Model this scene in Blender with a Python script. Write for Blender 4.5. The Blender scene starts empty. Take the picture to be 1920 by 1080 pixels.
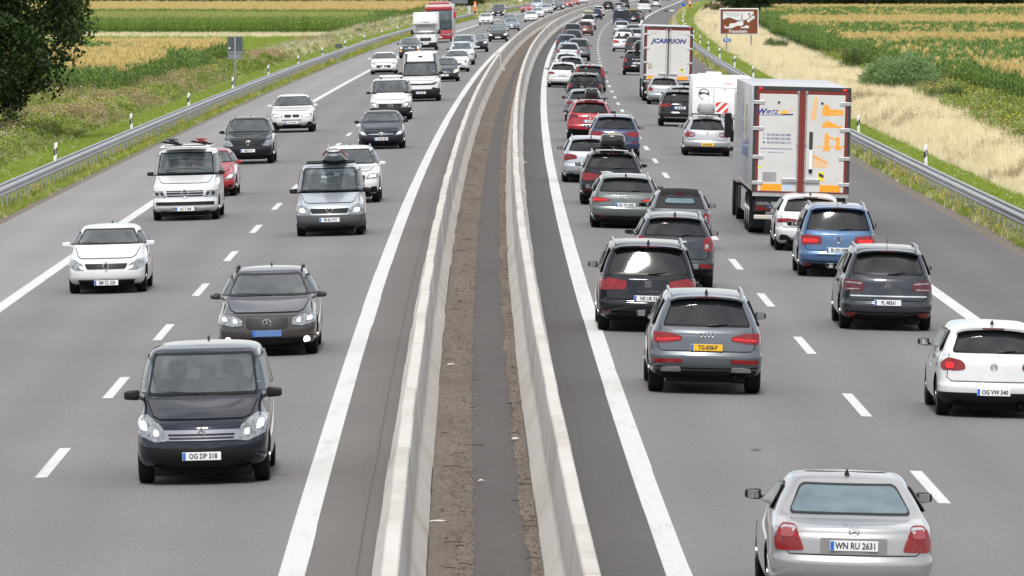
import bpy, bmesh, math, random
import numpy as np
from mathutils import Vector, Matrix, noise as mnoise
from mathutils.bvhtree import BVHTree
from mathutils.geometry import delaunay_2d_cdt

scene = bpy.context.scene
COL = scene.collection
RND = random.Random(11)
NP = np.random.RandomState(5)
rad = math.radians

# ------------------------------------------------------------------ camera
CAM_H, FPX = 6.92, 13300.0                      # eye height (m) on the overpass, focal length in 1920-px units
HORIZON = -61.0
PITCH = math.atan((540 - HORIZON) / FPX)
cam_data = bpy.data.cameras.new("camera")
cam_data.sensor_width = 36.0
cam_data.lens = FPX / 1920 * 36.0
cam_data.clip_start, cam_data.clip_end = 1.0, 6000.0
cam_data.dof.use_dof = True
cam_data.dof.focus_distance = 165.0
cam_data.dof.aperture_fstop = 18.0
cam = bpy.data.objects.new("camera", cam_data)
cam.location = (0, 0, CAM_H)
cam.rotation_euler = (math.pi / 2 - PITCH, 0, 0)
COL.objects.link(cam)
scene.camera = cam

# ------------------------------------------------------------------ daylight: hazy sun behind broken cloud
SUN_EL, SUN_AZ = 57.0, 184.0                    # azimuth clockwise from +Y (view direction): behind the camera, a little left
world = bpy.data.worlds.new("World")
scene.world = world
world.use_nodes = True
wn, wl = world.node_tree.nodes, world.node_tree.links
wn.clear()
w_out = wn.new("ShaderNodeOutputWorld")
w_bg = wn.new("ShaderNodeBackground")
w_sky = wn.new("ShaderNodeTexSky")
w_sky.sky_type = 'NISHITA'
w_sky.sun_disc = False
w_sky.sun_elevation = rad(SUN_EL)
w_sky.sun_rotation = rad(SUN_AZ)
w_sky.air_density, w_sky.dust_density = 1.0, 1.5
w_tc = wn.new("ShaderNodeTexCoord")
w_map = wn.new("ShaderNodeMapping")
w_map.inputs['Scale'].default_value = (1.0, 1.0, 2.2)
w_n = wn.new("ShaderNodeTexNoise")
w_n.inputs['Scale'].default_value = 2.6
w_n.inputs['Detail'].default_value = 6.0
w_n.inputs['Roughness'].default_value = 0.55
w_r = wn.new("ShaderNodeValToRGB")
w_r.color_ramp.elements[0].position = 0.40
w_r.color_ramp.elements[0].color = (0.34, 0.34, 0.34, 1)
w_r.color_ramp.elements[1].position = 0.60
w_r.color_ramp.elements[1].color = (0.92, 0.92, 0.92, 1)
w_n2 = wn.new("ShaderNodeTexNoise")
w_n2.inputs['Scale'].default_value = 5.5
w_n2.inputs['Detail'].default_value = 5.0
w_r2 = wn.new("ShaderNodeValToRGB")
w_r2.color_ramp.elements[0].position = 0.32
w_r2.color_ramp.elements[0].color = (5.4, 5.5, 5.7, 1)
w_r2.color_ramp.elements[1].position = 0.68
w_r2.color_ramp.elements[1].color = (11.5, 11.4, 11.2, 1)
w_mix = wn.new("ShaderNodeMixRGB")
wl.new(w_tc.outputs['Generated'], w_map.inputs['Vector'])
wl.new(w_map.outputs['Vector'], w_n.inputs['Vector'])
wl.new(w_map.outputs['Vector'], w_n2.inputs['Vector'])
wl.new(w_n.outputs['Fac'], w_r.inputs['Fac'])
wl.new(w_n2.outputs['Fac'], w_r2.inputs['Fac'])
wl.new(w_r.outputs['Color'], w_mix.inputs['Fac'])
wl.new(w_sky.outputs['Color'], w_mix.inputs['Color1'])
wl.new(w_r2.outputs['Color'], w_mix.inputs['Color2'])
wl.new(w_mix.outputs['Color'], w_bg.inputs['Color'])
w_bg.inputs['Strength'].default_value = 0.102
wl.new(w_bg.outputs['Background'], w_out.inputs['Surface'])

sun_data = bpy.data.lights.new("sun", 'SUN')
sun_data.energy = 2.3
sun_data.angle = rad(10)
sun_data.color = (1.0, 0.955, 0.89)
sun = bpy.data.objects.new("sun", sun_data)
_d = Vector((math.sin(rad(SUN_AZ)) * math.cos(rad(SUN_EL)), math.cos(rad(SUN_AZ)) * math.cos(rad(SUN_EL)), math.sin(rad(SUN_EL))))
sun.rotation_euler = _d.to_track_quat('Z', 'Y').to_euler()
sun.location = (0, 0, 60)
COL.objects.link(sun)

vs = scene.view_settings
scene.display_settings.display_device = 'sRGB'
vs.view_transform = 'Standard'
vs.look = 'None'
vs.exposure, vs.gamma = 0.54, 1.0
vs.use_curve_mapping = False

# ------------------------------------------------------------------ road geometry
_T = np.array([(1080, 910.1), (1040, 908.5), (820, 900), (780, 899), (520, 898.75), (480, 899.7), (330, 910.6), (280, 918.5),
               (190, 939.2), (150, 954.2), (110, 974.5)])
_P = np.array([(FPX * CAM_H / (y + 61), x) for y, x in _T] + [(661, 998), (992, 1075), (1137, 1112), (1269, 1142), (1529, 1191)])
_Z = _P[:, 0]
_X = (_P[:, 1] - 960) * _Z / FPX
_A = np.stack([(_Z / 1000) ** k for k in range(6)], 1) * (FPX / _Z)[:, None]
_C = np.linalg.lstsq(_A, _X * FPX / _Z, rcond=None)[0]

def rx(Y):                                      # x of the motorway's centre line at distance Y
    y = min(max(Y, 60.0), 1500.0)
    v = sum(c * (y / 1000) ** k for k, c in enumerate(_C))
    if Y != y:
        v += rslope(y) * (Y - y)
    return v

def rslope(Y):
    y = min(max(Y, 60.0), 1500.0)
    return sum(k * c * (y / 1000) ** (k - 1) / 1000 for k, c in enumerate(_C) if k)

FALL = 0.025
def rz(d):                                      # crossfall, outwards on both carriageways
    a = abs(d)
    return -FALL * (min(a, 14.6) - 2.2) if a > 2.2 else 0.0

def rp(Y, d, z=0.0):                            # point at distance Y, offset d to the right of the centre line
    s = rslope(Y)
    return Vector((rx(Y) + d, Y - d * s, rz(d) + z))

def gp(px, py):                                 # (Y, d) of the road point seen at a pixel of the photograph
    d = 0.0
    for _ in range(6):
        t = math.tan(math.atan((py - 540) / FPX) + PITCH)
        Y = (CAM_H - rz(d)) / t
        d = (px - 960) / FPX * Y - rx(Y)
    return Y, d

# ------------------------------------------------------------------ materials
MATS = {}
def _new(name):
    m = bpy.data.materials.new(name)
    m.use_nodes = True
    n, l = m.node_tree.nodes, m.node_tree.links
    b = n['Principled BSDF']
    return m, n, l, b

def pm(name, col, rough=0.5, metal=0.0, coat=0.0, spec=0.5, emit=0.0, var=0.0, vscale=6.0, bump=0.0, trans=0.0):
    if name in MATS:
        return MATS[name]
    m, n, l, b = _new(name)
    b.inputs['Base Color'].default_value = (*col, 1)
    b.inputs['Roughness'].default_value = rough
    b.inputs['Metallic'].default_value = metal
    b.inputs['Coat Weight'].default_value = coat
    b.inputs['Coat Roughness'].default_value = 0.04
    b.inputs['Specular IOR Level'].default_value = spec
    if emit:
        b.inputs['Emission Color'].default_value = (*col, 1)
        b.inputs['Emission Strength'].default_value = emit
    if var or bump:
        tc = n.new("ShaderNodeTexCoord")
        nz = n.new("ShaderNodeTexNoise")
        nz.inputs['Scale'].default_value = vscale
        nz.inputs['Detail'].default_value = 6
        l.new(tc.outputs['Object'], nz.inputs['Vector'])
        if var:
            r = n.new("ShaderNodeValToRGB")
            r.color_ramp.elements[0].position, r.color_ramp.elements[1].position = 0.3, 0.7
            r.color_ramp.elements[0].color = (*[c * (1 - var) for c in col], 1)
            r.color_ramp.elements[1].color = (*[min(1, c * (1 + var)) for c in col], 1)
            l.new(nz.outputs['Fac'], r.inputs['Fac'])
            l.new(r.outputs['Color'], b.inputs['Base Color'])
        if bump:
            bp = n.new("ShaderNodeBump")
            bp.inputs['Strength'].default_value = bump
            bp.inputs['Distance'].default_value = 0.02
            l.new(nz.outputs['Fac'], bp.inputs['Height'])
            l.new(bp.outputs['Normal'], b.inputs['Normal'])
    MATS[name] = m
    return m

def paint(name, col, metal=0.0, rough=0.32):
    if name in MATS:
        return MATS[name]
    m, n, l, b = _new(name)                      # lacquer over base coat, with a thin uneven film of road dust
    b.inputs['Metallic'].default_value = metal
    dark = max(col) < 0.06
    b.inputs['Coat Weight'].default_value = 1.0
    b.inputs['Coat Roughness'].default_value = 0.03
    if dark: b.inputs['Specular IOR Level'].default_value = 0.0
    tc = n.new("ShaderNodeTexCoord")
    nz = n.new("ShaderNodeTexNoise")
    nz.inputs['Scale'].default_value = 3.0
    nz.inputs['Detail'].default_value = 8
    r = n.new("ShaderNodeValToRGB")
    r.color_ramp.elements[0].position, r.color_ramp.elements[1].position = 0.35, 0.75
    r.color_ramp.elements[0].color = (*col, 1)
    r.color_ramp.elements[1].color = (*[c * 0.93 + (0.004 if dark else 0.012) for c in col], 1)
    rr = n.new("ShaderNodeMapRange")
    rr.inputs['To Min'].default_value, rr.inputs['To Max'].default_value = rough - 0.05, rough + 0.12
    l.new(tc.outputs['Object'], nz.inputs['Vector'])
    l.new(nz.outputs['Fac'], r.inputs['Fac'])
    l.new(nz.outputs['Fac'], rr.inputs['Value'])
    l.new(r.outputs['Color'], b.inputs['Base Color'])
    l.new(rr.outputs['Result'], b.inputs['Roughness'])
    MATS[name] = m
    return m

def ramp(n, stops):
    r = n.new("ShaderNodeValToRGB")
    e = r.color_ramp.elements
    while len(e) < len(stops):
        e.new(0.5)
    for k, (p, c) in enumerate(stops):
        e[k].position = p
        e[k].color = (*c, 1) if len(c) == 3 else c
    return r

def asphalt(name, base, tint=(1, 1, 1), grain=0.30, tracks=0.06):
    m, n, l, b = _new(name)
    uv = n.new("ShaderNodeUVMap"); uv.uv_map = "UVMap"
    def noise(scale, detail=4, rough=0.55):
        mp = n.new("ShaderNodeMapping"); mp.inputs['Scale'].default_value = scale
        t = n.new("ShaderNodeTexNoise"); t.inputs['Scale'].default_value = 1.0
        t.inputs['Detail'].default_value = detail; t.inputs['Roughness'].default_value = rough
        l.new(uv.outputs['UV'], mp.inputs['Vector']); l.new(mp.outputs['Vector'], t.inputs['Vector'])
        return t.outputs['Fac']
    def math_(op, a, bb):
        t = n.new("ShaderNodeMath"); t.operation = op
        for k, v in enumerate((a, bb)):
            if isinstance(v, (int, float)): t.inputs[k].default_value = v
            else: l.new(v, t.inputs[k])
        return t.outputs[0]
    g = noise((34, 2.6, 1), 3, 0.75)               # stone grain
    a = noise((0.9, 0.035, 1), 5)                # long wear streaks
    c = noise((0.10, 0.09, 1), 4)                # paving lots, patches
    f = noise((9, 0.5, 1), 4, 0.6)
    v = math_('ADD', math_('MULTIPLY', math_('SUBTRACT', g, 0.5), grain * 2.4), 1.0)
    v = math_('ADD', v, math_('MULTIPLY', math_('SUBTRACT', a, 0.5), 2.6 * tracks))
    v = math_('ADD', v, math_('MULTIPLY', math_('SUBTRACT', c, 0.5), 0.34))
    v = math_('ADD', v, math_('MULTIPLY', math_('SUBTRACT', f, 0.5), 0.10))
    sx = n.new("ShaderNodeSeparateXYZ"); l.new(uv.outputs['UV'], sx.inputs[0])     # wheel tracks, two to a lane
    tr_ = math_('COSINE', math_('MULTIPLY', math_('SUBTRACT', math_('ABSOLUTE', sx.outputs['X'], 0.0), 4.12), 2 * math.pi / 1.96), 0.0)
    v = math_('ADD', v, math_('MULTIPLY', math_('MULTIPLY', tr_, a), 0.11))
    col = n.new("ShaderNodeVectorMath"); col.operation = 'SCALE'
    col.inputs[0].default_value = [base * t for t in tint]
    l.new(v, col.inputs['Scale'])
    l.new(col.outputs['Vector'], b.inputs['Base Color'])
    b.inputs['Roughness'].default_value = 0.82
    b.inputs['Specular IOR Level'].default_value = 0.35
    bp = n.new("ShaderNodeBump"); bp.inputs['Strength'].default_value = 0.25; bp.inputs['Distance'].default_value = 0.01
    l.new(g, bp.inputs['Height']); l.new(bp.outputs['Normal'], b.inputs['Normal'])
    MATS[name] = m
    return m

def leafmat(name, stops, transl=0.35, rough=0.55):
    m, n, l, b = _new(name)                      # every leaf, blade or stalk its own tone
    g = n.new("ShaderNodeNewGeometry")
    oi = n.new("ShaderNodeObjectInfo")
    add = n.new("ShaderNodeMath"); add.operation = 'MULTIPLY_ADD'
    add.inputs[1].default_value = 0.55
    l.new(g.outputs['Random Per Island'], add.inputs[0])
    ml = n.new("ShaderNodeMath"); ml.operation = 'MULTIPLY'; ml.inputs[1].default_value = 0.45
    l.new(oi.outputs['Random'], ml.inputs[0])
    l.new(ml.outputs[0], add.inputs[2])
    r = ramp(n, stops)
    l.new(add.outputs[0], r.inputs['Fac'])
    l.new(r.outputs['Color'], b.inputs['Base Color'])
    b.inputs['Roughness'].default_value = rough
    b.inputs['Specular IOR Level'].default_value = 0.3
    t = n.new("ShaderNodeBsdfTranslucent")
    l.new(r.outputs['Color'], t.inputs['Color'])
    mx = n.new("ShaderNodeMixShader"); mx.inputs['Fac'].default_value = transl
    out = n['Material Output']
    l.new(b.outputs['BSDF'], mx.inputs[1]); l.new(t.outputs['BSDF'], mx.inputs[2])
    l.new(mx.outputs['Shader'], out.inputs['Surface'])
    MATS[name] = m
    return m

M_glass = pm("dark_glass", (0.006, 0.009, 0.011), 0.09, spec=0.55)
M_wind = pm("windscreen_glass", (0.050, 0.068, 0.078), 0.06, spec=0.9, var=0.5, vscale=2.4)  # blotchy teal in the base colour stands in for reflected sky
M_clear = pm("pale_rear_glass", (0.085, 0.145, 0.18), 0.06, spec=0.9, var=0.4, vscale=2.6)
M_black = pm("black_plastic", (0.008, 0.008, 0.009), 0.5, spec=0.3)
M_dark = pm("dark_plastic", (0.017, 0.018, 0.020), 0.6, spec=0.3)
M_tyre = pm("tyre_rubber", (0.012, 0.012, 0.012), 0.85, spec=0.2)
M_rim = pm("wheel_alloy", (0.42, 0.43, 0.45), 0.3, 0.9)
M_well = pm("wheel_well", (0.006, 0.006, 0.006), 0.9, spec=0.1)
M_chrome = pm("chrome", (0.72, 0.73, 0.75), 0.12, 1.0)
M_red = pm("red_lens", (0.19, 0.003, 0.005), 0.18, coat=0.25, var=0.35, vscale=22)
M_redd = pm("dark_red_lens", (0.085, 0.004, 0.007), 0.15, coat=0.35, var=0.3, vscale=22)
M_lit = pm("lit_red_lamp", (0.62, 0.012, 0.012), 0.3, emit=0.28)
M_orange = pm("lit_orange_lamp", (1.0, 0.22, 0.03), 0.3, emit=1.6)
M_clearlens = pm("clear_lens", (0.24, 0.255, 0.27), 0.12, coat=0.8, metal=0.35, var=0.6, vscale=14)
M_beam = pm("lit_headlamp", (1.0, 0.96, 0.88), 0.2, emit=1.6)
M_warm = pm("lit_warm_headlamp", (1.0, 0.78, 0.48), 0.2, emit=1.4)
M_plate = pm("plate_white", (0.72, 0.74, 0.76), 0.4)
M_plateY = pm("plate_yellow", (0.80, 0.47, 0.03), 0.4)
M_blue = pm("plate_blue", (0.02, 0.12, 0.50), 0.4)
M_ink = pm("plate_ink", (0.03, 0.03, 0.04), 0.5)
M_white = pm("white_plastic", (0.78, 0.79, 0.80), 0.4, var=0.05)
M_galv = pm("galvanised_steel", (0.40, 0.405, 0.41), 0.42, 0.75, var=0.18, vscale=1.2)
M_alu = pm("aluminium", (0.52, 0.53, 0.54), 0.38, 0.85, var=0.12)
def see_through(name, tint, rough, film, sky_col=(0.40, 0.46, 0.50)):
    m, n, l, b = _new(name)                      # thin tinted pane: milky sky reflection painted as a diffuse film, plus Fresnel gloss
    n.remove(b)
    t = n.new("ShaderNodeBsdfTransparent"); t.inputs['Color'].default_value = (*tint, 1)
    d = n.new("ShaderNodeBsdfDiffuse"); d.inputs['Color'].default_value = (*sky_col, 1)
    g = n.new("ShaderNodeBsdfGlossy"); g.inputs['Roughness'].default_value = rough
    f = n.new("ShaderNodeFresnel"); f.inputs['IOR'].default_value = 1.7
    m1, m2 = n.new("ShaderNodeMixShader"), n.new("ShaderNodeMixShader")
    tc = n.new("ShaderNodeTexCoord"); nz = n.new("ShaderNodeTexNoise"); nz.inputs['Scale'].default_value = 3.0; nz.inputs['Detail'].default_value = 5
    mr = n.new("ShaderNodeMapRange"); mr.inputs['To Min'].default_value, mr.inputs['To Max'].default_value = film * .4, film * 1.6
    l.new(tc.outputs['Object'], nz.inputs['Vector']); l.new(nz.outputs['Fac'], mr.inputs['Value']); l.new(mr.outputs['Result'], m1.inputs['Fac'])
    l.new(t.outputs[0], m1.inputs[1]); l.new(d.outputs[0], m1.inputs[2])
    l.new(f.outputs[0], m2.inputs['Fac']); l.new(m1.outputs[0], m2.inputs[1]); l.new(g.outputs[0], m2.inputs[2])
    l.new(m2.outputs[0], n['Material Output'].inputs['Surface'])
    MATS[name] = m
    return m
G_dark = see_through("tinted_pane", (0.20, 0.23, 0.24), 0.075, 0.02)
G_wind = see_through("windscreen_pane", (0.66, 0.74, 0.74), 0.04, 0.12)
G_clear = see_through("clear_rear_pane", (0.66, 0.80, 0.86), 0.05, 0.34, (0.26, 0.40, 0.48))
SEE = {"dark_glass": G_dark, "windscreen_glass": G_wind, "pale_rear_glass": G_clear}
M_seat = pm("seat_cloth", (0.040, 0.040, 0.044), .9)
M_frit = pm("frit_black", (0.006, 0.006, 0.007), .3, spec=.25)
M_mirror = pm("mirror_glass", (0.5, 0.52, 0.54), 0.03, 1.0)

# ------------------------------------------------------------------ object helpers
def tag(o, label=None, cat=None, group=None, kind=None):
    if label: o["label"] = label
    if cat: o["category"] = cat
    if group: o["group"] = group
    if kind: o["kind"] = kind
    return o

def link(name, data, parent=None, mats=None):
    o = bpy.data.objects.new(name, data)
    COL.objects.link(o)
    if parent: o.parent = parent
    if mats:
        for m in (mats if isinstance(mats, (list, tuple)) else [mats]):
            data.materials.append(m)
    return o

def thing(name, label, cat, loc=(0, 0, 0), rot=(0, 0, 0), group=None):
    o = bpy.data.objects.new(name, None)
    o.empty_display_size = 0.2
    COL.objects.link(o)
    o.location, o.rotation_euler = loc, rot
    return tag(o, label, cat, group)

def mesh_from(name, verts, faces, smooth=False):
    me = bpy.data.meshes.new(name)
    me.from_pydata([tuple(v) for v in verts], [], [tuple(f) for f in faces])
    me.update()
    if smooth:
        me.polygons.foreach_set("use_smooth", [True] * len(me.polygons))
    return me

class MB:                                        # collects boxes, tubes and polygons into one mesh
    def __init__(s): s.v, s.f, s.mi, s.cur = [], [], [], 0
    def add(s, verts, faces):
        o = len(s.v)
        s.v += [tuple(v) for v in verts]
        s.f += [tuple(i + o for i in f) for f in faces]
        s.mi += [s.cur] * len(faces)
        return s
    def box(s, x0, x1, y0, y1, z0, z1, ch=0.0, taper=None):
        if ch <= 0:
            v = [(x, y, z) for z in (z0, z1) for y in (y0, y1) for x in (x0, x1)]
            return s.add(v, [(0, 2, 3, 1), (4, 5, 7, 6), (0, 1, 5, 4), (2, 6, 7, 3), (0, 4, 6, 2), (1, 3, 7, 5)])
        bm = bmesh.new()
        bmesh.ops.create_cube(bm, size=1)
        for v in bm.verts:
            v.co = Vector(((x0 + x1) / 2 + v.co.x * (x1 - x0), (y0 + y1) / 2 + v.co.y * (y1 - y0), (z0 + z1) / 2 + v.co.z * (z1 - z0)))
        bmesh.ops.bevel(bm, geom=bm.edges[:], offset=ch, segments=2, affect='EDGES', profile=0.5)
        bm.verts.index_update()
        s.add([v.co.copy() for v in bm.verts], [[v.index for v in f.verts] for f in bm.faces])
        bm.free()
        return s
    def tube(s, pts, r, n=6, r2=None):
        pts = [Vector(p) for p in pts]
        vs, fs = [], []
        for i, p in enumerate(pts):
            t = (pts[min(i + 1, len(pts) - 1)] - pts[max(i - 1, 0)]).normalized()
            u = t.orthogonal().normalized(); w = t.cross(u)
            rr = r if r2 is None else r + (r2 - r) * i / (len(pts) - 1)
            vs += [p + (u * math.cos(a) + w * math.sin(a)) * rr for a in [2 * math.pi * k / n for k in range(n)]]
        for i in range(len(pts) - 1):
            for k in range(n):
                a, b = i * n + k, i * n + (k + 1) % n
                fs.append((a, b, b + n, a + n))
        fs += [tuple(range(n))[::-1], tuple(range((len(pts) - 1) * n, len(pts) * n))]
        return s.add(vs, fs)
    def disc(s, c, r, axis='y', n=14, depth=0.01):
        c = Vector(c)
        ax = {'x': Vector((1, 0, 0)), 'y': Vector((0, 1, 0)), 'z': Vector((0, 0, 1))}[axis]
        return s.tube([c - ax * depth / 2, c + ax * depth / 2], r, n)
    def prism(s, poly, y0, y1):                  # polygon in (x,z) between two depths
        n = len(poly)
        v = [(x, y0, z) for x, z in poly] + [(x, y1, z) for x, z in poly]
        return s.add(v, [tuple(range(n)), tuple(range(n, 2 * n))[::-1]] + [(k, k + n, (k + 1) % n + n, (k + 1) % n) for k in range(n)])
    def mesh(s, name, smooth=False):
        me = mesh_from(name, s.v, s.f, smooth)
        me.polygons.foreach_set("material_index", s.mi)
        bm = bmesh.new(); bm.from_mesh(me)
        bmesh.ops.recalc_face_normals(bm, faces=bm.faces[:])
        bm.to_mesh(me); bm.free()
        if smooth:
            me.set_sharp_from_angle(angle=rad(35))
        return me
    def obj(s, name, mats, parent=None, smooth=False):
        return link(name, s.mesh(name, smooth), parent, mats)

TXT = {}
def text_mesh(s, size=0.1, extrude=0.001, shear=0.0, align='CENTER', bold=0.0, sx=1.0):
    key = (s, size, extrude, shear, align, bold, sx)
    if key in TXT: return TXT[key]
    cu = bpy.data.curves.new("t", 'FONT')
    cu.body = s; cu.size = size; cu.extrude = extrude; cu.shear = shear
    cu.align_x, cu.align_y = align, 'CENTER'
    cu.offset = bold; cu.resolution_u = 2
    o = bpy.data.objects.new("t", cu)
    me = bpy.data.meshes.new_from_object(o)
    bpy.data.objects.remove(o)
    bpy.data.curves.remove(cu)
    if sx != 1.0:
        for v in me.vertices: v.co.x *= sx
    me.name = "lettering"
    TXT[key] = me
    return me

def strip(name, cols, Y0, Y1, dy, z, mat_, parent=None, kind='structure', label=None):
    """road sheet between lateral offsets cols, with metric UVs"""
    ys = list(np.arange(Y0, Y1 + 0.01, dy))
    v, f, uv = [], [], []
    nc = len(cols)
    for Y in ys:
        for d in cols:
            v.append(rp(Y, d, z)); uv.append((d, Y))
    for i in range(len(ys) - 1):
        for k in range(nc - 1):
            a = i * nc + k
            f.append((a, a + 1, a + 1 + nc, a + nc))
    me = mesh_from(name, v, f)
    ul = me.uv_layers.new(name="UVMap")
    li = np.zeros(len(me.loops), dtype=np.int32)
    me.loops.foreach_get("vertex_index", li)
    ul.data.foreach_set("uv", np.array(uv)[li].ravel())
    o = link(name, me, parent, mat_)
    return tag(o, label, kind=kind if not parent else None)
# ------------------------------------------------------------------ ground, carriageways, median
YN, YF = 55.0, 1750.0
M_lane = asphalt("lane_asphalt", 0.150, (1.0, 0.965, 0.955))
M_lane_l = asphalt("oncoming_lane_asphalt", 0.157, (1.0, 0.965, 0.95))
M_sh_r = asphalt("dark_shoulder_asphalt", 0.108, (1.0, 0.95, 0.95))
M_sh_l = asphalt("pale_shoulder_asphalt", 0.215, (1.0, 0.97, 0.955))
M_marg = asphalt("margin_asphalt", 0.074, (1.0, 0.93, 0.90), tracks=0.09)
M_marg_l = asphalt("pale_margin_asphalt", 0.118, (1.0, 0.92, 0.88), tracks=0.09)
M_med = asphalt("median_asphalt", 0.074, (1.0, 0.91, 0.87), tracks=0.12)

def ground_material():
    m, n, l, b = _new("soil_and_grass")
    uv = n.new("ShaderNodeUVMap"); uv.uv_map = "UVMap"
    nz = n.new("ShaderNodeTexNoise"); nz.inputs['Scale'].default_value = 0.6; nz.inputs['Detail'].default_value = 8
    l.new(uv.outputs['UV'], nz.inputs['Vector'])
    r = ramp(n, [(0.25, (0.030, 0.042, 0.014)), (0.5, (0.060, 0.085, 0.025)), (0.75, (0.13, 0.12, 0.055))])
    l.new(nz.outputs['Fac'], r.inputs['Fac'])
    nz2 = n.new("ShaderNodeTexNoise"); nz2.inputs['Scale'].default_value = 9.0; nz2.inputs['Detail'].default_value = 6
    l.new(uv.outputs['UV'], nz2.inputs['Vector'])
    r2 = ramp(n, [(0.3, (0.075, 0.060, 0.045)), (0.6, (0.17, 0.145, 0.115)), (0.75, (0.26, 0.23, 0.19))])       # gravel along the pavement's edge
    l.new(nz2.outputs['Fac'], r2.inputs['Fac'])
    sp = n.new("ShaderNodeSeparateXYZ"); l.new(uv.outputs['UV'], sp.inputs[0])
    ab = n.new("ShaderNodeMath"); ab.operation = 'ABSOLUTE'; l.new(sp.outputs['X'], ab.inputs[0])
    mr = n.new("ShaderNodeMapRange"); mr.inputs['From Min'].default_value, mr.inputs['From Max'].default_value = 14.0, 14.5
    l.new(ab.outputs[0], mr.inputs['Value'])
    mx = n.new("ShaderNodeMixRGB"); l.new(mr.outputs['Result'], mx.inputs['Fac']); l.new(r2.outputs['Color'], mx.inputs['Color1']); l.new(r.outputs['Color'], mx.inputs['Color2'])
    l.new(mx.outputs['Color'], b.inputs['Base Color'])
    b.inputs['Roughness'].default_value = 0.95
    MATS["soil_and_grass"] = m
    return m
M_ground = ground_material()

FIELD_Z = -0.75
def gz(d):                                       # terrain height beside the motorway
    a = abs(d)
    if a < 13.5: return -0.12
    for (d0, z0), (d1, z1) in zip([(13.5, 0.0), (14.8, 0.0), (17.5, -0.12), (21, -0.45), (27, -0.45)],
                                  [(14.8, 0.0), (17.5, -0.12), (21, -0.45), (27, -0.45), (9999, -0.45)]):
        if a <= d1:
            return z0 + (z1 - z0) * (a - d0) / (d1 - d0)
    return -0.45

def gpt(Y, d, z=0.0):
    return rp(Y, d, gz(d) + z)

_cols = [-2600, -900, -300, -120, -60, -40, -27, -24, -21, -19, -17.5, -16, -14.8, -13.5, -13.3, 0, 13.3, 13.5, 14.8, 16, 17.5, 19, 21, 24, 27, 40, 60, 120, 300, 900, 2600]
def ground():
    ys = [-400, -100, 0] + list(range(50, 1760, 25)) + [2000, 2500, 3500, 5200]
    v, f, uv = [], [], []
    for Y in ys:
        for d in _cols:
            p = rp(Y, d, gz(d)) if abs(d) < 200 else Vector((rx(Y) + d, Y, rz(15) + gz(d)))
            v.append(p); uv.append((d, Y))
    nc = len(_cols)
    for i in range(len(ys) - 1):
        for k in range(nc - 1):
            a = i * nc + k
            f.append((a, a + 1, a + 1 + nc, a + nc))
    me = mesh_from("ground", v, f)
    ul = me.uv_layers.new(name="UVMap")
    li = np.zeros(len(me.loops), dtype=np.int32); me.loops.foreach_get("vertex_index", li)
    ul.data.foreach_set("uv", np.array(uv, dtype=float)[li].ravel())
    tag(link("ground", me, None, M_ground), "roadside soil and field ground", kind='structure')
ground()

LINE_W, DASH, EDGE, PAVE = 2.19, 6.06, 10.02, 13.72
road_l = strip("carriageway", [-EDGE - .1, -8, -DASH, -4, -LINE_W], YN, YF, 8, 0.0, M_lane_l,
               label="oncoming carriageway")
strip("hard_shoulder", [-PAVE, -11.9, -EDGE - .1], YN, YF, 8, 0.0, M_sh_l, label="pale hard shoulder of the oncoming carriageway")
strip("hard_shoulder", [EDGE + .1, 11.9, PAVE], YN, YF, 8, 0.0, M_sh_r, label="dark hard shoulder of the carriageway leading away")
road_r = strip("carriageway", [LINE_W, 4, DASH, 8, EDGE + .1], YN, YF, 8, 0.0, M_lane,
               label="carriageway leading away")
strip("margin_pavement", [-LINE_W, -1.7, -1.25], YN, YF, 8, 0.0, M_marg_l, label="paved margin left of the barriers")
strip("margin_pavement", [1.25, 1.7, LINE_W], YN, YF, 8, 0.0, M_marg, label="paved margin right of the barriers")
strip("median_strip", [-0.70, -0.3, 0.0, 0.3, 0.70], YN, YF, 4, 0.0, M_med, label="asphalt strip between the two concrete barriers")

# worn white road paint
def line_mat():
    m, n, l, b = _new("road_paint")
    uv = n.new("ShaderNodeUVMap"); uv.uv_map = "UVMap"
    mp = n.new("ShaderNodeMapping"); mp.inputs['Scale'].default_value = (30, 9, 1)
    nz = n.new("ShaderNodeTexNoise"); nz.inputs['Scale'].default_value = 1.0; nz.inputs['Detail'].default_value = 6
    r = ramp(n, [(0.28, (0.43, 0.425, 0.41)), (0.5, (0.55, 0.55, 0.54))])
    mp2 = n.new("ShaderNodeMapping"); mp2.inputs['Scale'].default_value = (3.0, 0.35, 1)
    nz2 = n.new("ShaderNodeTexNoise"); nz2.inputs['Scale'].default_value = 1.0; nz2.inputs['Detail'].default_value = 8; nz2.inputs['Roughness'].default_value = 0.7
    l.new(uv.outputs['UV'], mp2.inputs['Vector']); l.new(mp2.outputs['Vector'], nz2.inputs['Vector'])
    wr = ramp(n, [(0.30, (0.62, 0.61, 0.60)), (0.48, (1, 1, 1))])                 # tyre-greyed stretches
    l.new(nz2.outputs['Fac'], wr.inputs['Fac'])
    mu = n.new("ShaderNodeMixRGB"); mu.blend_type = 'MULTIPLY'; mu.inputs['Fac'].default_value = 0.55
    l.new(uv.outputs['UV'], mp.inputs['Vector']); l.new(mp.outputs['Vector'], nz.inputs['Vector'])
    l.new(nz.outputs['Fac'], r.inputs['Fac']); l.new(r.outputs['Color'], mu.inputs['Color1']); l.new(wr.outputs['Color'], mu.inputs['Color2'])
    l.new(mu.outputs['Color'], b.inputs['Base Color'])
    b.inputs['Roughness'].default_value = 0.7
    MATS["road_paint"] = m
    return m
M_line = line_mat()
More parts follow.
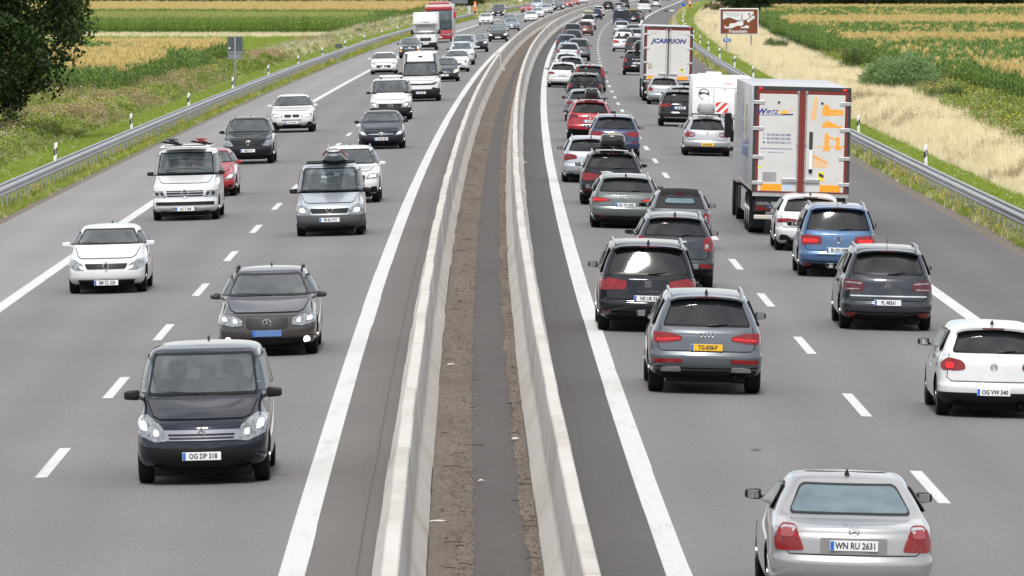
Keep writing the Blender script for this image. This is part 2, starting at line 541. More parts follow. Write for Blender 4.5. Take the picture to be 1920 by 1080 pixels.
def ragged_line(name, d, w, parent, jit=0.009):
    """solid line whose edges wander a little where the machine stopped and started"""
    ys = list(np.arange(YN, 460, 1.5)) + list(np.arange(460, YF, 8))
    v, f, uv = [], [], []
    j0 = j1 = 0.0
    for i, Y in enumerate(ys):
        if RND.random() < 0.08: j0 = RND.uniform(-jit, jit)
        if RND.random() < 0.08: j1 = RND.uniform(-jit, jit)
        for q in (d - w / 2 + j0, d + w / 2 + j1):
            v.append(rp(Y, q, 0.004)); uv.append((q, Y))
    for i in range(len(ys) - 1):
        f.append((2 * i, 2 * i + 1, 2 * i + 3, 2 * i + 2))
    me = mesh_from(name, v, f)
    ul = me.uv_layers.new(name="UVMap")
    li = np.zeros(len(me.loops), dtype=np.int32); me.loops.foreach_get("vertex_index", li)
    ul.data.foreach_set("uv", np.array(uv)[li].ravel())
    link(name, me, parent, M_line)
ragged_line("inner_edge_line", -LINE_W - 0.02, 0.305, road_l)
ragged_line("inner_edge_line", LINE_W + 0.02, 0.305, road_r)
ragged_line("shoulder_line", -EDGE, 0.30, road_l, 0.006)
ragged_line("shoulder_line", EDGE, 0.30, road_r, 0.006)

def dashes(d, parent, py_ref):
    Y0, _ = gp(960 + 700 * (1 if d > 0 else -1), py_ref)      # near end of one dash
    k0 = int((Y0 - 60) / 18)
    for k in range(-k0, 86):
        Y = Y0 + 18 * k
        pts = [rp(Y + t, d + q, 0.004) for t in (0, 2, 4, 6) for q in (-0.085, 0.085)]
        c = rp(Y + 3, d, 0)
        me = mesh_from("dash", [p - c for p in pts], [(0, 1, 3, 2), (2, 3, 5, 4), (4, 5, 7, 6)])
        ul = me.uv_layers.new(name="UVMap")
        for lp, loop in zip(ul.data, me.loops): lp.uv = (pts[loop.vertex_index].x, pts[loop.vertex_index].y)
        o = link("dash", me, parent, M_line); o.location = c
dashes(DASH, road_r, 941.9)
dashes(-DASH, road_l, 891.0)

# seams: tar joint in the margin, thin construction joints along the dashed lines
M_tar = pm("tar_joint", (0.055, 0.050, 0.047), 0.7)
M_joint = pm("pale_joint", (0.215, 0.21, 0.205), 0.8)
def seam(d, w, Y0, Y1, mt, parent, wob=0.012, z=0.003):
    ys = list(np.arange(Y0, Y1, 1.2))
    v, f = [], []
    for i, Y in enumerate(ys):
        o = wob * 3 * mnoise.noise(Vector((Y * 0.11, d, 0))) + RND.uniform(-wob, wob) * 0.5
        v += [rp(Y, d + o - w / 2, z), rp(Y, d + o + w / 2, z)]
    for i in range(len(ys) - 1):
        f.append((2 * i, 2 * i + 1, 2 * i + 3, 2 * i + 2))
    link("pavement_seam", mesh_from("pavement_seam", v, f), parent, mt)
seam(-1.47, 0.018, 60, 330, M_tar, road_l, 0.004)
seam(1.52, 0.016, 100, 420, M_tar, road_r, 0.03)
seam(DASH + 0.10, 0.012, 60, 190, M_joint, road_r, 0.002)
seam(-DASH - 0.10, 0.012, 60, 190, M_joint, road_l, 0.002)

# dirt washed against the barriers: a thin uneven layer, and crumbs on it
def dirt_mat():
    m, n, l, b = _new("median_dirt")
    tc = n.new("ShaderNodeTexCoord")
    def nz(s, d=6):
        mp = n.new("ShaderNodeMapping"); mp.inputs['Scale'].default_value = s
        t = n.new("ShaderNodeTexNoise"); t.inputs['Scale'].default_value = 1; t.inputs['Detail'].default_value = d; t.inputs['Roughness'].default_value = 0.7
        l.new(tc.outputs['Object'], mp.inputs['Vector']); l.new(mp.outputs['Vector'], t.inputs['Vector'])
        return t.outputs['Fac']
    a, c = nz((10, 1.6, 1)), nz((1.2, 0.12, 1), 4)
    ad = n.new("ShaderNodeMath"); ad.operation = 'MULTIPLY_ADD'; ad.inputs[1].default_value = 0.6
    ml = n.new("ShaderNodeMath"); ml.operation = 'MULTIPLY'; ml.inputs[1].default_value = 0.4
    l.new(c, ml.inputs[0]); l.new(a, ad.inputs[0]); l.new(ml.outputs[0], ad.inputs[2])
    r = ramp(n, [(0.30, (0.042, 0.031, 0.023)), (0.45, (0.105, 0.082, 0.063)), (0.60, (0.15, 0.122, 0.098)), (0.74, (0.20, 0.165, 0.135))])
    l.new(ad.outputs[0], r.inputs['Fac']); l.new(r.outputs['Color'], b.inputs['Base Color'])
    b.inputs['Roughness'].default_value = 0.95
    bp = n.new("ShaderNodeBump"); bp.inputs['Strength'].default_value = 0.6; bp.inputs['Distance'].default_value = 0.02
    l.new(a, bp.inputs['Height']); l.new(bp.outputs['Normal'], b.inputs['Normal'])
    MATS["median_dirt"] = m
    return m
M_dirt = dirt_mat()
def dirt(edge_wall, edge_free, amp, hmax, Y0, Y1, fade=0.0):
    ys = [Y0]
    while ys[-1] < Y1: ys.append(ys[-1] + (0.35 if ys[-1] < 220 else 1.0 if ys[-1] < 420 else 6))
    nq = 6
    v, f = [], []
    for Y in ys:
        e = edge_free + amp * (mnoise.noise(Vector((Y * 0.30, 3.1, edge_free))) + 0.5 * mnoise.noise(Vector((Y * 1.9, 1.1, edge_free)))
                               + 0.35 * mnoise.noise(Vector((Y * 6.1, 7.1, edge_free)))) + fade * (Y - 80) / 300
        for k in range(nq):
            t = k / (nq - 1)
            d = edge_wall + (e - edge_wall) * t
            h = hmax * (1 - 0.6 * t) * (0.7 + 0.6 * mnoise.noise(Vector((d * 5, Y * 0.8, 2)))) if k < nq - 1 else 0.002
            v.append(rp(Y, d, 0.004 + max(h, 0.004)))
    for i in range(len(ys) - 1):
        for k in range(nq - 1):
            a = i * nq + k
            f.append((a, a + 1, a + 1 + nq, a + nq))
    tag(link("dirt", mesh_from("dirt", v, f), None, M_dirt), "brown dirt washed up along the barrier foot", kind='stuff')
dirt(-0.66, -0.13, 0.035, 0.05, 60, 1500, 0.16)
dirt(0.66, 0.50, 0.06, 0.035, 60, 1500, -0.10)

def crumbs():
    mb, mats = MB(), [pm("clod", (0.075, 0.055, 0.040), 0.9), pm("pebble", (0.19, 0.16, 0.13), 0.9), pm("litter", (0.75, 0.74, 0.72), 0.6)]
    for k in range(5200):
        Y = 66 + 330 * RND.random() ** 2.2
        u = RND.random()
        if u < 0.62: d = RND.triangular(-0.64, -0.02 + 0.16 * (Y - 80) / 300, -0.5 if RND.random() < .5 else -0.15)
        elif u < 0.975: d = RND.triangular(0.40, 0.65, 0.62)
        else: d = RND.uniform(-0.1, 0.5)
        r = RND.random()
        mb.cur = 0 if r < 0.72 else 1
        s = RND.uniform(0.006, 0.022) if mb.cur < 2 else RND.uniform(0.02, 0.06)
        c = rp(Y, d, 0.03 + s * 0.2)
        a = RND.uniform(0, 6.28)
        ax, ay = s * RND.uniform(0.6, 1.6), s * RND.uniform(0.6, 1.6)
        ca, sa = math.cos(a), math.sin(a)
        q = [(ax, 0), (0, ay), (-ax, 0), (0, -ay)]
        mb.add([c + Vector((x * ca - y * sa, x * sa + y * ca, -s * 0.3)) for x, y in q] + [c + Vector((0, 0, s * 0.6))],
               [(0, 1, 4), (1, 2, 4), (2, 3, 4), (3, 0, 4)])
    tag(mb.obj("debris", mats), "clods, pebbles and scraps lying in the median", kind='stuff')
crumbs()
def twigs():
    mb = MB()
    for k in range(130):
        Y = 68 + 240 * RND.random() ** 1.6
        d = RND.uniform(-0.62, -0.1) if RND.random() < 0.6 else RND.uniform(0.45, 0.63)
        p = rp(Y, d, 0.055); a = RND.gauss(0, 1.0); ln = RND.uniform(0.06, 0.28)
        mb.tube([p, p + Vector((math.cos(a) * ln / 2, math.sin(a) * ln / 2, 0.012)), p + Vector((math.cos(a + .4) * ln, math.sin(a + .4) * ln, 0.0))], 0.006, 3)
    tag(mb.obj("twigs", pm("twig", (0.05, 0.038, 0.028), 0.9)), "dead stalks lying in the median", kind='stuff')
twigs()

# ------------------------------------------------------------------ concrete barriers, 6 m elements
def concrete(name):
    m, n, l, b = _new(name)
    tc = n.new("ShaderNodeTexCoord"); oi = n.new("ShaderNodeObjectInfo")
    ad = n.new("ShaderNodeVectorMath"); ad.operation = 'ADD'
    l.new(tc.outputs['Object'], ad.inputs[0]); l.new(oi.outputs['Location'], ad.inputs[1])
    def nz(s, d=6, ro=0.6):
        mp = n.new("ShaderNodeMapping"); mp.inputs['Scale'].default_value = s
        t = n.new("ShaderNodeTexNoise"); t.inputs['Scale'].default_value = 1; t.inputs['Detail'].default_value = d; t.inputs['Roughness'].default_value = ro
        l.new(ad.outputs[0], mp.inputs['Vector']); l.new(mp.outputs['Vector'], t.inputs['Vector'])
        return t.outputs['Fac']
    a, c, g = nz((1.3, 0.45, 0.22)), nz((0.5, 0.10, 0.4), 4), nz((30, 30, 30), 3)
    s1 = n.new("ShaderNodeMath"); s1.operation = 'MULTIPLY_ADD'; s1.inputs[1].default_value = 0.5
    s2 = n.new("ShaderNodeMath"); s2.operation = 'MULTIPLY_ADD'; s2.inputs[1].default_value = 0.25
    s3 = n.new("ShaderNodeMath"); s3.operation = 'MULTIPLY'; s3.inputs[1].default_value = 0.25
    l.new(a, s1.inputs[0]); l.new(s2.outputs[0], s1.inputs[2])
    l.new(c, s2.inputs[0]); l.new(s3.outputs[0], s2.inputs[2]); l.new(g, s3.inputs[0])
    r = ramp(n, [(0.32, (0.34, 0.315, 0.285)), (0.48, (0.46, 0.435, 0.405)), (0.66, (0.53, 0.505, 0.475))])
    hv = n.new("ShaderNodeMath"); hv.operation = 'MULTIPLY_ADD'; hv.inputs[1].default_value = 0.10
    l.new(oi.outputs['Random'], hv.inputs[0]); l.new(s1.outputs[0], hv.inputs[2])
    sb = n.new("ShaderNodeMath"); sb.operation = 'SUBTRACT'; sb.inputs[1].default_value = 0.05
    l.new(hv.outputs[0], sb.inputs[0])
    l.new(sb.outputs[0], r.inputs['Fac']); l.new(r.outputs['Color'], b.inputs['Base Color'])
    b.inputs['Roughness'].default_value = 0.85
    bp = n.new("ShaderNodeBump"); bp.inputs['Strength'].default_value = 0.2; bp.inputs['Distance'].default_value = 0.01
    l.new(g, bp.inputs['Height']); l.new(bp.outputs['Normal'], b.inputs['Normal'])
    MATS[name] = m
    return m
M_conc = concrete("barrier_concrete")
BH = 1.10
PROF = [(-0.31, 0.0), (-0.305, 0.08), (-0.155, 0.36), (-0.135, 0.42), (-0.085, BH - 0.02), (-0.068, BH),
        (0.068, BH), (0.085, BH - 0.02), (0.135, 0.42), (0.155, 0.36), (0.305, 0.08), (0.31, 0.0)]
def barrier(d, label, Y0=62.0):
    root = thing("concrete_barrier", label, "crash barrier", rp(Y0, d))
    k = 0
    Y = Y0
    while Y < 1500 and k < 238:
        g = 0.012
        ln = 6.0
        jx, jz = RND.uniform(-0.012, 0.012), RND.uniform(-0.006, 0.006)
        o0 = rp(Y + ln / 2, d)
        ys = (Y + g, Y + ln / 2, Y + ln - g)
        v, f = [], []
        for yy in ys:
            for (px_, pz_) in PROF:
                v.append(rp(yy, d + px_ + jx, pz_ + jz) - o0)
        n_ = len(PROF)
        for i in range(2):
            for q in range(n_ - 1):
                a = i * n_ + q
                f.append((a, a + 1, a + 1 + n_, a + n_))
        f += [tuple(range(n_)), tuple(range(2 * n_, 3 * n_))[::-1]]
        me = mesh_from("barrier_element", v, f)
        o = link("barrier_element", me, root, M_conc)
        o.location = o0 - root.location
        Y += ln; k += 1
    # dark core seen in the open joints
    return root
barrier(-0.97, "left concrete crash barrier, on the side of the oncoming traffic")
barrier(0.97, "right concrete crash barrier, on the side of the traffic driving away")
# the wider transition block in the left barrier
def transition():
    Y, d = gp(948, 133)
    root = thing("transition_block", "stepped concrete block set against the left barrier where it changes type", "concrete block", rp(Y, -0.97))
    s = rslope(Y)
    mb = MB()
    mb.add([(x * k2, y, z) for (y, k2) in ((-0.5, 1.0), (0.9, 1.0)) for x, z in [(-0.40, 0), (-0.40, 0.12), (-0.22, 0.44), (-0.16, 1.24), (0.16, 1.24), (0.22, 0.44), (0.46, 0.12), (0.46, 0)]],
           [(0, 1, 2, 3, 4, 5, 6, 7), tuple(range(8, 16))[::-1]] + [(k, k + 8, (k + 1) % 8 + 8, (k + 1) % 8) for k in range(8)])
    o = mb.obj("block", M_conc, root)
    root.rotation_euler.z = -math.atan(s)
transition()

# ------------------------------------------------------------------ guard rails
WPROF = [(0.0, 0.75), (0.045, 0.735), (0.085, 0.69), (0.085, 0.655), (0.02, 0.615), (0.02, 0.585), (0.085, 0.545), (0.085, 0.51), (0.045, 0.465), (0.0, 0.45)]
BOX = [(-0.13, 0.70), (-0.14, 0.765), (-0.22, 0.77), (-0.24, 0.72), (-0.24, 0.60), (-0.20, 0.60), (-0.13, 0.66)]
def guard_rail(d, Y0, Y1, label, side):
    root = thing("guard_rail", label, "guard rail", rp(Y0, d))
    ys = list(np.arange(Y0, Y1, 4.0))
    for nm, prof, inv in (("rail_beam", WPROF, 1), ("rear_beam", BOX, 1)):
        v, f = [], []
        for Y in ys:
            for (o_, z_) in prof:
                v.append(rp(Y, d - side * o_, z_) - root.location)
        n_ = len(prof)
        for i in range(len(ys) - 1):
            for q in range(n_ - 1):
                a = i * n_ + q
                f.append((a, a + 1, a + 1 + n_, a + n_))
        me = mesh_from(nm, v, f)
        link(nm, me, root, M_galv)
    mb = MB()                                     # sigma post
    mb.add([(x, y, z) for z in (-0.35, 0.70) for x, y in [(-0.03, -0.05), (-0.01, -0.06), (0.03, -0.05), (0.03, 0.05), (-0.01, 0.06), (-0.03, 0.05)]],
           [(0, 1, 2, 3, 4, 5), (6, 7, 8, 9, 10, 11)] + [(k, k + 6, (k + 1) % 6 + 6, (k + 1) % 6) for k in range(6)])
    pme = mb.mesh("post"); pme.materials.append(M_galv)
    rest = MB(); cnt = 0
    Y = Y0 + 0.4
    while Y < Y1:
        p = rp(Y, d + side * 0.06)
        if cnt < 296:
            o = link("post", pme, root); o.location = p - root.location
        else:
            rest.box(p.x - .03, p.x + .03, p.y - .03, p.y + .03, p.z - .3, p.z + .7)
        cnt += 1
        Y += 2.0 if cnt < 296 else 4.0
    if rest.v:
        o = rest.obj("posts", M_galv, root); o.location = -root.location; o["kind"] = "stuff"
    return root
Yl, _ = gp(893, 24)
guard_rail(-14.22, 150, 1010, "left guard rail along the oncoming carriageway, on close-set posts", -1)
guard_rail(-14.22, 1052, 1480, "far left guard rail starting again beyond the orange call post", -1)
guard_rail(14.22, 150, 1060, "right guard rail along the carriageway leading away, on close-set posts", 1)
# ------------------------------------------------------------------ car bodies
def half_ring(yr, zr, yf, zf, wr, wm, wf, cr, cf, br, bf):
    cr, cf = min(cr, wr * .6), min(cf, wf * .6)
    ya, yb = yr + br + cr, yf - bf - cf
    P = [(0, yr, zr), (.5 * (wr - cr), yr + br * .2, zr), (wr - cr, yr + br * .75, zr), (wr - .28 * cr, yr + br + .28 * cr, zr), (wr, ya, zr)]
    for t in (.2, .4, .6, .8):
        w = wr * (1 - t) * (1 - 2 * t) + wm * 4 * t * (1 - t) + wf * t * (2 * t - 1)
        P.append((w, ya + (yb - ya) * t, zr + (zf - zr) * t))
    P += [(wf, yb, zf), (wf - .28 * cf, yf - bf - .28 * cf, zf), (wf - cf, yf - bf * .75, zf), (.5 * (wf - cf), yf - bf * .2, zf), (0, yf, zf)]
    return P

DEF = dict(L=4.3, W=1.80, H=1.50, zb=.20, belt=.98, cowl=1.00, lead=.76, hood=1.05, ws=.80, rw=.42, deck=0.0, roofw=.70, wb=2.62, ro=.82,
           wr=.33, tw=.215, cr=.20, cf=.26, br=.09, bf=.16, bump=.60, beltw=.90, gcr=.16, clad=0.0, tail=.10, roofdrop=0.0, arch=.05)

def rings(p):
    L, H, hw = p['L'], p['H'], p['W'] / 2
    zb, be, co, le, hl, ws, rw, dk = (p[k] for k in ('zb', 'belt', 'cowl', 'lead', 'hood', 'ws', 'rw', 'deck'))
    rwd, cr, cf, br, bf, bz, bw, gc = hw * p['roofw'], p['cr'], p['cf'], p['br'], p['bf'], p['bump'], hw * p['beltw'], p['gcr']
    t0 = p['tail']; base = t0 + .09 + dk
    rd = p['roofdrop']
    fl = L - hl
    mid = (bw + rwd) / 2 + .015
    R = [(.40, zb, L - .45, zb, hw * .80, hw * .82, hw * .78),
         (.24, zb + .01, L - .24, zb + .01, hw * .90, hw * .93, hw * .88),
         (.08, zb + .10, L - .08, zb + .08, hw * .96, hw * .975, hw * .94),
         (.005, bz - .17, L, bz - .20, hw * .985, hw * .985, hw * .965),
         (.0, bz - .02, L - .01, bz - .04, hw * .99, hw * 1.0, hw * .97),
         (.045, bz + .04, L - .05, bz + .06, hw * .985, hw * 1.0, hw * .965),
         (t0 * .75, be - .16, L - .09, le - .06, hw * .975, hw * .995, hw * .955),
         (t0, be - .04, L - .19, le, hw * .945, hw * .97, hw * .925),
         (t0 + .03 + dk * .5, be, L - hl * .58, le + (co - le) * .62, hw * .925, hw * .945, hw * .885),
         (base, be + .03, fl, co, bw, hw * .925, bw * .99),
         (base + rw * .5, be + .03 + (H - .10 - rd - be - .03) * .52, fl - ws * .5, co + (H - .08 - co) * .52, mid, mid + .02, mid),
         (base + rw, H - .10 - rd, fl - ws, H - .075, rwd, rwd + .03, rwd),
         (base + rw + .10, H - .045 - rd, fl - ws - .12, H - .03, rwd * .91, rwd * .93, rwd * .90),
         (base + rw + .42, H - .008 - rd * .6, fl - ws - .50, H - .005, rwd * .60, rwd * .62, rwd * .58)]
    out = []
    for i, (yr, zr, yf, zf, a, b, c) in enumerate(R):
        g = i >= 9
        out.append(half_ring(yr, zr, yf, zf, a, b, c, gc if g else cr, gc if g else cf, br * (.8 if g else 1), bf * (.7 if g else 1)))
    return out

def hw_at(p, z):                                  # half width of the tail at height z
    hw, be, H = p['W'] / 2, p['belt'], p['H']
    xs = [p['zb'], p['bump'], be - .16, be - .04, be + .03, H - .10 - p['roofdrop'], H]
    ys = [hw * .92, hw * .99, hw * .975, hw * .945, hw * p['beltw'], hw * p['roofw'], hw * p['roofw'] * .8]
    return float(np.interp(z, xs, ys))

TMPCOL = bpy.data.collections.new("tmp"); COL.children.link(TMPCOL)
class Body:
    pass
def build_body(p, lv=2):
    hs = rings(p)
    n = len(hs[0])
    V, F = [], []
    for h in hs:
        V += [Vector(q) for q in h] + [Vector((-x, y, z)) for x, y, z in h[1:-1][::-1]]
    m = 2 * n - 2
    for i in range(len(hs) - 1):
        for k in range(m):
            a, b = i * m + k, i * m + (k + 1) % m
            F.append((a, b, b + m, a + m))
    for base, flip in ((0, True), ((len(hs) - 1) * m, False)):
        for k in range(n - 1):
            a, b = base + k, base + k + 1
            c, d = base + (m - k - 1) % m, base + (m - k) % m
            q = (a, b, c, d) if k not in (0, n - 2) else ((a, b, c) if k == 0 else (a, b, d))
            F.append(tuple(reversed(q)) if flip else q)
    me = mesh_from("body", V, F)
    bm = bmesh.new(); bm.from_mesh(me); bmesh.ops.recalc_face_normals(bm, faces=bm.faces[:])
    cl = bm.edges.layers.float.new('crease_edge')         # character lines: bumper step, shoulder, window line, gutter
    cr_ = {3: .25, 4: .45, 5: .45, 7: .5, 9: .55, 11: .3}
    for e in bm.edges:
        a, b = e.verts[0].index // m, e.verts[1].index // m
        if a == b and a in cr_: e[cl] = cr_[a]
    bm.to_mesh(me); bm.free()
    o = bpy.data.objects.new("tmp_body", me); TMPCOL.objects.link(o)
    sm = o.modifiers.new("s", 'SUBSURF'); sm.levels = sm.render_levels = lv
    dg = bpy.context.evaluated_depsgraph_get()
    ev = o.evaluated_get(dg)
    hi = bpy.data.meshes.new_from_object(ev)
    B = Body(); B.p = p
    B.bvh = BVHTree.FromPolygons([v.co.copy() for v in hi.vertices], [tuple(f.vertices) for f in hi.polygons])
    # wheel arches
    cb = MB()
    for yy in (p['ro'], p['ro'] + p['wb']):
        for sx in (-1, 1):
            x0, x1 = sx * (p['W'] / 2 - .34), sx * (p['W'] / 2 + .2)
            r = p['wr'] + p['arch']
            pts = [(math.cos(a) * r, math.sin(a) * r) for a in np.linspace(0, 2 * math.pi, 25)[:-1]]
            nn = len(pts)
            cb.add([(x, yy + c, p['wr'] + s) for x in (x0, x1) for c, s in pts],
                   [tuple(range(nn)), tuple(range(nn, 2 * nn))[::-1]] + [(k, k + nn, (k + 1) % nn + nn, (k + 1) % nn) for k in range(nn)])
    cme = cb.mesh("cut")
    hi.materials.clear()
    for mm in (M_white, M_black, M_well): hi.materials.append(mm)
    z0 = p['clad']
    for f in hi.polygons:
        f.material_index = 1 if f.center.z < max(z0, p['zb'] + .03) else 0
    for mm in (M_well, M_well, M_well): cme.materials.append(mm)
    cme.polygons.foreach_set("material_index", [2] * len(cme.polygons))
    o2 = bpy.data.objects.new("tmp_hi", hi); TMPCOL.objects.link(o2)
    co = bpy.data.objects.new("tmp_cut", cme); TMPCOL.objects.link(co)
    bo = o2.modifiers.new("b", 'BOOLEAN'); bo.operation = 'DIFFERENCE'; bo.object = co; bo.solver = 'EXACT'
    try: bo.material_mode = 'INDEX'
    except Exception: pass
    dg = bpy.context.evaluated_depsgraph_get()
    fin = bpy.data.meshes.new_from_object(o2.evaluated_get(dg))
    if len(fin.polygons) < 100: fin = hi.copy()
    fin.name = "body"
    fin.polygons.foreach_set("use_smooth", [True] * len(fin.polygons))
    fin.set_sharp_from_angle(angle=rad(38))
    B.mesh = fin
    for ob in (o, o2, co): bpy.data.objects.remove(ob)
    return B

def fillet(poly, r, seg=3):
    out = []
    n = len(poly)
    for i in range(n):
        p0, p1, p2 = (Vector(poly[(i + k) % n]) for k in (-1, 0, 1))
        a, b = (p0 - p1), (p2 - p1)
        rr = min(r, a.length * .45, b.length * .45)
        q0, q1 = p1 + a.normalized() * rr, p1 + b.normalized() * rr
        for k in range(seg + 1):
            t = k / seg
            out.append(q0 * (1 - t) ** 2 + p1 * 2 * t * (1 - t) + q1 * t * t)
    return out

def panel(B, poly, view='rear', off=.006, res=.09, r=.03, fit=False, thick=.012, mirror=False, name="panel", frit=0.0):
    """plate that follows the body: polygon in the view's plane, cast on to the body, lifted by off, with a rim"""
    if mirror: poly = [(-x, z) for x, z in poly][::-1]
    b2 = fillet(poly, r) if r else [Vector(q) for q in poly]
    pts = []
    for i, q in enumerate(b2):
        q2 = b2[(i + 1) % len(b2)]
        k = max(1, int((q2 - q).length / res))
        pts += [q + (q2 - q) * (t / k) for t in range(k)]
    nb = len(pts)
    xs, zs = [q.x for q in pts], [q.y for q in pts]
    area = 0
    for i in range(nb): area += xs[i] * zs[(i + 1) % nb] - xs[(i + 1) % nb] * zs[i]
    if area < 0: pts = pts[::-1]; xs = xs[::-1]; zs = zs[::-1]
    inner = []
    for gx in np.arange(min(xs) + res * .6, max(xs) - res * .3, res):
        for gz_ in np.arange(min(zs) + res * .6, max(zs) - res * .3, res):
            ins = False; j = nb - 1
            dmin = 9
            for i in range(nb):
                if (zs[i] > gz_) != (zs[j] > gz_) and gx < (xs[j] - xs[i]) * (gz_ - zs[i]) / (zs[j] - zs[i]) + xs[i]: ins = not ins
                dmin = min(dmin, (xs[i] - gx) ** 2 + (zs[i] - gz_) ** 2)
                j = i
            if ins and dmin > (res * .45) ** 2: inner.append(Vector((gx, gz_)))
    cons = [(i, (i + 1) % nb) for i in range(nb)]
    extra_ = []
    if frit:
        xs, zs = [q.x for q in pts], [q.y for q in pts]
        cx, cz = (min(xs) + max(xs)) / 2, (min(zs) + max(zs)) / 2
        kx, kz = 1 - 2 * frit / (max(xs) - min(xs)), 1 - 2 * frit / (max(zs) - min(zs))
        extra_ = [Vector((cx + (q.x - cx) * kx, cz + (q.y - cz) * kz)) for q in pts]
        cons += [(nb + i, nb + (i + 1) % nb) for i in range(nb)]
        if not hasattr(B, 'holes'): B.holes = []
        B.holes.append((view, extra_))
    vv, _, ff, *_r = delaunay_2d_cdt(pts + extra_ + inner, cons, [], 1, 1e-5)
    A = {'rear': (Vector((0, 1, 0)), lambda a, b: Vector((a, -6, b))), 'front': (Vector((0, -1, 0)), lambda a, b: Vector((a, 12, b))),
         'left': (Vector((1, 0, 0)), lambda a, b: Vector((-4, a, b))), 'right': (Vector((-1, 0, 0)), lambda a, b: Vector((4, a, b))),
         'top': (Vector((0, 0, -1)), lambda a, b: Vector((a, b, 6)))}[view]
    dr, org = A
    P3, N3 = [], []
    mxy = ((min(xs) + max(xs)) / 2, (min(zs) + max(zs)) / 2)
    for q in vv:
        hit = None
        for k in range(14):
            c = 1 - .03 * k
            if view in ('rear', 'front', 'top'): a, b = q.x * c, q.y
            else: a, b = mxy[0] + (q.x - mxy[0]) * c, mxy[1] + (q.y - mxy[1]) * c
            hit = B.bvh.ray_cast(org(a, b), dr)
            if hit[0] is not None:
                loc = hit[0].copy()
                if view in ('rear', 'front', 'top'): loc.x = q.x
                else: loc.y, loc.z = q.x, q.y
                break
        if hit[0] is None:
            loc, nn, *_q = B.bvh.find_nearest(org(q.x, q.y) + dr * 6); hit = (loc, nn)
        nn = hit[1].normalized()
        if nn.dot(dr) > 0: nn = -nn
        P3.append(loc); N3.append(nn)
    if fit:
        ax = {'rear': 1, 'front': 1, 'left': 0, 'right': 0, 'top': 2}[view]
        M = np.array([[1, q.x, q.y, q.x ** 2, q.y ** 2, q.x * q.x * q.y, q.x * q.y, q.x ** 4] for q in vv])
        y = np.array([q[ax] for q in P3])
        cf = np.linalg.lstsq(M, y, rcond=None)[0]
        yf = M @ cf
        sgn = -dr[ax]
        lift = max(0.0, float(np.percentile(sgn * (y - yf), 92)))
        for q, t in zip(P3, yf): q[ax] = t + sgn * min(lift, .02)
    top = [q + nn * off for q, nn in zip(P3, N3)]
    low = [q - nn * thick for q, nn in zip(P3, N3)]
    nv = len(vv)
    F = [tuple(f) for f in ff]
    V = list(top)
    # rim
    edge = {}
    for f in F:
        for a, b in zip(f, f[1:] + f[:1]):
            edge[(a, b)] = 1
    rim = [(a, b) for (a, b) in edge if (b, a) not in edge]
    rf = []
    for a, b in rim:
        k = len(V)
        V += [top[a], top[b], low[b], low[a]]
        rf.append((k, k + 1, k + 2, k + 3))
    me = mesh_from(name, V, F + rf)
    bm = bmesh.new(); bm.from_mesh(me)
    bm.faces.ensure_lookup_table()
    for f in bm.faces:
        if f.index < len(F):
            if f.normal.dot(dr) > 0: f.normal_flip()
    bm.to_mesh(me); bm.free()
    me.polygons.foreach_set("use_smooth", [True] * len(F) + [False] * len(rf))
    if frit:
        mi = []
        for f in F:
            c = sum((vv[i] for i in f), Vector((0, 0))) / len(f)
            mi.append(0 if in_poly(c.x, c.y, extra_) else 1)
        me.polygons.foreach_set("material_index", mi + [1] * len(rf))
    return me

def in_poly(x, y, P):
    ins = False; j = len(P) - 1
    for i in range(len(P)):
        if (P[i].y > y) != (P[j].y > y) and x < (P[j].x - P[i].x) * (y - P[i].y) / (P[j].y - P[i].y) + P[i].x: ins = not ins
        j = i
    return ins

def cut_windows(B):
    bm = bmesh.new(); bm.from_mesh(B.mesh)
    kill = set()
    for view, P in B.holes:
        dr = {'rear': Vector((0, 1, 0)), 'front': Vector((0, -1, 0)), 'left': Vector((1, 0, 0)), 'right': Vector((-1, 0, 0))}[view]
        a0, a1 = min(q.x for q in P), max(q.x for q in P); b0, b1 = min(q.y for q in P), max(q.y for q in P)
        for f in bm.faces:
            if f.normal.dot(dr) > -.12: continue
            c = f.calc_center_median(); u = c.x if view in ('rear', 'front') else c.y
            if not (a0 - .1 < u < a1 + .1 and b0 - .1 < c.z < b1 + .1): continue
            for v in f.verts:
                u = v.co.x if view in ('rear', 'front') else v.co.y
                if in_poly(u, v.co.z, P): kill.add(f); break
    bmesh.ops.delete(bm, geom=list(kill), context='FACES')
    bm.to_mesh(B.mesh); bm.free()

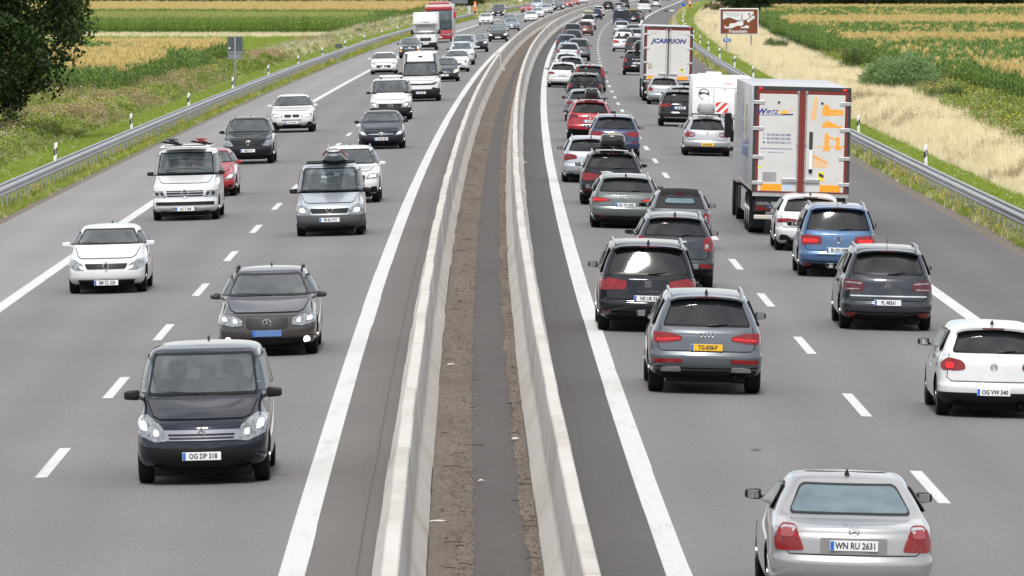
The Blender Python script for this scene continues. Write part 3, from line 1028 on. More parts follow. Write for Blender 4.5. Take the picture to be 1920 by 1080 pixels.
def interior_parts(p):
    hw, H, be, L = p['W'] / 2, p['H'], p['belt'], p['L']
    fl = L - p['hood']; I = Matrix.Identity(4)
    out = []
    mb = MB().box(-hw * .84, hw * .84, p['tail'] + p['deck'] + .32, fl - .05, p['zb'] + .15, be - .20, .03)
    mb.box(-hw * .80, hw * .80, fl - .55, fl - .02, be - .22, p['cowl'] - .035, .04)
    n = 16
    mb.tube([(-.36 + .18 * math.cos(a), fl - .62 + .05 * math.sin(a), be - .02 + .17 * math.sin(a)) for a in np.linspace(0, 2 * math.pi, n + 1)], .016, 5)
    if p['tail'] + p['deck'] > .5: mb.box(-hw * .76, hw * .76, p['tail'] + p['deck'] * .8, p['tail'] + p['deck'] + .75, be - .10, be - .02, .02)
    mb.box(-.11, .11, fl - p['ws'] * .72 - .06, fl - p['ws'] * .72 - .02, H - .30, H - .23, .01)
    out.append(("interior", mb.mesh("interior"), I, M_dark, []))
    yf = fl - p['ws'] * .55 - .78
    top = min(H - .22, be + .48)
    def seat(w):
        s = MB().box(-w / 2, w / 2, -.07, .09, be - .35, top - .24, .05)
        return s
    s1 = seat(.50).box(-.13, .13, -.05, .05, top - .20, top, .04).box(-.05, -.03, -.01, .01, top - .26, top - .18).box(.03, .05, -.01, .01, top - .26, top - .18).mesh("seat", True)
    for sx in (-.37, .37): out.append(("seat", s1, Matrix.Translation((sx, yf, 0)), M_seat, []))
    yb = yf - .85
    if yb > p['tail'] + p['deck'] + .30:
        mb = MB().box(-hw * .72, hw * .72, -.06, .08, be - .35, top - .30, .05)
        for sx in (-.40, 0, .40): mb.box(sx - .11, sx + .11, -.05, .04, top - .29, top - .12, .03)
        out.append(("rear_bench", mb.mesh("rear_bench", True), Matrix.Translation((0, yb, 0)), M_seat, []))
    return out

def groove(B, pts, w=.011, view='rear', off=.0065, step=.05):
    """shut line between two panels, laid along a polyline of the view's plane"""
    P = []
    for (a0, b0), (a1, b1) in zip(pts, pts[1:]):
        n = max(1, int(math.hypot(a1 - a0, b1 - b0) / step))
        P += [(a0 + (a1 - a0) * k / n, b0 + (b1 - b0) * k / n) for k in range(n)]
    P.append(pts[-1])
    V, F = [], []
    for i, q in enumerate(P):
        p0, p1 = P[max(0, i - 1)], P[min(len(P) - 1, i + 1)]
        t = Vector((p1[0] - p0[0], p1[1] - p0[1])).normalized(); nx, nz = -t.y * w / 2, t.x * w / 2
        for s in (-1, 1):
            h = surf(B, q[0] + s * nx, q[1] + s * nz, view)
            V.append(h + {'rear': Vector((0, -off, 0)), 'front': Vector((0, off * .6, off))}[view])
    for i in range(len(P) - 1): F.append((2 * i, 2 * i + 1, 2 * i + 3, 2 * i + 2))
    return mesh_from("shut_line", V, F)

def surf(B, a, b, view='rear'):
    dr, o = {'rear': (Vector((0, 1, 0)), Vector((a, -6, b))), 'front': (Vector((0, -1, 0)), Vector((a, 12, b))), 'top': (Vector((0, 0, -1)), Vector((a, b, 6))),
             'left': (Vector((1, 0, 0)), Vector((-4, a, b)))}[view]
    h = B.bvh.ray_cast(o, dr)
    return h[0] if h[0] is not None else o + dr * 6.1

WH = {}
def wheel_mesh(r, w, kind=0):
    key = (r, w, kind)
    if key in WH: return WH[key]
    n = 28
    def lathe(prof, name, closed=False):
        v, f = [], []
        for a in np.linspace(0, 2 * math.pi, n + 1)[:-1]:
            v += [(x, math.cos(a) * q, math.sin(a) * q) for x, q in prof]
        m = len(prof)
        for i in range(n):
            j = (i + 1) % n
            for k in range(m - 1):
                f.append((i * m + k, j * m + k, j * m + k + 1, i * m + k + 1))
        me = mesh_from(name, v, f, True); me.set_sharp_from_angle(angle=rad(40))
        return me
    h = w / 2
    ty = lathe([(-h * .8, r * .62), (-h, r * .72), (-h, r * .90), (-h * .82, r * .985), (-h * .4, r), (h * .4, r), (h * .82, r * .985), (h, r * .90), (h, r * .72), (h * .8, r * .62)], "tyre")
    ty.materials.append(M_tyre)
    mb = MB()
    R_ = r * .66
    for i in range(10):                           # ten spokes, both faces
        a = 2 * math.pi * i / 10
        for sx in (-1, 1):
            x = sx * h * .86
            ca, sa = math.cos(a), math.sin(a)
            def P(rr, t, xx): return (xx, rr * ca - t * sa, rr * sa + t * ca)
            mb.add([P(.05, -.018, x), P(.05, .018, x), P(R_, .026, x), P(R_, -.026, x), P(.05, -.018, x - sx * .03), P(.05, .018, x - sx * .03), P(R_, .026, x - sx * .03), P(R_, -.026, x - sx * .03)],
                   [(0, 1, 2, 3), (0, 4, 5, 1), (1, 5, 6, 2), (2, 6, 7, 3), (3, 7, 4, 0)])
    mb.disc((h * .86, 0, 0), .07, 'x', 12, .05); mb.disc((-h * .86, 0, 0), .07, 'x', 12, .05)
    for sx in (-1, 1):
        v = []
        for a in np.linspace(0, 2 * math.pi, n + 1)[:-1]:
            v += [(sx * h * .93, math.cos(a) * q, math.sin(a) * q) for q in (R_ * .97, R_ * 1.06)]
        mb.add(v, [(2 * i, 2 * i + 1, (2 * i + 3) % (2 * n), (2 * i + 2) % (2 * n)) for i in range(n)])
    mb.cur = 1
    mb.disc((0, 0, 0), R_ * 1.02, 'x', n, w * .5)
    rm = mb.mesh("rim"); rm.materials.append(M_rim); rm.materials.append(M_well)
    WH[key] = (ty, rm)
    return WH[key]

def mirror_mesh(sx, back=True):
    bm = bmesh.new()
    bmesh.ops.create_cube(bm, size=1)
    bmesh.ops.bevel(bm, geom=bm.edges[:], offset=.22, segments=3, affect='EDGES', profile=.5)
    for v in bm.verts:
        x, y, z = v.co
        t = 1 - .25 * (x * sx + .5)
        v.co = Vector((x * .22, (y * .17 - (.02 if y < 0 else 0) + .05 * (x * sx)) * (1 if y > 0 else .5), z * .155 * t))
    v = [v.co.copy() for v in bm.verts]; f = [[q.index for q in fc.verts] for fc in bm.faces]
    bm.free()
    mb = MB(); mb.add(v, f)
    mb.tube([(-sx * .10, .02, -.03), (-sx * .20, .03, -.075)], .025, 6)
    return mb.mesh("mirror", True)

def badge_mesh(kind, s=1.0):
    """marks as they stand on the tails and noses, built in the x-z plane facing -y"""
    mb = MB()
    def ring(cx, cz, R, t, n=18):
        mb.tube([(cx + R * math.cos(a), 0, cz + R * math.sin(a)) for a in np.linspace(0, 2 * math.pi, n + 1)], t, 5)
    if kind == 'rings4':
        for k in range(4): ring((k - 1.5) * .062, 0, .038, .007)
    elif kind == 'vw':
        ring(0, 0, .052, .007); mb.tube([(-.03, 0, .04), (-.012, 0, .003), (0, 0, .022), (.012, 0, .003), (.03, 0, .04)], .006, 4)
        mb.tube([(-.043, 0, .02), (-.02, 0, -.04), (0, 0, -.004), (.02, 0, -.04), (.043, 0, .02)], .006, 4)
    elif kind == 'star':
        ring(0, 0, .055, .006)
        for k in range(3):
            a = math.pi / 2 + k * 2.0944; mb.tube([(0, 0, 0), (.052 * math.cos(a), 0, .052 * math.sin(a))], .009, 4, .003)
    elif kind == 'diamond':
        mb.tube([(0, 0, .075), (.042, 0, 0), (0, 0, -.075), (-.042, 0, 0), (0, 0, .075)], .013, 4)
    elif kind == 'chevrons':
        for dz in (0, -.045): mb.tube([(-.065, 0, -.02 + dz), (0, 0, .03 + dz), (.065, 0, -.02 + dz)], .011, 4)
    elif kind == 'roundel':
        ring(0, 0, .04, .008); mb.disc((0, 0, 0), .036, 'y', 14, .006)
    elif kind == 'letter_s':
        mb.prism([(-.05, -.05), (.05, -.05), (.05, .02), (-.02, .02), (-.02, .028), (.05, .028), (.05, .05), (-.05, .05), (-.05, -.012), (.02, -.012), (.02, -.022), (-.05, -.022)], -.006, .006)
    elif kind == 'bolt':
        ring(0, 0, .048, .007); mb.tube([(-.07, 0, 0), (-.01, 0, .012), (.01, 0, -.012), (.07, 0, 0)], .006, 4)
    elif kind == 'wing':
        ring(0, 0, .052, .007); mb.tube([(-.045, 0, .02), (-.015, 0, .008), (0, 0, -.01), (.015, 0, .008), (.045, 0, .02)], .006, 4)
    else:
        n = 16; mb.tube([(.06 * math.cos(a), 0, .034 * math.sin(a)) for a in np.linspace(0, 2 * math.pi, n + 1)], .008, 5)
    me = mb.mesh("badge", True)
    if s != 1: me.transform(Matrix.Scale(s, 4))
    return me

CACHE = {}
def car_parts(key, p0, dirn, o):
    """list of (name, mesh, matrix, role, children); role 'paint' takes the car's own lacquer"""
    if key in CACHE: return CACHE[key]
    p = dict(DEF); p.update(p0)
    if dirn == 'front':
        p['wb'] = min(p['wb'], p['L'] - .88 - .62)
        p['ro'] = p['L'] - p['wb'] - max(.88, min(.95, p['L'] * .205))
    lv = o.get('lv', 2)
    B = build_body(p, lv)
    hw, H, be, L = p['W'] / 2, p['H'], p['belt'], p['L']
    I = Matrix.Identity(4)
    T = lambda x, y, z: Matrix.Translation((x, y, z))
    out = [("body", B.mesh, I, 'body', [])]
    res = .085 if lv >= 2 else .14
    zt = H - .10 - p['roofdrop']
    # glass
    pil = p.get('cpil', .10)
    z1, z2 = be + p.get('w1', .055), zt - p.get('w2', .015)
    b1, b2 = hw_at(p, z1) - pil, hw_at(p, z2) - pil * p.get('pilt', .8)
    rwp = p.get('rwin') or [(-b1, z1), (b1, z1), (b2, z2), (-b2, z2)]
    fr = p.get('frit', .034) if lv >= 2 else 0.0
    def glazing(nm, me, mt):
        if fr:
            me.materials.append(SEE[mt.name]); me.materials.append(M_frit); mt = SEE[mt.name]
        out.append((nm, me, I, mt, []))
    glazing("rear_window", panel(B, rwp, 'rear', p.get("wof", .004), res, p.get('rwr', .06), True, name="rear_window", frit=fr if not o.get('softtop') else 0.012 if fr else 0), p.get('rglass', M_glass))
    c1, c2 = p['cowl'] + .05, H - (.095 if dirn == 'front' else .135) - p.get('fore', 0)
    fl = L - p['hood']
    f1 = hw * p['beltw'] * .985 - .085; f2 = hw * p['roofw'] - .055
    f2 += (f1 - f2) * p.get('fore', 0) / max(.1, H - .095 - c1)
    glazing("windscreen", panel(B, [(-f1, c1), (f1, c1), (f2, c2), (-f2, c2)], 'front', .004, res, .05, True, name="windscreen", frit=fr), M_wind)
    y1, y2 = p['tail'] + p['deck'] + p['rw'] * .5 + .42, fl - .12
    yt2 = fl - p['ws'] - .02; yt1 = p['tail'] + p['deck'] + p['rw'] + .36
    sw = [(y1, be + .06), (y2, p['cowl'] + .045), (yt2, H - .15), (yt1, zt - .05)]
    for vname in ('left', 'right'):
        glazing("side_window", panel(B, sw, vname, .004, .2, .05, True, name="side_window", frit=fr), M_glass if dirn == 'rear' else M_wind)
    if fr:
        cut_windows(B)
        out += interior_parts(p)
    # wheels
    ty, rm = wheel_mesh(p['wr'], p['tw'])
    for yy in (p['ro'], p['ro'] + p['wb']):
        for sx in (-1, 1):
            out.append(("wheel", ty, T(sx * (hw - p['tw'] / 2 - .03), yy, p['wr']), None, [("rim", rm, I, None)]))
    # mirrors
    my, mz = fl - .28, p['cowl'] + .06 + p.get('mz', 0)
    for sx in (-1, 1):
        mm = mirror_mesh(sx); ms = p.get('ms', 1.0)
        ch = []
        if dirn == 'rear':
            g = MB().box(-.075, .075, -.092, -.084, -.055, .055, .004).mesh("mirror_glass")
            ch = [("mirror_glass", g, I, M_mirror)]
        out.append(("mirror", mm, T(sx * (hw * .97 + .080), my, mz) @ Matrix.Scale(ms * .82, 4), p.get('mirmat', M_black), ch))
    if o.get('rails'):
        for sx in (-1, 1):
            ya, yb = p['tail'] + p['deck'] + p['rw'] + .22, fl - p['ws'] - .15
            pts = []
            for t in np.linspace(0, 1, 9):
                y = ya + (yb - ya) * t; x = sx * (hw * p['roofw'] - .045)
                q = surf(B, x, y, 'top'); lift = .055 if 0 < t < 1 else -.01
                pts.append((x, y, q.z + lift))
            mb = MB().tube(pts, .019, 6)
            for t in (3, 6): mb.box(pts[t][0] - .012, pts[t][0] + .012, pts[t][1] - .05, pts[t][1] + .05, pts[t][2] - .07, pts[t][2])
            out.append(("roof_rail", mb.mesh("roof_rail", True), I, p.get('railmat', M_alu), []))
    if o.get('fin', True) and lv >= 2:
        y = p['tail'] + p['deck'] + p['rw'] + .32
        q = surf(B, 0, y, 'top')
        if o.get('rod'):
            mb = MB().tube([(0, y, q.z - .01), (0, y - .03, q.z + .03), (0, y - .22, q.z + .22)], .008, 5, .003)
        else:
            mb = MB(); mb.add([(x * .03, y + yy, q.z + zz) for x, yy, zz in [(-1, .12, -.01), (1, .12, -.01), (1, -.06, -.01), (-1, -.06, -.01), (-.25, -.05, .065), (.25, -.05, .065), (0, .10, .005)]],
                              [(0, 3, 4, 6), (1, 6, 5, 2), (3, 2, 5, 4), (6, 4, 5), (0, 6, 1)])
        out.append(("antenna", mb.mesh("antenna"), I, M_black, []))
    P = lambda poly, nm, mat_, view='rear', off=.008, r=.02, mir=False, fit=False, ch=None, rs=res: out.append((nm, panel(B, poly, view, off, rs, r, fit, mirror=mir, name=nm), I, mat_, ch or []))
    if dirn == 'rear':
        pz = p.get('pz', .80)
        yp = min(surf(B, dx, pz + dz).y for dx in (-.25, 0, .25) for dz in (-.05, .05))
        # tailgate shell, then what sits on it
        tg0 = p['bump'] + .065
        tw_ = lambda z, k: hw_at(p, z) - k
        if o.get('gate', True):
            zt_ = be + .05 + (0 if not p['deck'] else -.05)
            tl_in = o.get('gin', .10)
            P([(-tw_(tg0, tl_in + .06), tg0), (tw_(tg0, tl_in + .06), tg0), (tw_(zt_, tl_in), zt_), (-tw_(zt_, tl_in), zt_)], p.get('gname', "tailgate"), 'paint', off=.004, r=.06)
            if lv >= 2:
                a_, b_ = tw_(tg0, tl_in + .05), tw_(zt_, tl_in - .01)
                out.append(("shut_line", groove(B, [(-b_, zt_), (-a_ - .01, tg0 + .05), (-a_ + .06, tg0 - .012), (a_ - .06, tg0 - .012), (a_ + .01, tg0 + .05), (b_, zt_)]), I, M_well, []))
                z_ = p['zb'] + .16
                out.append(("bumper_crease", groove(B, [(-hw * .9, z_ + .02), (-hw * .5, z_), (hw * .5, z_), (hw * .9, z_ + .02)], .016), I, M_well, []))
        for poly in (p['tl'] if isinstance(p['tl'][0], list) else [p['tl']]):
            for mir in (False, True):
                P(poly, "tail_light", p.get('tlm', M_red), off=.014, r=p.get('tlr', .025), mir=mir, rs=min(res, .07))
        for nm, poly, mt in p.get('extra', []):
            for mir in (False, True):
                P(poly, nm, mt, off=.020, r=.03, mir=mir, rs=.07)
        for poly, mt in p.get('black', []):
            P(poly, "bumper_trim", mt, off=.014, r=.02, rs=.05)
        rz_ = p.get('refl')
        if rz_:
            for mir in (False, True): P(rz_, "reflector", M_redd if p.get('reflm') is None else p['reflm'], off=.016, r=.01, mir=mir, rs=.08)
        # plate
        if o.get('plate', True):
            pc = MB().box(-.26, .26, -.008, .008, -.055, .055, .004).mesh("number_plate")
            ch = []
            if lv >= 2:
                if o.get('band', True):
                    ch.append(("plate_band", MB().box(-.255, -.215, -.0105, -.008, -.05, .05).mesh("plate_band"), I, M_blue))
                ch.append(("plate_lettering", text_mesh(o.get('text', 'OG TK 482'), .098, .0008, bold=.003, sx=.80), T(.02, -.0095, -.002) @ Matrix.Rotation(math.pi / 2, 4, 'X'), M_ink))
            out.append(("number_plate", pc, T(p.get('px', 0), yp - .016, pz), o.get('pmat', M_plate), ch))
        if p.get('badge') and lv >= 2:
            bz_ = p.get('bz', be - .09)
            q = surf(B, 0, bz_)
            out.append(("badge", badge_mesh(p['badge'], p.get('bs', 1.0)), T(0, q.y - .018, bz_), M_chrome, []))
        if o.get('script'):
            tx, sz, zz = o['script']
            q = surf(B, 0, zz)
            out.append(("tailgate_lettering", text_mesh(tx, sz, .002), T(0, q.y - .02, zz) @ Matrix.Rotation(math.pi / 2, 4, 'X'), M_chrome, []))
        if o.get('wiper', not p['deck']) and lv >= 2:
            q = surf(B, 0, z1 + .02)
            q2 = surf(B, .30, z1 + .045)
            out.append(("rear_wiper", MB().tube([(0.0, q.y - .015, z1 + .02), (.16, q.y - .02, z1 + .035), (.34, q2.y - .012, z1 + .05)], .014, 5).mesh("rear_wiper"), I, M_black, []))
        if o.get('spoiler', not p['deck']):
            ln = p.get('spl', .14); ys = p['tail'] + p['deck'] + p['rw'] + .12; xw = hw * p['roofw'] * .93
            v, f = [], []
            N_ = 12
            for i in range(N_ + 1):
                x = -xw + 2 * xw * i / N_
                q = surf(B, x * .985, ys + .10, 'top'); e = 1 - .25 * (x / xw) ** 4
                v += [(x, ys + .12, q.z + .002), (x, ys - ln * e, q.z - .012 - p.get('spd', .01)), (x, ys - ln * e + .01, q.z - .045 - p.get('spd', .01)), (x, ys + .10, q.z - .06)]
            for i in range(N_):
                for k in range(4):
                    a, b = i * 4 + k, i * 4 + (k + 1) % 4
                    f.append((a, b, b + 4, a + 4))
            f += [(0, 1, 2, 3), tuple(range(N_ * 4, N_ * 4 + 4))[::-1]]
            me = mesh_from("spoiler", v, f)
            bm = bmesh.new(); bm.from_mesh(me); bmesh.ops.recalc_face_normals(bm, faces=bm.faces[:]); bm.to_mesh(me); bm.free()
            me.polygons.foreach_set("use_smooth", [True] * len(me.polygons)); me.set_sharp_from_angle(angle=rad(40))
            lch = []
            if lv >= 2:
                q = surf(B, 0, ys + .10, 'top')
                lch = [("brake_light", MB().box(-.17, .17, ys - ln - .004, ys - ln + .02, q.z - .040 - p.get('spd', .01), q.z - .018 - p.get('spd', .01)).mesh("brake_light"), I, M_lit if o.get('braking') else M_redd)]
            out.append(("spoiler", me, I, 'paint', lch))
        if lv >= 2:
            mb = MB().box(-hw * .86, hw * .86, p['ro'] + p['wr'] + .06, L - .5, p['zb'] - .07, p['zb'] + .06, .02).box(-hw + p['tw'] + .05, hw - p['tw'] - .05, .20, p['ro'] + p['wr'] + .06, p['zb'] - .07, p['zb'] + .06, .02)  # black underside slab, lowered and widened to deepen the shade beneath the car
            mb.tube([(hw * .5, .10, p['zb'] + .02), (hw * .5, .5, p['zb'] + .02)], .035, 8)
            out.append(("underbody", mb.mesh("underbody"), I, M_well, []))
    else:
        pz = p.get('pz', .48)
        yp = max(surf(B, dx, pz + dz, 'front').y for dx in (-.25, 0, .25) for dz in (-.05, .05))
        if o.get('gate', True):
            c0 = p['lead'] + .03; cz = p['cowl'] - .01
            P([(-hw * .66, c0), (hw * .66, c0), (hw * .80, cz), (-hw * .80, cz)], "bonnet", 'paint', 'front', .004, .04)
            if lv >= 2:
                out.append(("shut_line", groove(B, [(-hw * .82, cz), (-hw * .72, c0 + .03), (-hw * .62, c0 - .01), (hw * .62, c0 - .01), (hw * .72, c0 + .03), (hw * .82, cz)], .012, 'front'), I, M_well, []))
        for poly in (p['hl'] if isinstance(p['hl'][0], list) else [p['hl']]):
            for mir in (False, True): P(poly, "headlight", p.get('hlm', M_clearlens), 'front', .016, .025, mir, rs=.05)
        for poly, mt in p.get('grille', []): P(poly, "grille", mt, 'front', .016, .02, rs=.05)
        for nm, poly, mt in p.get('extra', []):
            for mir in (False, True): P(poly, nm, mt, 'front', .024, .035, mir, rs=.045)
        for i_, (nm, poly, mt) in enumerate(p.get('extra1', [])):
            P(poly, nm, mt, 'front', .026 + .008 * min(i_, 1), .008, False, rs=.06)
        if o.get('plate', True):
            pc = MB().box(-.26, .26, -.008, .008, -.055, .055, .004).mesh("number_plate")
            ch = []
            if lv >= 2:
                ch.append(("plate_band", MB().box(.215, .255, .008, .0105, -.05, .05).mesh("plate_band"), I, M_blue))
                ch.append(("plate_lettering", text_mesh(o.get('text', 'FR KL 917'), .098, .0008, bold=.003, sx=.80), T(-.02, .0095, -.002) @ Matrix.Rotation(math.pi, 4, 'Z') @ Matrix.Rotation(math.pi / 2, 4, 'X'), M_ink))
            out.append(("number_plate", pc, T(p.get('px', 0), yp + .016, pz), o.get('pmat', M_plate), ch))
        if p.get('badge') and lv >= 2:
            bz_ = p.get('bz', p['lead'] - .10)
            q = surf(B, 0, bz_, 'front')
            out.append(("badge", badge_mesh(p['badge'], p.get('bs', 1.15)), T(0, q.y + .030, bz_) @ Matrix.Rotation(math.pi, 4, 'Z'), M_chrome, []))
        if lv >= 2:
            out.append(("underbody", MB().box(-hw + p['tw'] + .05, hw - p['tw'] - .05, .4, L - .22, p['zb'] - .07, p['zb'] + .06, .02).mesh("underbody"), I, M_well, []))  # black underside slab, hung low to deepen the shade beneath the car
            for sx in (-1, 1):
                q0 = surf(B, sx * .05, c1 + .01, 'front'); q1 = surf(B, sx * .05 + .5, c1 + .05, 'front')
                out.append(("wiper", MB().tube([(q0.x, q0.y + .012, q0.z), ((q0.x + q1.x) / 2, (q0.y + q1.y) / 2 + .02, (q0.z + q1.z) / 2), (q1.x, q1.y + .012, q1.z)], .010, 4).mesh("wiper"), I, M_black, []))
    CACHE[key] = (out, p)
    return CACHE[key]

def place_part(name, me, mtx, role, parent, pmat):
    o = bpy.data.objects.new(name, me)
    COL.objects.link(o); o.parent = parent; o.matrix_basis = mtx
    if role == 'body':
        o.material_slots[0].link = 'OBJECT'; o.material_slots[0].material = pmat
    elif role == 'paint':
        if not me.materials: me.materials.append(pmat)
        o.material_slots[0].link = 'OBJECT'; o.material_slots[0].material = pmat
    elif role is not None and not me.materials:
        me.materials.append(role)
    elif role is not None and me.materials and me.materials[0] != role:
        o.material_slots[0].link = 'OBJECT'; o.material_slots[0].material = role
    return o

def pose(root, Y, d, out, z=0.0):
    """stand a thing on the road at distance Y, offset d, heading out (away) or in (oncoming)"""
    s = rslope(Y)
    yaw = -math.atan(s)
    roll = -math.atan(FALL) * (1 if d > 0 else -1)             # leans with the crossfall
    m = Matrix.Translation(rp(Y, d, z)) @ Matrix.Rotation(yaw, 4, 'Z') @ Matrix.Rotation(-roll, 4, 'Y')
    if not out: m = m @ Matrix.Rotation(math.pi, 4, 'Z')
    root.matrix_world = m
    return m

PLACED = []
def car(name, cat, model, pmat, px, py, label, dirn, opts=None, group=None, Yd=None):
    o = dict(MODELS_O.get(model, {})); o.update(opts or {})
    p0 = dict(MODELS[model]); p0.update(o.pop('p', {}))
    key = (model, dirn, repr(sorted((k, str(v)) for k, v in o.items())), repr(sorted((k, str(v)) for k, v in p0.items())))
    parts, p = car_parts(key, p0, dirn, o)
    Y, d = gp(px, py)
    root = thing(name, label, cat, group=group)
    out = dirn == 'rear'
    # contact patch: rear wheels of cars driving away, front wheels of oncoming ones
    ax = p['ro'] if out else p['ro'] + p['wb']
    pose(root, Y, d, out)
    cen = Matrix.Translation((0, -ax, 0))
    base = p['L'] / 2
    root.matrix_world = root.matrix_world @ Matrix.Translation((0, base - ax, 0))
    sh = Matrix.Translation((0, -base, 0))
    for nm, me, mt, role, ch in parts:
        q = place_part(nm, me, sh @ mt, role, root, pmat)
        for cnm, cme, cmt, crole in ch:
            place_part(cnm, cme, cmt, crole, q, pmat)
    PLACED.append((root, p))
    return root, p
# ------------------------------------------------------------------ shapes of the vehicles in the queue
MODELS, MODELS_O = {}, {}
def model(name, base=None, o=None, **k):
    d = dict(MODELS[base]) if base else {}
    d.update(k); MODELS[name] = d
    oo = dict(MODELS_O.get(base, {})) if base else {}
    oo.update(o or {}); MODELS_O[name] = oo
def rect(x0, x1, z0, z1): return [(x0, z0), (x1, z0), (x1, z1), (x0, z1)]

# --- seen from behind
model("suv_a", L=4.66, W=1.89, H=1.66, zb=.27, belt=1.05, cowl=1.10, lead=.92, hood=1.15, ws=.78, rw=.46, roofw=.68, wb=2.82, ro=.92, wr=.37, tw=.25, bump=.66, br=.12,
      tl=[(.40, .885), (.60, .845), (.84, .83), (.86, 1.01), (.60, 1.00), (.40, .95)], tlm=M_red, pz=.775, refl=[(.40, .525), (.83, .515), (.85, .575), (.40, .585)], reflm=M_red,
      black=[([(-.78, .26), (.78, .26), (.83, .40), (-.83, .40)], M_black)], extra=[("skid_trim", [(.40, .385), (.74, .385), (.72, .445), (.42, .455)], M_alu), ("light_bar", [(.44, .90), (.80, .875), (.82, .90), (.44, .925)], M_lit)], badge='rings4', bz=.985, cpil=.12, o=dict(rails=True))
model("mpv_a", L=4.85, W=1.90, H=1.72, zb=.23, belt=1.05, cowl=1.08, lead=.86, hood=.95, ws=.95, rw=.30, roofw=.735, wb=2.92, ro=.95, wr=.335, tw=.225, bump=.58, br=.10, beltw=.93,
      tl=[(.42, .82), (.90, .80), (.90, 1.03), (.74, 1.03), (.40, .98)], pz=.655, refl=rect(.70, .86, .36, .43), black=[(rect(-.80, .80, .23, .30), M_black)],
      badge='letter_s', bz=.93, bs=1.25, cpil=.09, w1=.05, o=dict(rails=True, script=("A L H A M B R A", .055, .785)))
model("suv_b", L=4.28, W=1.77, H=1.64, zb=.26, belt=1.10, cowl=1.08, lead=.90, hood=1.0, ws=.75, rw=.42, roofw=.68, wb=2.55, ro=.85, wr=.35, clad=.46, bump=.62,
      tl=[(.60, .86), (.80, .84), (.82, 1.02), (.76, 1.17), (.62, 1.10)], tlr=.05, extra=[("reverse_light", [(.64, .90), (.72, .90), (.72, 1.0), (.65, 1.0)], M_clearlens)],
      refl=[(.52, .50), (.78, .48), (.78, .56), (.56, .58)], reflm=M_red, black=[([(-.25, 1.035), (.25, 1.035), (.24, 1.06), (-.24, 1.06)], M_chrome)], pz=.80, badge='bolt', bz=.98, o=dict(rails=True))
model("softtop_mini", wof=.03, L=3.66, W=1.63, H=1.48, zb=.2, belt=.99, cowl=.98, lead=.78, hood=.85, ws=.72, rw=.42, roofw=.69, wb=2.30, ro=.66, wr=.30, tw=.195, bump=.55, cr=.28, br=.16,
      rwin=[(-.38, 1.13), (.38, 1.13), (.35, 1.27), (-.35, 1.27)], rglass=M_clear, tl=[(.58, .62), (.70, .62), (.74, .78), (.70, .93), (.58, .93)], tlr=.06,
      extra=[("reverse_light", [(.615, .68), (.665, .68), (.675, .84), (.62, .86)], M_clearlens)], pz=.76, badge='oval', bz=.92, black=[([(-.62, 1.03), (.62, 1.03), (.50, 1.39), (-.50, 1.39)], M_dark), (rect(-.36, .36, .70, .83), M_black), (rect(-.55, .55, .22, .34), M_black)],
      o=dict(spoiler=False, wiper=False, fin=False, softtop=True))
model("estate_a", L=4.76, W=1.85, H=1.44, zb=.17, belt=.92, cowl=.95, lead=.74, hood=1.25, ws=.85, rw=.50, roofw=.70, wb=2.82, ro=.95, wr=.335, tw=.235, bump=.56,
      tl=[(.40, .745), (.62, .71), (.88, .69), (.89, .82), (.62, .815), (.40, .775)], extra=[("light_bar", [(.46, .745), (.85, .735), (.85, .79), (.46, .772)], M_lit)], pz=.635, refl=rect(.52, .84, .30, .355),
      black=[([(-.78, .17), (.78, .17), (.84, .34), (-.84, .34)], M_black)], badge='rings4', bz=.86, o=dict(rails=True))
model("suv_c", L=4.45, W=1.86, H=1.60, zb=.24, belt=1.02, cowl=1.05, lead=.88, hood=1.1, ws=.75, rw=.46, roofw=.69, wb=2.67, ro=.88, wr=.36, tw=.24, bump=.62,
      tl=[(.36, .80), (.60, .73), (.86, .72), (.87, .92), (.66, .95), (.38, .90)], pz=.74, refl=rect(.6, .84, .42, .47), black=[([(-.78, .24), (.78, .24), (.82, .40), (-.82, .40)], M_black)], badge='roundel', bz=.93, o=dict(rails=True))
model("estate_b", L=4.90, W=1.85, H=1.50, zb=.18, belt=.97, cowl=.98, lead=.78, hood=1.25, ws=.85, rw=.46, roofw=.71, wb=2.87, ro=1.0, wr=.335, bump=.58,
      tl=[(.44, .78), (.86, .71), (.88, .92), (.60, .93), (.46, .90)], extra=[("light_bar", [(.50, .80), (.82, .77), (.82, .84), (.50, .85)], M_redd)], pz=.78, refl=None, black=[([(-.74, .18), (.74, .18), (.80, .29), (-.80, .29)], M_black), (rect(-.55, .55, .30, .325), M_chrome)], badge='star', bz=.90, o=dict(rails=True))
model("suv_d", L=4.70, W=1.89, H=1.67, zb=.28, belt=1.10, cowl=1.10, lead=.95, hood=1.2, ws=.78, rw=.46, roofw=.68, wb=2.86, ro=.92, wr=.375, tw=.255, bump=.68,
      tl=[(.38, .99), (.50, .90), (.84, .88), (.88, 1.05), (.70, 1.08), (.40, 1.04)], tlm=M_red, pz=.94, badge='roundel', bz=1.07, refl=rect(.60, .86, .66, .72), black=[([(-.82, .28), (.82, .28), (.86, .46), (-.86, .46)], M_black)], o=dict(rails=True))
model("suv_e", L=4.55, W=1.84, H=1.67, zb=.28, belt=1.09, cowl=1.08, lead=.92, hood=1.1, ws=.80, rw=.48, roofw=.67, wb=2.70, ro=.90, wr=.365, clad=.50, bump=.66,
      tl=[(.46, .98), (.78, .94), (.87, .98), (.86, 1.08), (.60, 1.08), (.48, 1.04)], tlm=M_redd, pz=.815, badge='wing', bs=1.7, bz=1.02, refl=rect(.62, .80, .50, .56), reflm=M_redd, o=dict())
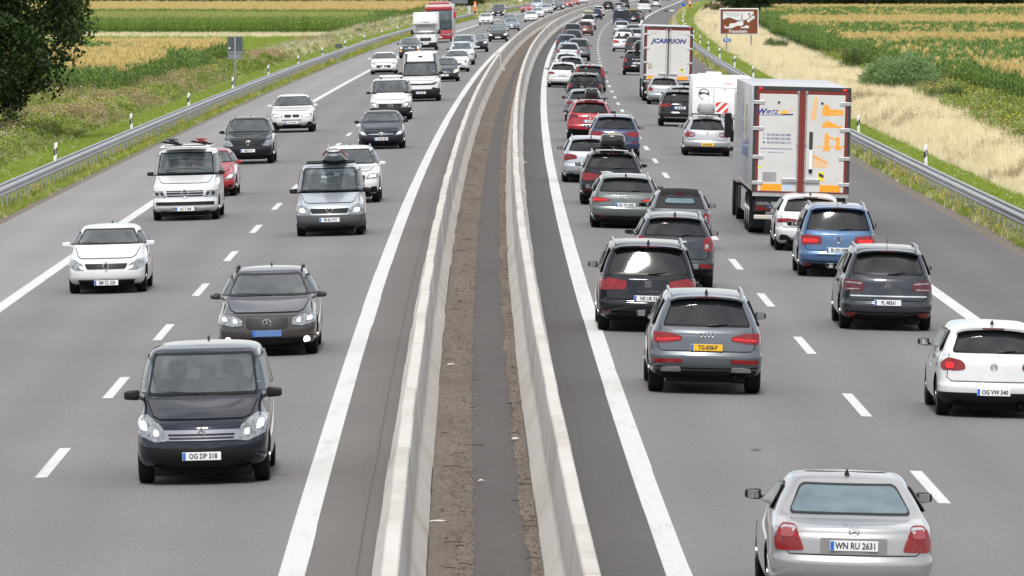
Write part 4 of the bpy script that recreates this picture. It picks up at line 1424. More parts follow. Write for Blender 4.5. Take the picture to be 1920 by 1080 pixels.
model("hatch_a", L=4.21, W=1.76, H=1.48, zb=.18, belt=.955, cowl=.98, lead=.76, hood=1.02, ws=.82, rw=.36, roofw=.70, wb=2.58, ro=.78, wr=.315, tw=.205, bump=.52, cr=.24, br=.12,
      tl=[(.44, .76), (.58, .735), (.80, .74), (.82, .84), (.72, .935), (.52, .905), (.45, .85)], tlr=.06, extra=[("light_bowl", [(.62, .77), (.74, .77), (.74, .86), (.62, .86)], M_lit)], pz=.415,
      black=[([(-.84, .18), (.84, .18), (.86, .40), (-.86, .40)], M_black)], refl=None, badge='vw', bz=.81, cpil=.13)
model("mpv_b", L=4.60, W=1.83, H=1.63, zb=.2, belt=1.03, cowl=1.05, lead=.84, hood=.85, ws=1.0, rw=.36, roofw=.71, wb=2.84, ro=.92, wr=.335, tw=.215, bump=.54, cr=.24, br=.13,
      tl=[(.44, .84), (.50, .77), (.82, .76), (.86, .90), (.80, 1.0), (.48, .95)], tlm=M_redd, tlr=.06, extra=[("lamp_frame", [(.50, .90), (.80, .92), (.80, .945), (.50, .925)], M_clearlens), ("lamp_frame", [(.54, .80), (.80, .79), (.80, .815), (.54, .82)], M_clearlens)],
      pz=.555, black=[(rect(-.76, .76, .665, .69), M_chrome), ([(-.78, .2), (.78, .2), (.82, .275), (-.82, .275)], M_black)], refl=[(.60, .285), (.78, .275), (.80, .345), (.62, .355)], reflm=M_red, badge='chevrons', bz=.90, cpil=.10, o=dict(rails=True))
model("mpv_c", L=4.40, W=1.79, H=1.67, zb=.2, belt=1.02, cowl=1.04, lead=.82, hood=.95, ws=.90, rw=.24, roofw=.735, wb=2.68, ro=.85, wr=.32, tw=.21, bump=.56, beltw=.93,
      tl=[(.36, .76), (.82, .73), (.84, .95), (.70, .965), (.38, .93)], extra=[("light_bowl", [(.46, .80), (.78, .79), (.78, .88), (.46, .87)], M_lit)], pz=.63, refl=rect(.60, .78, .27, .32), reflm=M_red, black=[(rect(-.74, .74, .2, .26), M_black), (rect(-.50, .50, .50, .515), M_dark)], badge='vw', bs=1.3, bz=.86, cpil=.085, o=dict(rails=True))
model("fastback_a", L=4.60, W=1.80, H=1.42, zb=.16, belt=.93, cowl=.95, lead=.72, hood=1.15, ws=.90, rw=.66, deck=.10, roofw=.68, wb=2.65, ro=.90, wr=.335, bump=.55, cr=.26, br=.14,
      tl=[(.34, .745), (.60, .72), (.84, .71), (.85, .80), (.60, .82), (.36, .80)], tlm=M_red, pz=.44, refl=None, extra=[("air_vent", [(.48, .30), (.78, .28), (.76, .42), (.60, .41)], M_black)], black=[([(-.55, .16), (.55, .16), (.60, .28), (-.60, .28)], M_black)], badge='oval', bz=.80, o=dict(spoiler=True))
model("estate_c", L=4.56, W=1.80, H=1.49, zb=.18, belt=.93, cowl=.98, lead=.78, hood=1.05, ws=.95, rw=.56, roofw=.66, wb=2.70, ro=.88, wr=.325, bump=.55, cr=.28, br=.15,
      tl=[(.44, .75), (.56, .71), (.82, .71), (.83, .84), (.70, .90), (.46, .87)], extra=[("reverse_light", [(.47, .755), (.62, .745), (.64, .84), (.48, .84)], M_clearlens)], pz=.435, black=[([(-.80, .18), (.80, .18), (.85, .33), (-.85, .33)], M_black)], refl=rect(.54, .68, .24, .28), reflm=M_red, badge='diamond', bz=.86, cpil=.14, o=dict(rails=True))
model("suv_f", L=4.40, W=1.84, H=1.62, zb=.25, belt=1.05, cowl=1.06, lead=.90, hood=1.1, ws=.78, rw=.40, roofw=.70, wb=2.64, ro=.86, wr=.355, bump=.62,
      tl=[(.40, .92), (.60, .87), (.85, .86), (.86, .99), (.62, 1.02), (.42, 1.0)], pz=.84, refl=rect(.52, .72, .44, .49), black=[([(-.80, .25), (.80, .25), (.84, .36), (-.84, .36)], M_black), (rect(-.70, .70, .39, .425), M_alu)], badge='wing', bz=.98, o=dict(rails=True))
model("hatch_b", L=4.25, W=1.75, H=1.46, zb=.17, belt=.96, cowl=.98, lead=.76, hood=1.05, ws=.82, rw=.52, roofw=.68, wb=2.61, ro=.80, wr=.32, bump=.55, cr=.26, br=.14,
      tl=[(.58, .71), (.78, .70), (.82, .84), (.72, .90), (.56, .84)], pz=.68, refl=None, badge='bolt', bz=.90)
model("hatch_c", "hatch_b", L=4.36, W=1.82, H=1.47, tl=[(.48, .80), (.62, .78), (.84, .78), (.85, .88), (.66, .92), (.50, .88)], pz=.70, badge='oval', black=[(rect(-.70, .70, .18, .30), M_black)])
model("hatch_d", "hatch_b", L=4.40, W=1.80, H=1.50, rw=.42, tl=[(.52, .82), (.82, .80), (.84, .95), (.60, .96)])
model("estate_d", L=4.75, W=1.86, H=1.52, zb=.19, belt=1.0, cowl=1.0, lead=.78, hood=1.2, ws=.85, rw=.38, roofw=.70, wb=2.75, ro=.98, wr=.33, bump=.58,
      tl=[(.70, .84), (.86, .82), (.88, 1.0), (.74, 1.18), (.66, 1.38), (.585, 1.38), (.64, 1.14)], tlr=.03, tlm=M_red, pz=.80, refl=None, badge='bolt', bz=.92, cpil=.15, o=dict(rails=False))
model("suv_g", "suv_c", H=1.68, W=1.85, tl=[(.58, .95), (.86, .92), (.87, 1.08), (.64, 1.10)])
model("pickup", L=5.2, W=1.86, H=1.85, zb=.32, belt=1.12, cowl=1.12, lead=.98, hood=1.2, ws=.75, rw=.18, roofw=.74, wb=3.1, ro=1.2, wr=.37, bump=.62, beltw=.94, tl=rect(.74, .90, .80, 1.12), pz=.70, refl=None, o=dict(spoiler=False, wiper=False))
model("panel_van", L=5.6, W=2.02, H=2.40, zb=.26, belt=1.30, cowl=1.25, lead=1.0, hood=.85, ws=.75, rw=.10, roofw=.86, wb=3.5, ro=1.0, wr=.34, bump=.60, beltw=.965, cr=.12, br=.05, tail=.06, cpil=.10,
      tl=rect(.86, .98, .85, 1.20), pz=.80, refl=None, w2=.12, o=dict(spoiler=False, wiper=False))
model("saloon_a", L=4.82, W=1.82, H=1.41, zb=.17, belt=.945, cowl=.97, lead=.74, hood=1.25, ws=.90, rw=.74, deck=.62, roofw=.68, wb=2.85, ro=1.08, wr=.325, tw=.225, bump=.57, cr=.26, br=.13, tail=.08,
      frit=.022, tl=[(.53, .66), (.83, .65), (.84, .78), (.78, .925), (.62, .925)], tlr=.04, extra=[("light_lens", [(.64, .80), (.78, .80), (.75, .895), (.66, .895)], pm("pink_lens", (.30, .06, .07), .2, coat=.2))], pz=.725, refl=None,
      black=[([(-.36, .64), (.36, .64), (.36, .805), (-.36, .805)], pm("plate_recess", (.22, .215, .21), .4, .4))], badge='star', bz=.885, rglass=M_clear, cpil=.13, gname="boot_lid", o=dict(spoiler=False, wiper=False))
# --- seen from the front
model("f_van_small", L=4.25, W=1.83, H=1.80, zb=.20, belt=1.12, cowl=1.12, lead=.86, hood=.80, ws=.85, rw=.15, roofw=.80, wb=2.70, ro=.75, wr=.325, tw=.205, bump=.60, beltw=.93, cf=.27, bf=.17,
      hl=[(.46, .60), (.62, .585), (.84, .68), (.87, .90), (.74, .94), (.52, .78)], hlr=.05, extra=[("lamp_bulb", [(.56, .66), (.64, .66), (.64, .76), (.57, .74)], M_white), ("lamp_bulb", [(.72, .72), (.82, .76), (.83, .86), (.74, .84)], M_white)], grille=[([(-.62, .24), (.62, .24), (.74, .50), (-.74, .50)], M_black)], extra1=[("silver_band", [(-.48, .60), (.48, .60), (.50, .74), (-.50, .74)], pm("pale_band", (.27, .28, .32), .3, .6, coat=.6)), ("grille_slot", rect(-.43, .43, .618, .642), M_black), ("grille_slot", rect(-.44, .44, .665, .689), M_black)], pz=.40, badge='diamond', bz=.70, bs=1.2, ms=1.15)
model("f_estate_a", L=4.85, W=1.82, H=1.50, zb=.17, belt=.96, cowl=.98, lead=.76, hood=1.30, ws=.92, rw=.5, roofw=.70, wb=2.85, ro=1.0, wr=.33, tw=.225, bump=.54, cf=.26, bf=.17,
      hl=[(.44, .56), (.62, .54), (.86, .60), (.86, .74), (.66, .74), (.46, .68)], grille=[([(-.36, .50), (.36, .50), (.38, .68), (-.38, .68)], M_black), ([(-.60, .20), (.60, .20), (.64, .34), (-.64, .34)], M_black)],
      extra=[("lamp_bulb", [(.52, .60), (.60, .59), (.60, .68), (.53, .67)], M_white), ("lamp_bulb", [(.70, .62), (.80, .64), (.80, .71), (.71, .70)], M_white), ("fog_lamp", [(.64, .26), (.76, .28), (.74, .36), (.66, .35)], M_beam)], pz=.42, badge='star', bz=.60, bs=1.3, o=dict(rails=True))
model("f_van_caddy", L=4.41, W=1.80, H=1.83, zb=.19, belt=1.10, cowl=1.10, lead=.84, hood=.88, ws=.80, rw=.15, roofw=.80, wb=2.68, ro=.80, wr=.325, bump=.56, beltw=.93, cf=.24, bf=.15,
      hl=[(.48, .57), (.82, .585), (.85, .76), (.74, .83), (.50, .70)], grille=[([(-.46, .60), (.46, .60), (.50, .72), (-.50, .72)], M_black), ([(-.88, .17), (.88, .17), (.89, .555), (-.89, .555)], pm("grey_bumper", (.060, .062, .068), .55)), ([(-.50, .19), (.50, .19), (.52, .30), (-.52, .30)], M_black)],
      extra=[("lamp_bulb", [(.62, .62), (.76, .625), (.76, .73), (.64, .72)], M_warm)], pz=.43, badge='vw', bz=.68, bs=1.5, ms=1.1)
model("f_suv_a", L=4.65, W=1.90, H=1.66, zb=.24, belt=1.04, cowl=1.08, lead=.92, hood=1.2, ws=.82, rw=.46, roofw=.69, wb=2.8, ro=.92, wr=.37, tw=.24, bump=.64, cf=.30, bf=.18,
      hl=[(.50, .72), (.86, .74), (.88, .86), (.62, .86)], grille=[([(-.46, .52), (.46, .52), (.50, .82), (-.50, .82)], M_black), (rect(-.60, .60, .26, .40), M_black)], extra=[("lamp_bulb", [(.60, .76), (.80, .77), (.80, .83), (.64, .82)], M_beam), ("air_intake", [(.62, .32), (.84, .34), (.82, .50), (.66, .48)], M_black)], pz=.46, badge='wing', bz=.74, mirmat='paint', o=dict(rails=True))
model("f_hatch_a", L=4.25, W=1.80, H=1.46, zb=.17, belt=.96, cowl=.98, lead=.74, hood=1.12, ws=.85, rw=.5, roofw=.69, wb=2.64, ro=.82, wr=.325, bump=.54, cf=.27, bf=.17,
      hl=[(.50, .54), (.66, .52), (.84, .62), (.86, .73), (.70, .70)], grille=[([(-.44, .52), (.44, .52), (.48, .62), (-.48, .62)], M_black), ([(-.52, .19), (.52, .19), (.56, .32), (-.56, .32)], M_black)],
      extra=[("lamp_bulb", [(.62, .57), (.74, .59), (.76, .66), (.66, .65)], M_beam), ("fog_lamp_recess", [(.62, .28), (.76, .30), (.74, .38), (.64, .36)], M_black)], extra1=[("chrome_bar", [(-.46, .56), (.46, .56), (.47, .585), (-.47, .585)], M_chrome)], pz=.40, badge='bolt', bz=.575, bs=1.2)
model("f_van_mid", L=5.1, W=1.93, H=1.90, zb=.21, belt=1.20, cowl=1.20, lead=.92, hood=.95, ws=.85, rw=.12, roofw=.82, wb=3.2, ro=.95, wr=.34, bump=.58, beltw=.94, cf=.26, bf=.16,
      hl=[(.52, .58), (.66, .56), (.86, .66), (.88, .82), (.72, .84), (.56, .74)], grille=[([(-.50, .54), (.50, .54), (.54, .76), (-.54, .76)], M_black), ([(-.90, .20), (.90, .20), (.93, .58), (.55, .60), (-.55, .60), (-.93, .58)], M_dark)],
      extra=[("lamp_bulb", [(.62, .64), (.78, .70), (.78, .77), (.66, .74)], M_beam)], pz=.40, badge='star', bz=.65, bs=1.9)
model("f_van_bus", "f_van_mid", L=4.9, W=1.90, H=1.97, cowl=1.24, lead=1.02, hl=[(.52, .66), (.88, .68), (.90, .84), (.60, .84)], hlm=M_clearlens,
      grille=[([(-.50, .68), (.50, .68), (.52, .84), (-.52, .84)], M_dark), ([(-.80, .44), (.80, .44), (.81, .53), (-.81, .53)], M_black), ([(-.55, .16), (.55, .16), (.55, .24), (-.55, .24)], M_black)],
      extra=[("lamp_unit", [(.58, .71), (.66, .71), (.68, .80), (.62, .80)], M_black), ("lamp_unit", [(.72, .72), (.80, .72), (.82, .80), (.76, .80)], M_black)], extra1=[("chrome_bar", rect(-.52, .52, .79, .805), M_chrome), ("chrome_bar", rect(-.52, .52, .715, .73), M_chrome)], pz=.335, badge='vw', bs=1.9, bz=.76, bump=.56)
model("f_suv_b", "f_suv_a", L=4.52, W=1.86, H=1.68, hl=[(.50, .66), (.74, .64), (.88, .76), (.88, .86), (.66, .86)], grille=[([(-.42, .70), (.42, .70), (.46, .78), (-.46, .78)], M_black), ([(-.58, .22), (.58, .22), (.62, .40), (-.62, .40)], M_dark)],
      extra=[("lamp_bulb", [(.66, .70), (.80, .76), (.80, .82), (.70, .80)], M_clearlens)], pz=.49, badge='diamond', bz=.76, bs=1.3, mirmat=M_black)
model("f_suv_c", "f_suv_a", L=4.67, W=1.88, H=1.62, hl=[(.40, .67), (.62, .65), (.80, .70), (.84, .80), (.62, .79), (.42, .76)], hlm=M_clearlens, roofdrop=.06,
      grille=[([(-.31, .655), (-.03, .655), (-.03, .775), (-.31, .775)], M_black), ([(.03, .655), (.31, .655), (.31, .775), (.03, .775)], M_black), ([(-.38, .285), (.38, .285), (.42, .35), (-.42, .35)], M_black), ([(-.42, .535), (.42, .535), (.42, .56), (-.42, .56)], M_dark)],
      extra=[("lamp_bulb", [(.46, .68), (.76, .70), (.76, .765), (.46, .75)], M_beam), ("air_intake", [(.60, .30), (.82, .32), (.84, .46), (.68, .46)], M_black)], pz=.44, badge=None, o=dict(rails=False))
model("f_hatch_b", "f_hatch_a", L=4.06, W=1.73, H=1.45, hl=[(.46, .52), (.66, .52), (.84, .62), (.85, .74), (.70, .74), (.50, .63)], grille=[([(-.42, .54), (.42, .54), (.46, .65), (-.46, .65)], M_black), ([(-.56, .22), (.56, .22), (.62, .31), (-.62, .31)], M_black)],
      extra=[("daylight_strip", [(.42, .50), (.56, .565), (.58, .61), (.42, .545)], M_beam)], extra1=[], pz=.245, badge='diamond', bz=.595, bs=1.5, mirmat='paint')
model("f_hatch_c", "f_hatch_a", L=4.35, W=1.80, H=1.47, hl=[(.50, .66), (.80, .70), (.84, .76), (.60, .74)], grille=[([(-.44, .44), (.44, .44), (.48, .60), (-.48, .60)], M_dark), (rect(-.60, .60, .18, .28), M_black)], extra=[], extra1=[], mirmat='paint', badge='oval', pz=.44)
model("f_mini", "f_hatch_a", L=4.20, W=1.79, H=1.60, cowl=1.08, belt=1.05, lead=.92, hl=[(.52, .72), (.76, .72), (.78, .90), (.56, .90)], hlr=.08, grille=[([(-.40, .72), (.40, .72), (.42, .76), (-.42, .76)], M_chrome), (rect(-.60, .60, .26, .44), M_black)],
      extra=[("lamp_bulb", [(.58, .76), (.72, .76), (.72, .87), (.60, .87)], M_warm), ("fog_lamp", [(.62, .53), (.76, .53), (.76, .64), (.64, .64)], M_orange)], extra1=[], badge='oval', bz=.78)
model("f_saloon", "f_hatch_a", L=4.70, W=1.82, H=1.42, rw=.7, deck=.5, hl=[(.48, .58), (.84, .62), (.86, .72), (.60, .71)], grille=[([(-.40, .30), (.40, .30), (.46, .64), (-.46, .64)], M_black), (rect(-.70, .70, .17, .26), M_black)], extra=[("lamp_bulb", [(.54, .60), (.80, .64), (.80, .69), (.60, .68)], M_beam)], extra1=[], badge='rings4', bz=.62)
model("f_retro", "f_hatch_a", L=3.9, W=1.66, H=1.49, hl=[(.48, .62), (.66, .60), (.70, .76), (.54, .78)], hlr=.08, grille=[(rect(-.55, .55, .22, .30), M_black)], extra=[], extra1=[("chrome_bar", rect(-.5, .5, .44, .455), M_dark)], mirmat='paint')
model("f_van_large", fore=.52, L=5.9, W=2.03, H=2.60, zb=.20, belt=1.34, cowl=1.30, lead=1.06, hood=.85, ws=.52, rw=.10, roofw=.84, wb=3.5, ro=1.2, wr=.35, tw=.225, bump=.62, beltw=.965, cf=.30, bf=.18, tail=.06,
      hl=[(.62, .86), (.84, .98), (.92, 1.12), (.88, 1.14), (.66, .98)], grille=[([(-.70, .86), (.70, .86), (.90, 1.02), (.86, 1.06), (.60, .94), (-.60, .94), (-.86, 1.06), (-.90, 1.02)], M_black), ([(-.92, .22), (.92, .22), (.97, .66), (.62, .74), (.55, .64), (-.55, .64), (-.62, .74), (-.97, .66)], M_dark), (rect(-.55, .55, .42, .58), M_black)],
      extra=[("lamp_bulb", [(.78, .98), (.90, 1.08), (.88, 1.13), (.80, 1.06)], M_warm)], pz=.46, o=dict(spoiler=False), ms=1.3, mz=.1)
model("f_van_box", "f_van_mid", L=4.75, W=1.86, H=1.92, grille=[([(-.60, .60), (.60, .60), (.62, .78), (-.62, .78)], M_black), ([(-.86, .24), (.86, .24), (.88, .48), (-.88, .48)], M_dark)], hl=rect(.62, .86, .60, .80), extra=[("lamp_bulb", rect(.66, .82, .63, .77), M_warm)], badge='vw', bz=.69)
model("f_mpv", "f_van_mid", L=4.7, W=1.9, H=1.85, lead=.88, grille=[([(-.50, .56), (.50, .56), (.52, .70), (-.52, .70)], M_dark), (rect(-.6, .6, .22, .36), M_black)], hl=[(.56, .62), (.88, .68), (.88, .82), (.66, .80)], extra=[], badge='bolt', bz=.64, mirmat='paint')
# ------------------------------------------------------------------ lacquers
P_white = paint("white_lacquer", (0.60, 0.61, 0.62), 0.0, .30)
P_silver = paint("silver_lacquer", (0.46, 0.47, 0.48), 0.75, .34)
P_champ = paint("warm_silver_lacquer", (0.385, 0.38, 0.38), 0.7, .32)
P_grey = paint("grey_lacquer", (0.105, 0.118, 0.135), 0.55, .30)
P_dgrey = paint("dark_grey_lacquer", (0.038, 0.042, 0.050), 0.5, .28)
P_black = paint("black_lacquer", (0.007, 0.008, 0.011), 0.1, .22)
P_blackblue = paint("blue_black_lacquer", (0.009, 0.012, 0.022), 0.3, .24)
P_green = paint("green_grey_lacquer", (0.115, 0.135, 0.132), 0.5, .30)
P_mid = paint("mid_grey_lacquer", (0.17, 0.175, 0.185), 0.6, .32)
P_blue = paint("blue_lacquer", (0.055, 0.125, 0.255), 0.4, .30)
P_navy = paint("navy_lacquer", (0.010, 0.020, 0.055), 0.35, .26)
P_deep = paint("deep_blue_lacquer", (0.013, 0.033, 0.090), 0.4, .26)
P_red = paint("red_lacquer", (0.33, 0.008, 0.016), 0.15, .26)
P_brown = paint("red_brown_lacquer", (0.13, 0.040, 0.030), 0.4, .30)
P_icy = paint("ice_silver_lacquer", (0.44, 0.48, 0.52), 0.6, .32)
P_taupe = paint("brown_grey_lacquer", (0.058, 0.052, 0.049), 0.6, .30)
P_teal = paint("teal_grey_lacquer", (0.06, 0.085, 0.095), 0.5, .30)
P_steel = paint("steel_blue_lacquer", (0.20, 0.24, 0.31), 0.6, .32)

R_, F_ = 'rear', 'front'
GR = "cars driving away in the left lane"
GS = "cars driving away in the right lane"
GL = "oncoming vehicles in the lane beside the barrier"
GM = "oncoming vehicles in the outer lane"
FAR = dict(lv=1, gate=False, spoiler=False, wiper=False, fin=False, rails=False)

# --- away, left lane, nearest first
c_q, _ = car("suv", "SUV", "suv_a", P_grey, 1320, 735, "grey SUV with a yellow number plate and silver roof rails, nearest in the left lane", R_, dict(text="TG-838-P", pmat=M_plateY), GR)
car("minivan", "minivan", "mpv_a", P_black, 1211, 620, "black people carrier with ALHAMBRA lettering straddling the solid white line", R_, dict(text="NE UR 33"), GR)
car("suv", "SUV", "suv_b", P_dgrey, 1262, 541, "dark grey compact SUV with tall red lights half hidden by the ALHAMBRA people carrier", R_, dict(plate=False), GR)
car("small_car", "car", "softtop_mini", P_mid, 1272, 468, "small grey soft top car with a black fabric roof and pale rear window", R_, dict(text="KL", band=False), GR)
car("estate_car", "car", "estate_a", P_green, 1171, 427, "green grey estate car with thin lit tail lights and white plate GL TX 2000", R_, dict(text="GL TX 2000"), GR)
c_x1, p_x1 = car("suv", "SUV", "suv_c", P_black, 1146, 384, "black SUV carrying a black roof box, behind the green grey estate", R_, dict(plate=False), GR)
car("estate_car", "car", "estate_b", P_icy, 1106, 342, "ice silver estate car close to the white line with a blue banded plate", R_, dict(text="S MB 451", p=dict(px=.12)), GR)
car("suv", "SUV", "suv_d", P_deep, 1151, 301, "dark blue SUV with a yellow plate in the left lane", R_, dict(text="GGN 1B", pmat=M_plateY, band=False), GR)
c_cx, p_cx = car("suv", "SUV", "suv_e", P_red, 1105, 265, "red SUV with black lower cladding and a narrow black roof box", R_, dict(text="LB ZX 47"), GR)
car("hatchback", "car", "hatch_c", P_mid, 1096, 228, "silver grey hatchback directly ahead of the red SUV", R_, dict(plate=False), GR)
c_bk, p_bk = car("suv", "SUV", "suv_g", P_blackblue, 1096, 199, "dark car with two bicycles hung on its tail", R_, dict(text="RA CK 71"), GR)
car("hatchback", "car", "hatch_c", P_white, 1055, 164, "white hatchback with red tail lights close to the solid line", R_, dict(text="B AD 230"), GR)
car("estate_car", "car", "estate_d", P_dgrey, 1105, 171, "dark estate car with tall red lights running up the rear pillars", R_, dict(text="K VO 70", braking=True, extra_=1), GR)
car("hatchback", "car", "hatch_d", P_silver, 1070, 151, "silver car between the white hatchback and the estate with tall pillar lights", R_, dict(plate=False), GR)
car("hatchback", "car", "hatch_b", P_white, 1062, 141, "white car with pale roof just beyond the silver car by the line", R_, dict(plate=False), GR)
car("suv", "SUV", "suv_b", P_icy, 1065, 123, "pale blue grey car with upright red corner lights in the left lane queue", R_, dict(FAR), GR)
car("suv", "SUV", "suv_g", P_grey, 1084, 114, "grey SUV with dark red lights beside the pale blue grey car", R_, dict(FAR), GR)
car("hatchback", "car", "hatch_d", P_deep, 1062, 99, "dark blue hatchback near the right concrete barrier in the distant queue", R_, dict(FAR), GR)
car("hatchback", "car", "hatch_b", P_blackblue, 1074, 86, "blue black car ahead of the distant dark blue hatchback", R_, dict(FAR), GR)
car("suv", "SUV", "suv_g", P_dgrey, 1073, 77, "dark grey SUV with glinting rear window left of the red brown hatchback", R_, dict(FAR), GR)
car("hatchback", "car", "hatch_d", P_brown, 1096, 66.5, "red brown hatchback in the distant left lane", R_, dict(FAR), GR)
c_pk, p_pk = car("pickup_truck", "pickup", "pickup", P_silver, 1102, 56, "silver pickup with a load on its roof ahead of the red brown hatchback", R_, dict(FAR), GR)
car("hatchback", "car", "hatch_b", P_navy, 1117, 36.5, "navy hatchback just ahead of the silver pickup", R_, dict(FAR), GR)
car("hatchback", "car", "hatch_c", P_white, 1121.5, 30, "white hatchback next to the navy one at the far bend", R_, dict(FAR), GR)
car("hatchback", "car", "hatch_d", P_blackblue, 1140, 19, "blue black hatchback with a yellow plate at the far end of the left lane", R_, dict(FAR, pmat=M_plateY), GR)
car("hatchback", "car", "hatch_c", P_mid, 1160, 21.5, "grey hatchback with red lights just above the dark blue van", R_, dict(FAR), GR)
car("suv", "SUV", "suv_g", P_black, 1139, 6, "black car at the top edge of the picture in the left lane", R_, dict(FAR), GR)
car("hatchback", "car", "hatch_d", P_silver, 1153, 8, "silver car at the top edge right of the black one", R_, dict(FAR), GR)
car("suv", "SUV", "suv_g", P_dgrey, 1170, 16, "dark grey car at the top of the right lane beside the far white van", R_, dict(FAR), GS)

# --- away, right lane
car("saloon_car", "car", "saloon_a", P_champ, 1590, 1134, "silver saloon with large red tail lights, cut off by the bottom edge of the picture", R_, dict(text="WN RU 2631", rod=False), GS)
car("hatchback", "car", "hatch_a", P_white, 1857, 780, "white hatchback with a black lower bumper at the right edge of the picture", R_, dict(text="OG VW 540"), GS)
car("minivan", "minivan", "mpv_b", P_dgrey, 1659, 617, "dark grey people carrier with chrome strip and double chevron badge", R_, dict(text="FL 48261", rod=True), GS)
car("minivan", "minivan", "mpv_c", P_blue, 1567, 518, "blue compact people carrier with large red lights behind the white truck", R_, dict(text="BL KN 608", rod=True), GS)
car("hatchback", "car", "fastback_a", P_white, 1518, 470, "white fastback with a rear spoiler between the truck and the blue people carrier", R_, dict(plate=False), GS)
c_mg, p_mg = car("estate_car", "car", "estate_c", P_silver, 1324, 292, "silver estate car with an orange yellow plate and a pale grey roof box", R_, dict(text="85-XK-D9", pmat=M_plateY), GS)
car("suv", "SUV", "suv_f", P_black, 1273, 237, "black SUV with a silver bumper strip left of the white motorhome", R_, dict(text="HD SK 88"), GS)
car("estate_car", "car", "estate_a", P_silver, 1281, 217, "silver estate half hidden between the black SUV and the motorhome", R_, dict(plate=False), GS)
car("hatchback", "car", "hatch_b", P_silver, 1244, 196, "silver hatchback close behind the JCARRION truck", R_, dict(text="M AS 31", plate=False), GS)
car("suv", "SUV", "suv_b", P_black, 1192, 141, "black SUV with red corner lights passing left of the JCARRION truck", R_, dict(text="F PX 9", p=dict(clad=0)), GS)
car("hatchback", "car", "hatch_d", P_blackblue, 1208, 112, "black car mostly hidden by the JCARRION truck, nearer of two", R_, dict(FAR), GS)
car("estate_car", "car", "hatch_d", P_dgrey, 1191, 103, "dark grey estate peeping out left of the JCARRION truck", R_, dict(FAR), GS)
car("minivan", "minivan", "mpv_c", P_white, 1168, 97, "white people carrier in the far right lane", R_, dict(FAR), GS)
car("hatchback", "car", "hatch_c", P_grey, 1171, 83, "grey car directly ahead of the white people carrier", R_, dict(FAR), GS)
car("hatchback", "car", "hatch_d", P_silver, 1191, 83, "silver car beside the top left corner of the JCARRION trailer", R_, dict(FAR), GS)
car("hatchback", "car", "hatch_b", P_mid, 1187, 73, "mid grey car above the silver one at the trailer's corner", R_, dict(FAR), GS)
car("hatchback", "car", "hatch_c", P_icy, 1165, 65, "pale silver hatchback close behind the dark blue van", R_, dict(FAR), GS)
car("van", "van", "panel_van", P_navy, 1165, 57, "dark blue high roofed van in the far right lane", R_, dict(FAR, braking=True), GS)
c_bg, p_bg = car("estate_car", "car", "hatch_d", P_black, 1187, 44, "black car with a khaki roof bag right of the dark blue van", R_, dict(FAR), GS)
car("hatchback", "car", "hatch_b", P_mid, 1196, 38, "grey car with red lights partly behind the one carrying the khaki bag", R_, dict(FAR), GS)
car("van", "van", "panel_van", P_white, 1207, 22.5, "white van with red corner lights at the far end of the right lane", R_, dict(FAR, p=dict(W=2.2, H=2.2)), GS)
car("hatchback", "car", "hatch_c", P_silver, 1229.5, 13.5, "silver car right of the far white van", R_, dict(FAR), GS)
car("hatchback", "car", "hatch_b", P_black, 1248, 1.5, "dark car at the top edge of the picture beside the far shoulder line", R_, dict(FAR), GS)

# --- oncoming, lane beside the barrier
car("van", "minivan", "f_van_small", P_blackblue, 383, 902, "blue black high roofed car with a silver band between its headlights, nearest oncoming vehicle", F_, dict(text="OG DP 318"), GL)
car("estate_car", "car", "f_estate_a", P_taupe, 504, 664, "brown grey estate car with black roof rails behind the nearest oncoming car", F_, dict(text="", pmat=pm("plate_mid_blue", (0.09, 0.19, 0.42), .4), p=dict(railmat=M_black, mirmat=P_taupe)), GL)
c_cd, p_cd = car("van", "van", "f_van_caddy", P_icy, 620, 441, "silver small van with a grey bumper carrying boards on its roof", F_, dict(text="FR KL 917"), GL)
car("suv", "SUV", "f_suv_a", P_white, 655, 380, "white SUV half hidden behind the small van with boards", F_, dict(text="UL AB 5"), GL)
car("hatchback", "car", "f_hatch_a", P_blackblue, 716, 279, "black hatchback with a chrome bar and lit headlights in the lane beside the barrier", F_, dict(text="LÖ MA 264"), GL)
c_vt, p_vt = car("van", "van", "f_van_mid", P_white, 733, 225, "white van with a star badge and dark lower front", F_, dict(text="BAR M 12"), GL)
car("van", "van", "f_van_large", P_white, 790, 190, "tall white delivery van with a sloping black grille", F_, dict(text="SP DI 44"), GL)
car("saloon_car", "car", "f_hatch_a", P_dgrey, 834, 153, "dark grey car with one bright lamp right of the tall white delivery van", F_, dict(text="W 8", p=dict(extra=[("lamp_bulb", [(.56, .55), (.80, .60), (.82, .70), (.60, .68)], M_warm)], badge="vw")), GL)
car("small_car", "car", "f_retro", P_white, 857, 135, "small white car with round lamps in the lane beside the barrier", F_, dict(text="A 1"), GL)
car("suv", "SUV", "f_suv_b", P_white, 866, 122, "white car with black trim behind the small round lamped car", F_, dict(FAR), GL)
car("minivan", "minivan", "f_mpv", P_icy, 870, 110, "silver people carrier above the white cars near the bend", F_, dict(FAR), GL)
car("suv", "SUV", "f_suv_a", P_dgrey, 894, 98, "dark grey SUV with pale headlights right of the silver people carrier", F_, dict(FAR, p=dict(mirmat=M_black, H=1.5)), GL)
car("saloon_car", "car", "f_saloon", P_black, 934, 78, "black saloon with bright narrow headlights near the barrier bend", F_, dict(FAR), GL)
car("saloon_car", "car", "f_saloon", P_teal, 937, 70, "teal grey car right behind the black saloon with bright headlights", F_, dict(FAR), GL)
car("hatchback", "car", "f_hatch_c", P_steel, 959, 58, "blue grey car approaching beside the far barrier", F_, dict(FAR), GL)
car("hatchback", "car", "f_hatch_c", P_teal, 955, 50, "dark car whose roof shows over the blue grey one", F_, dict(FAR), GL)
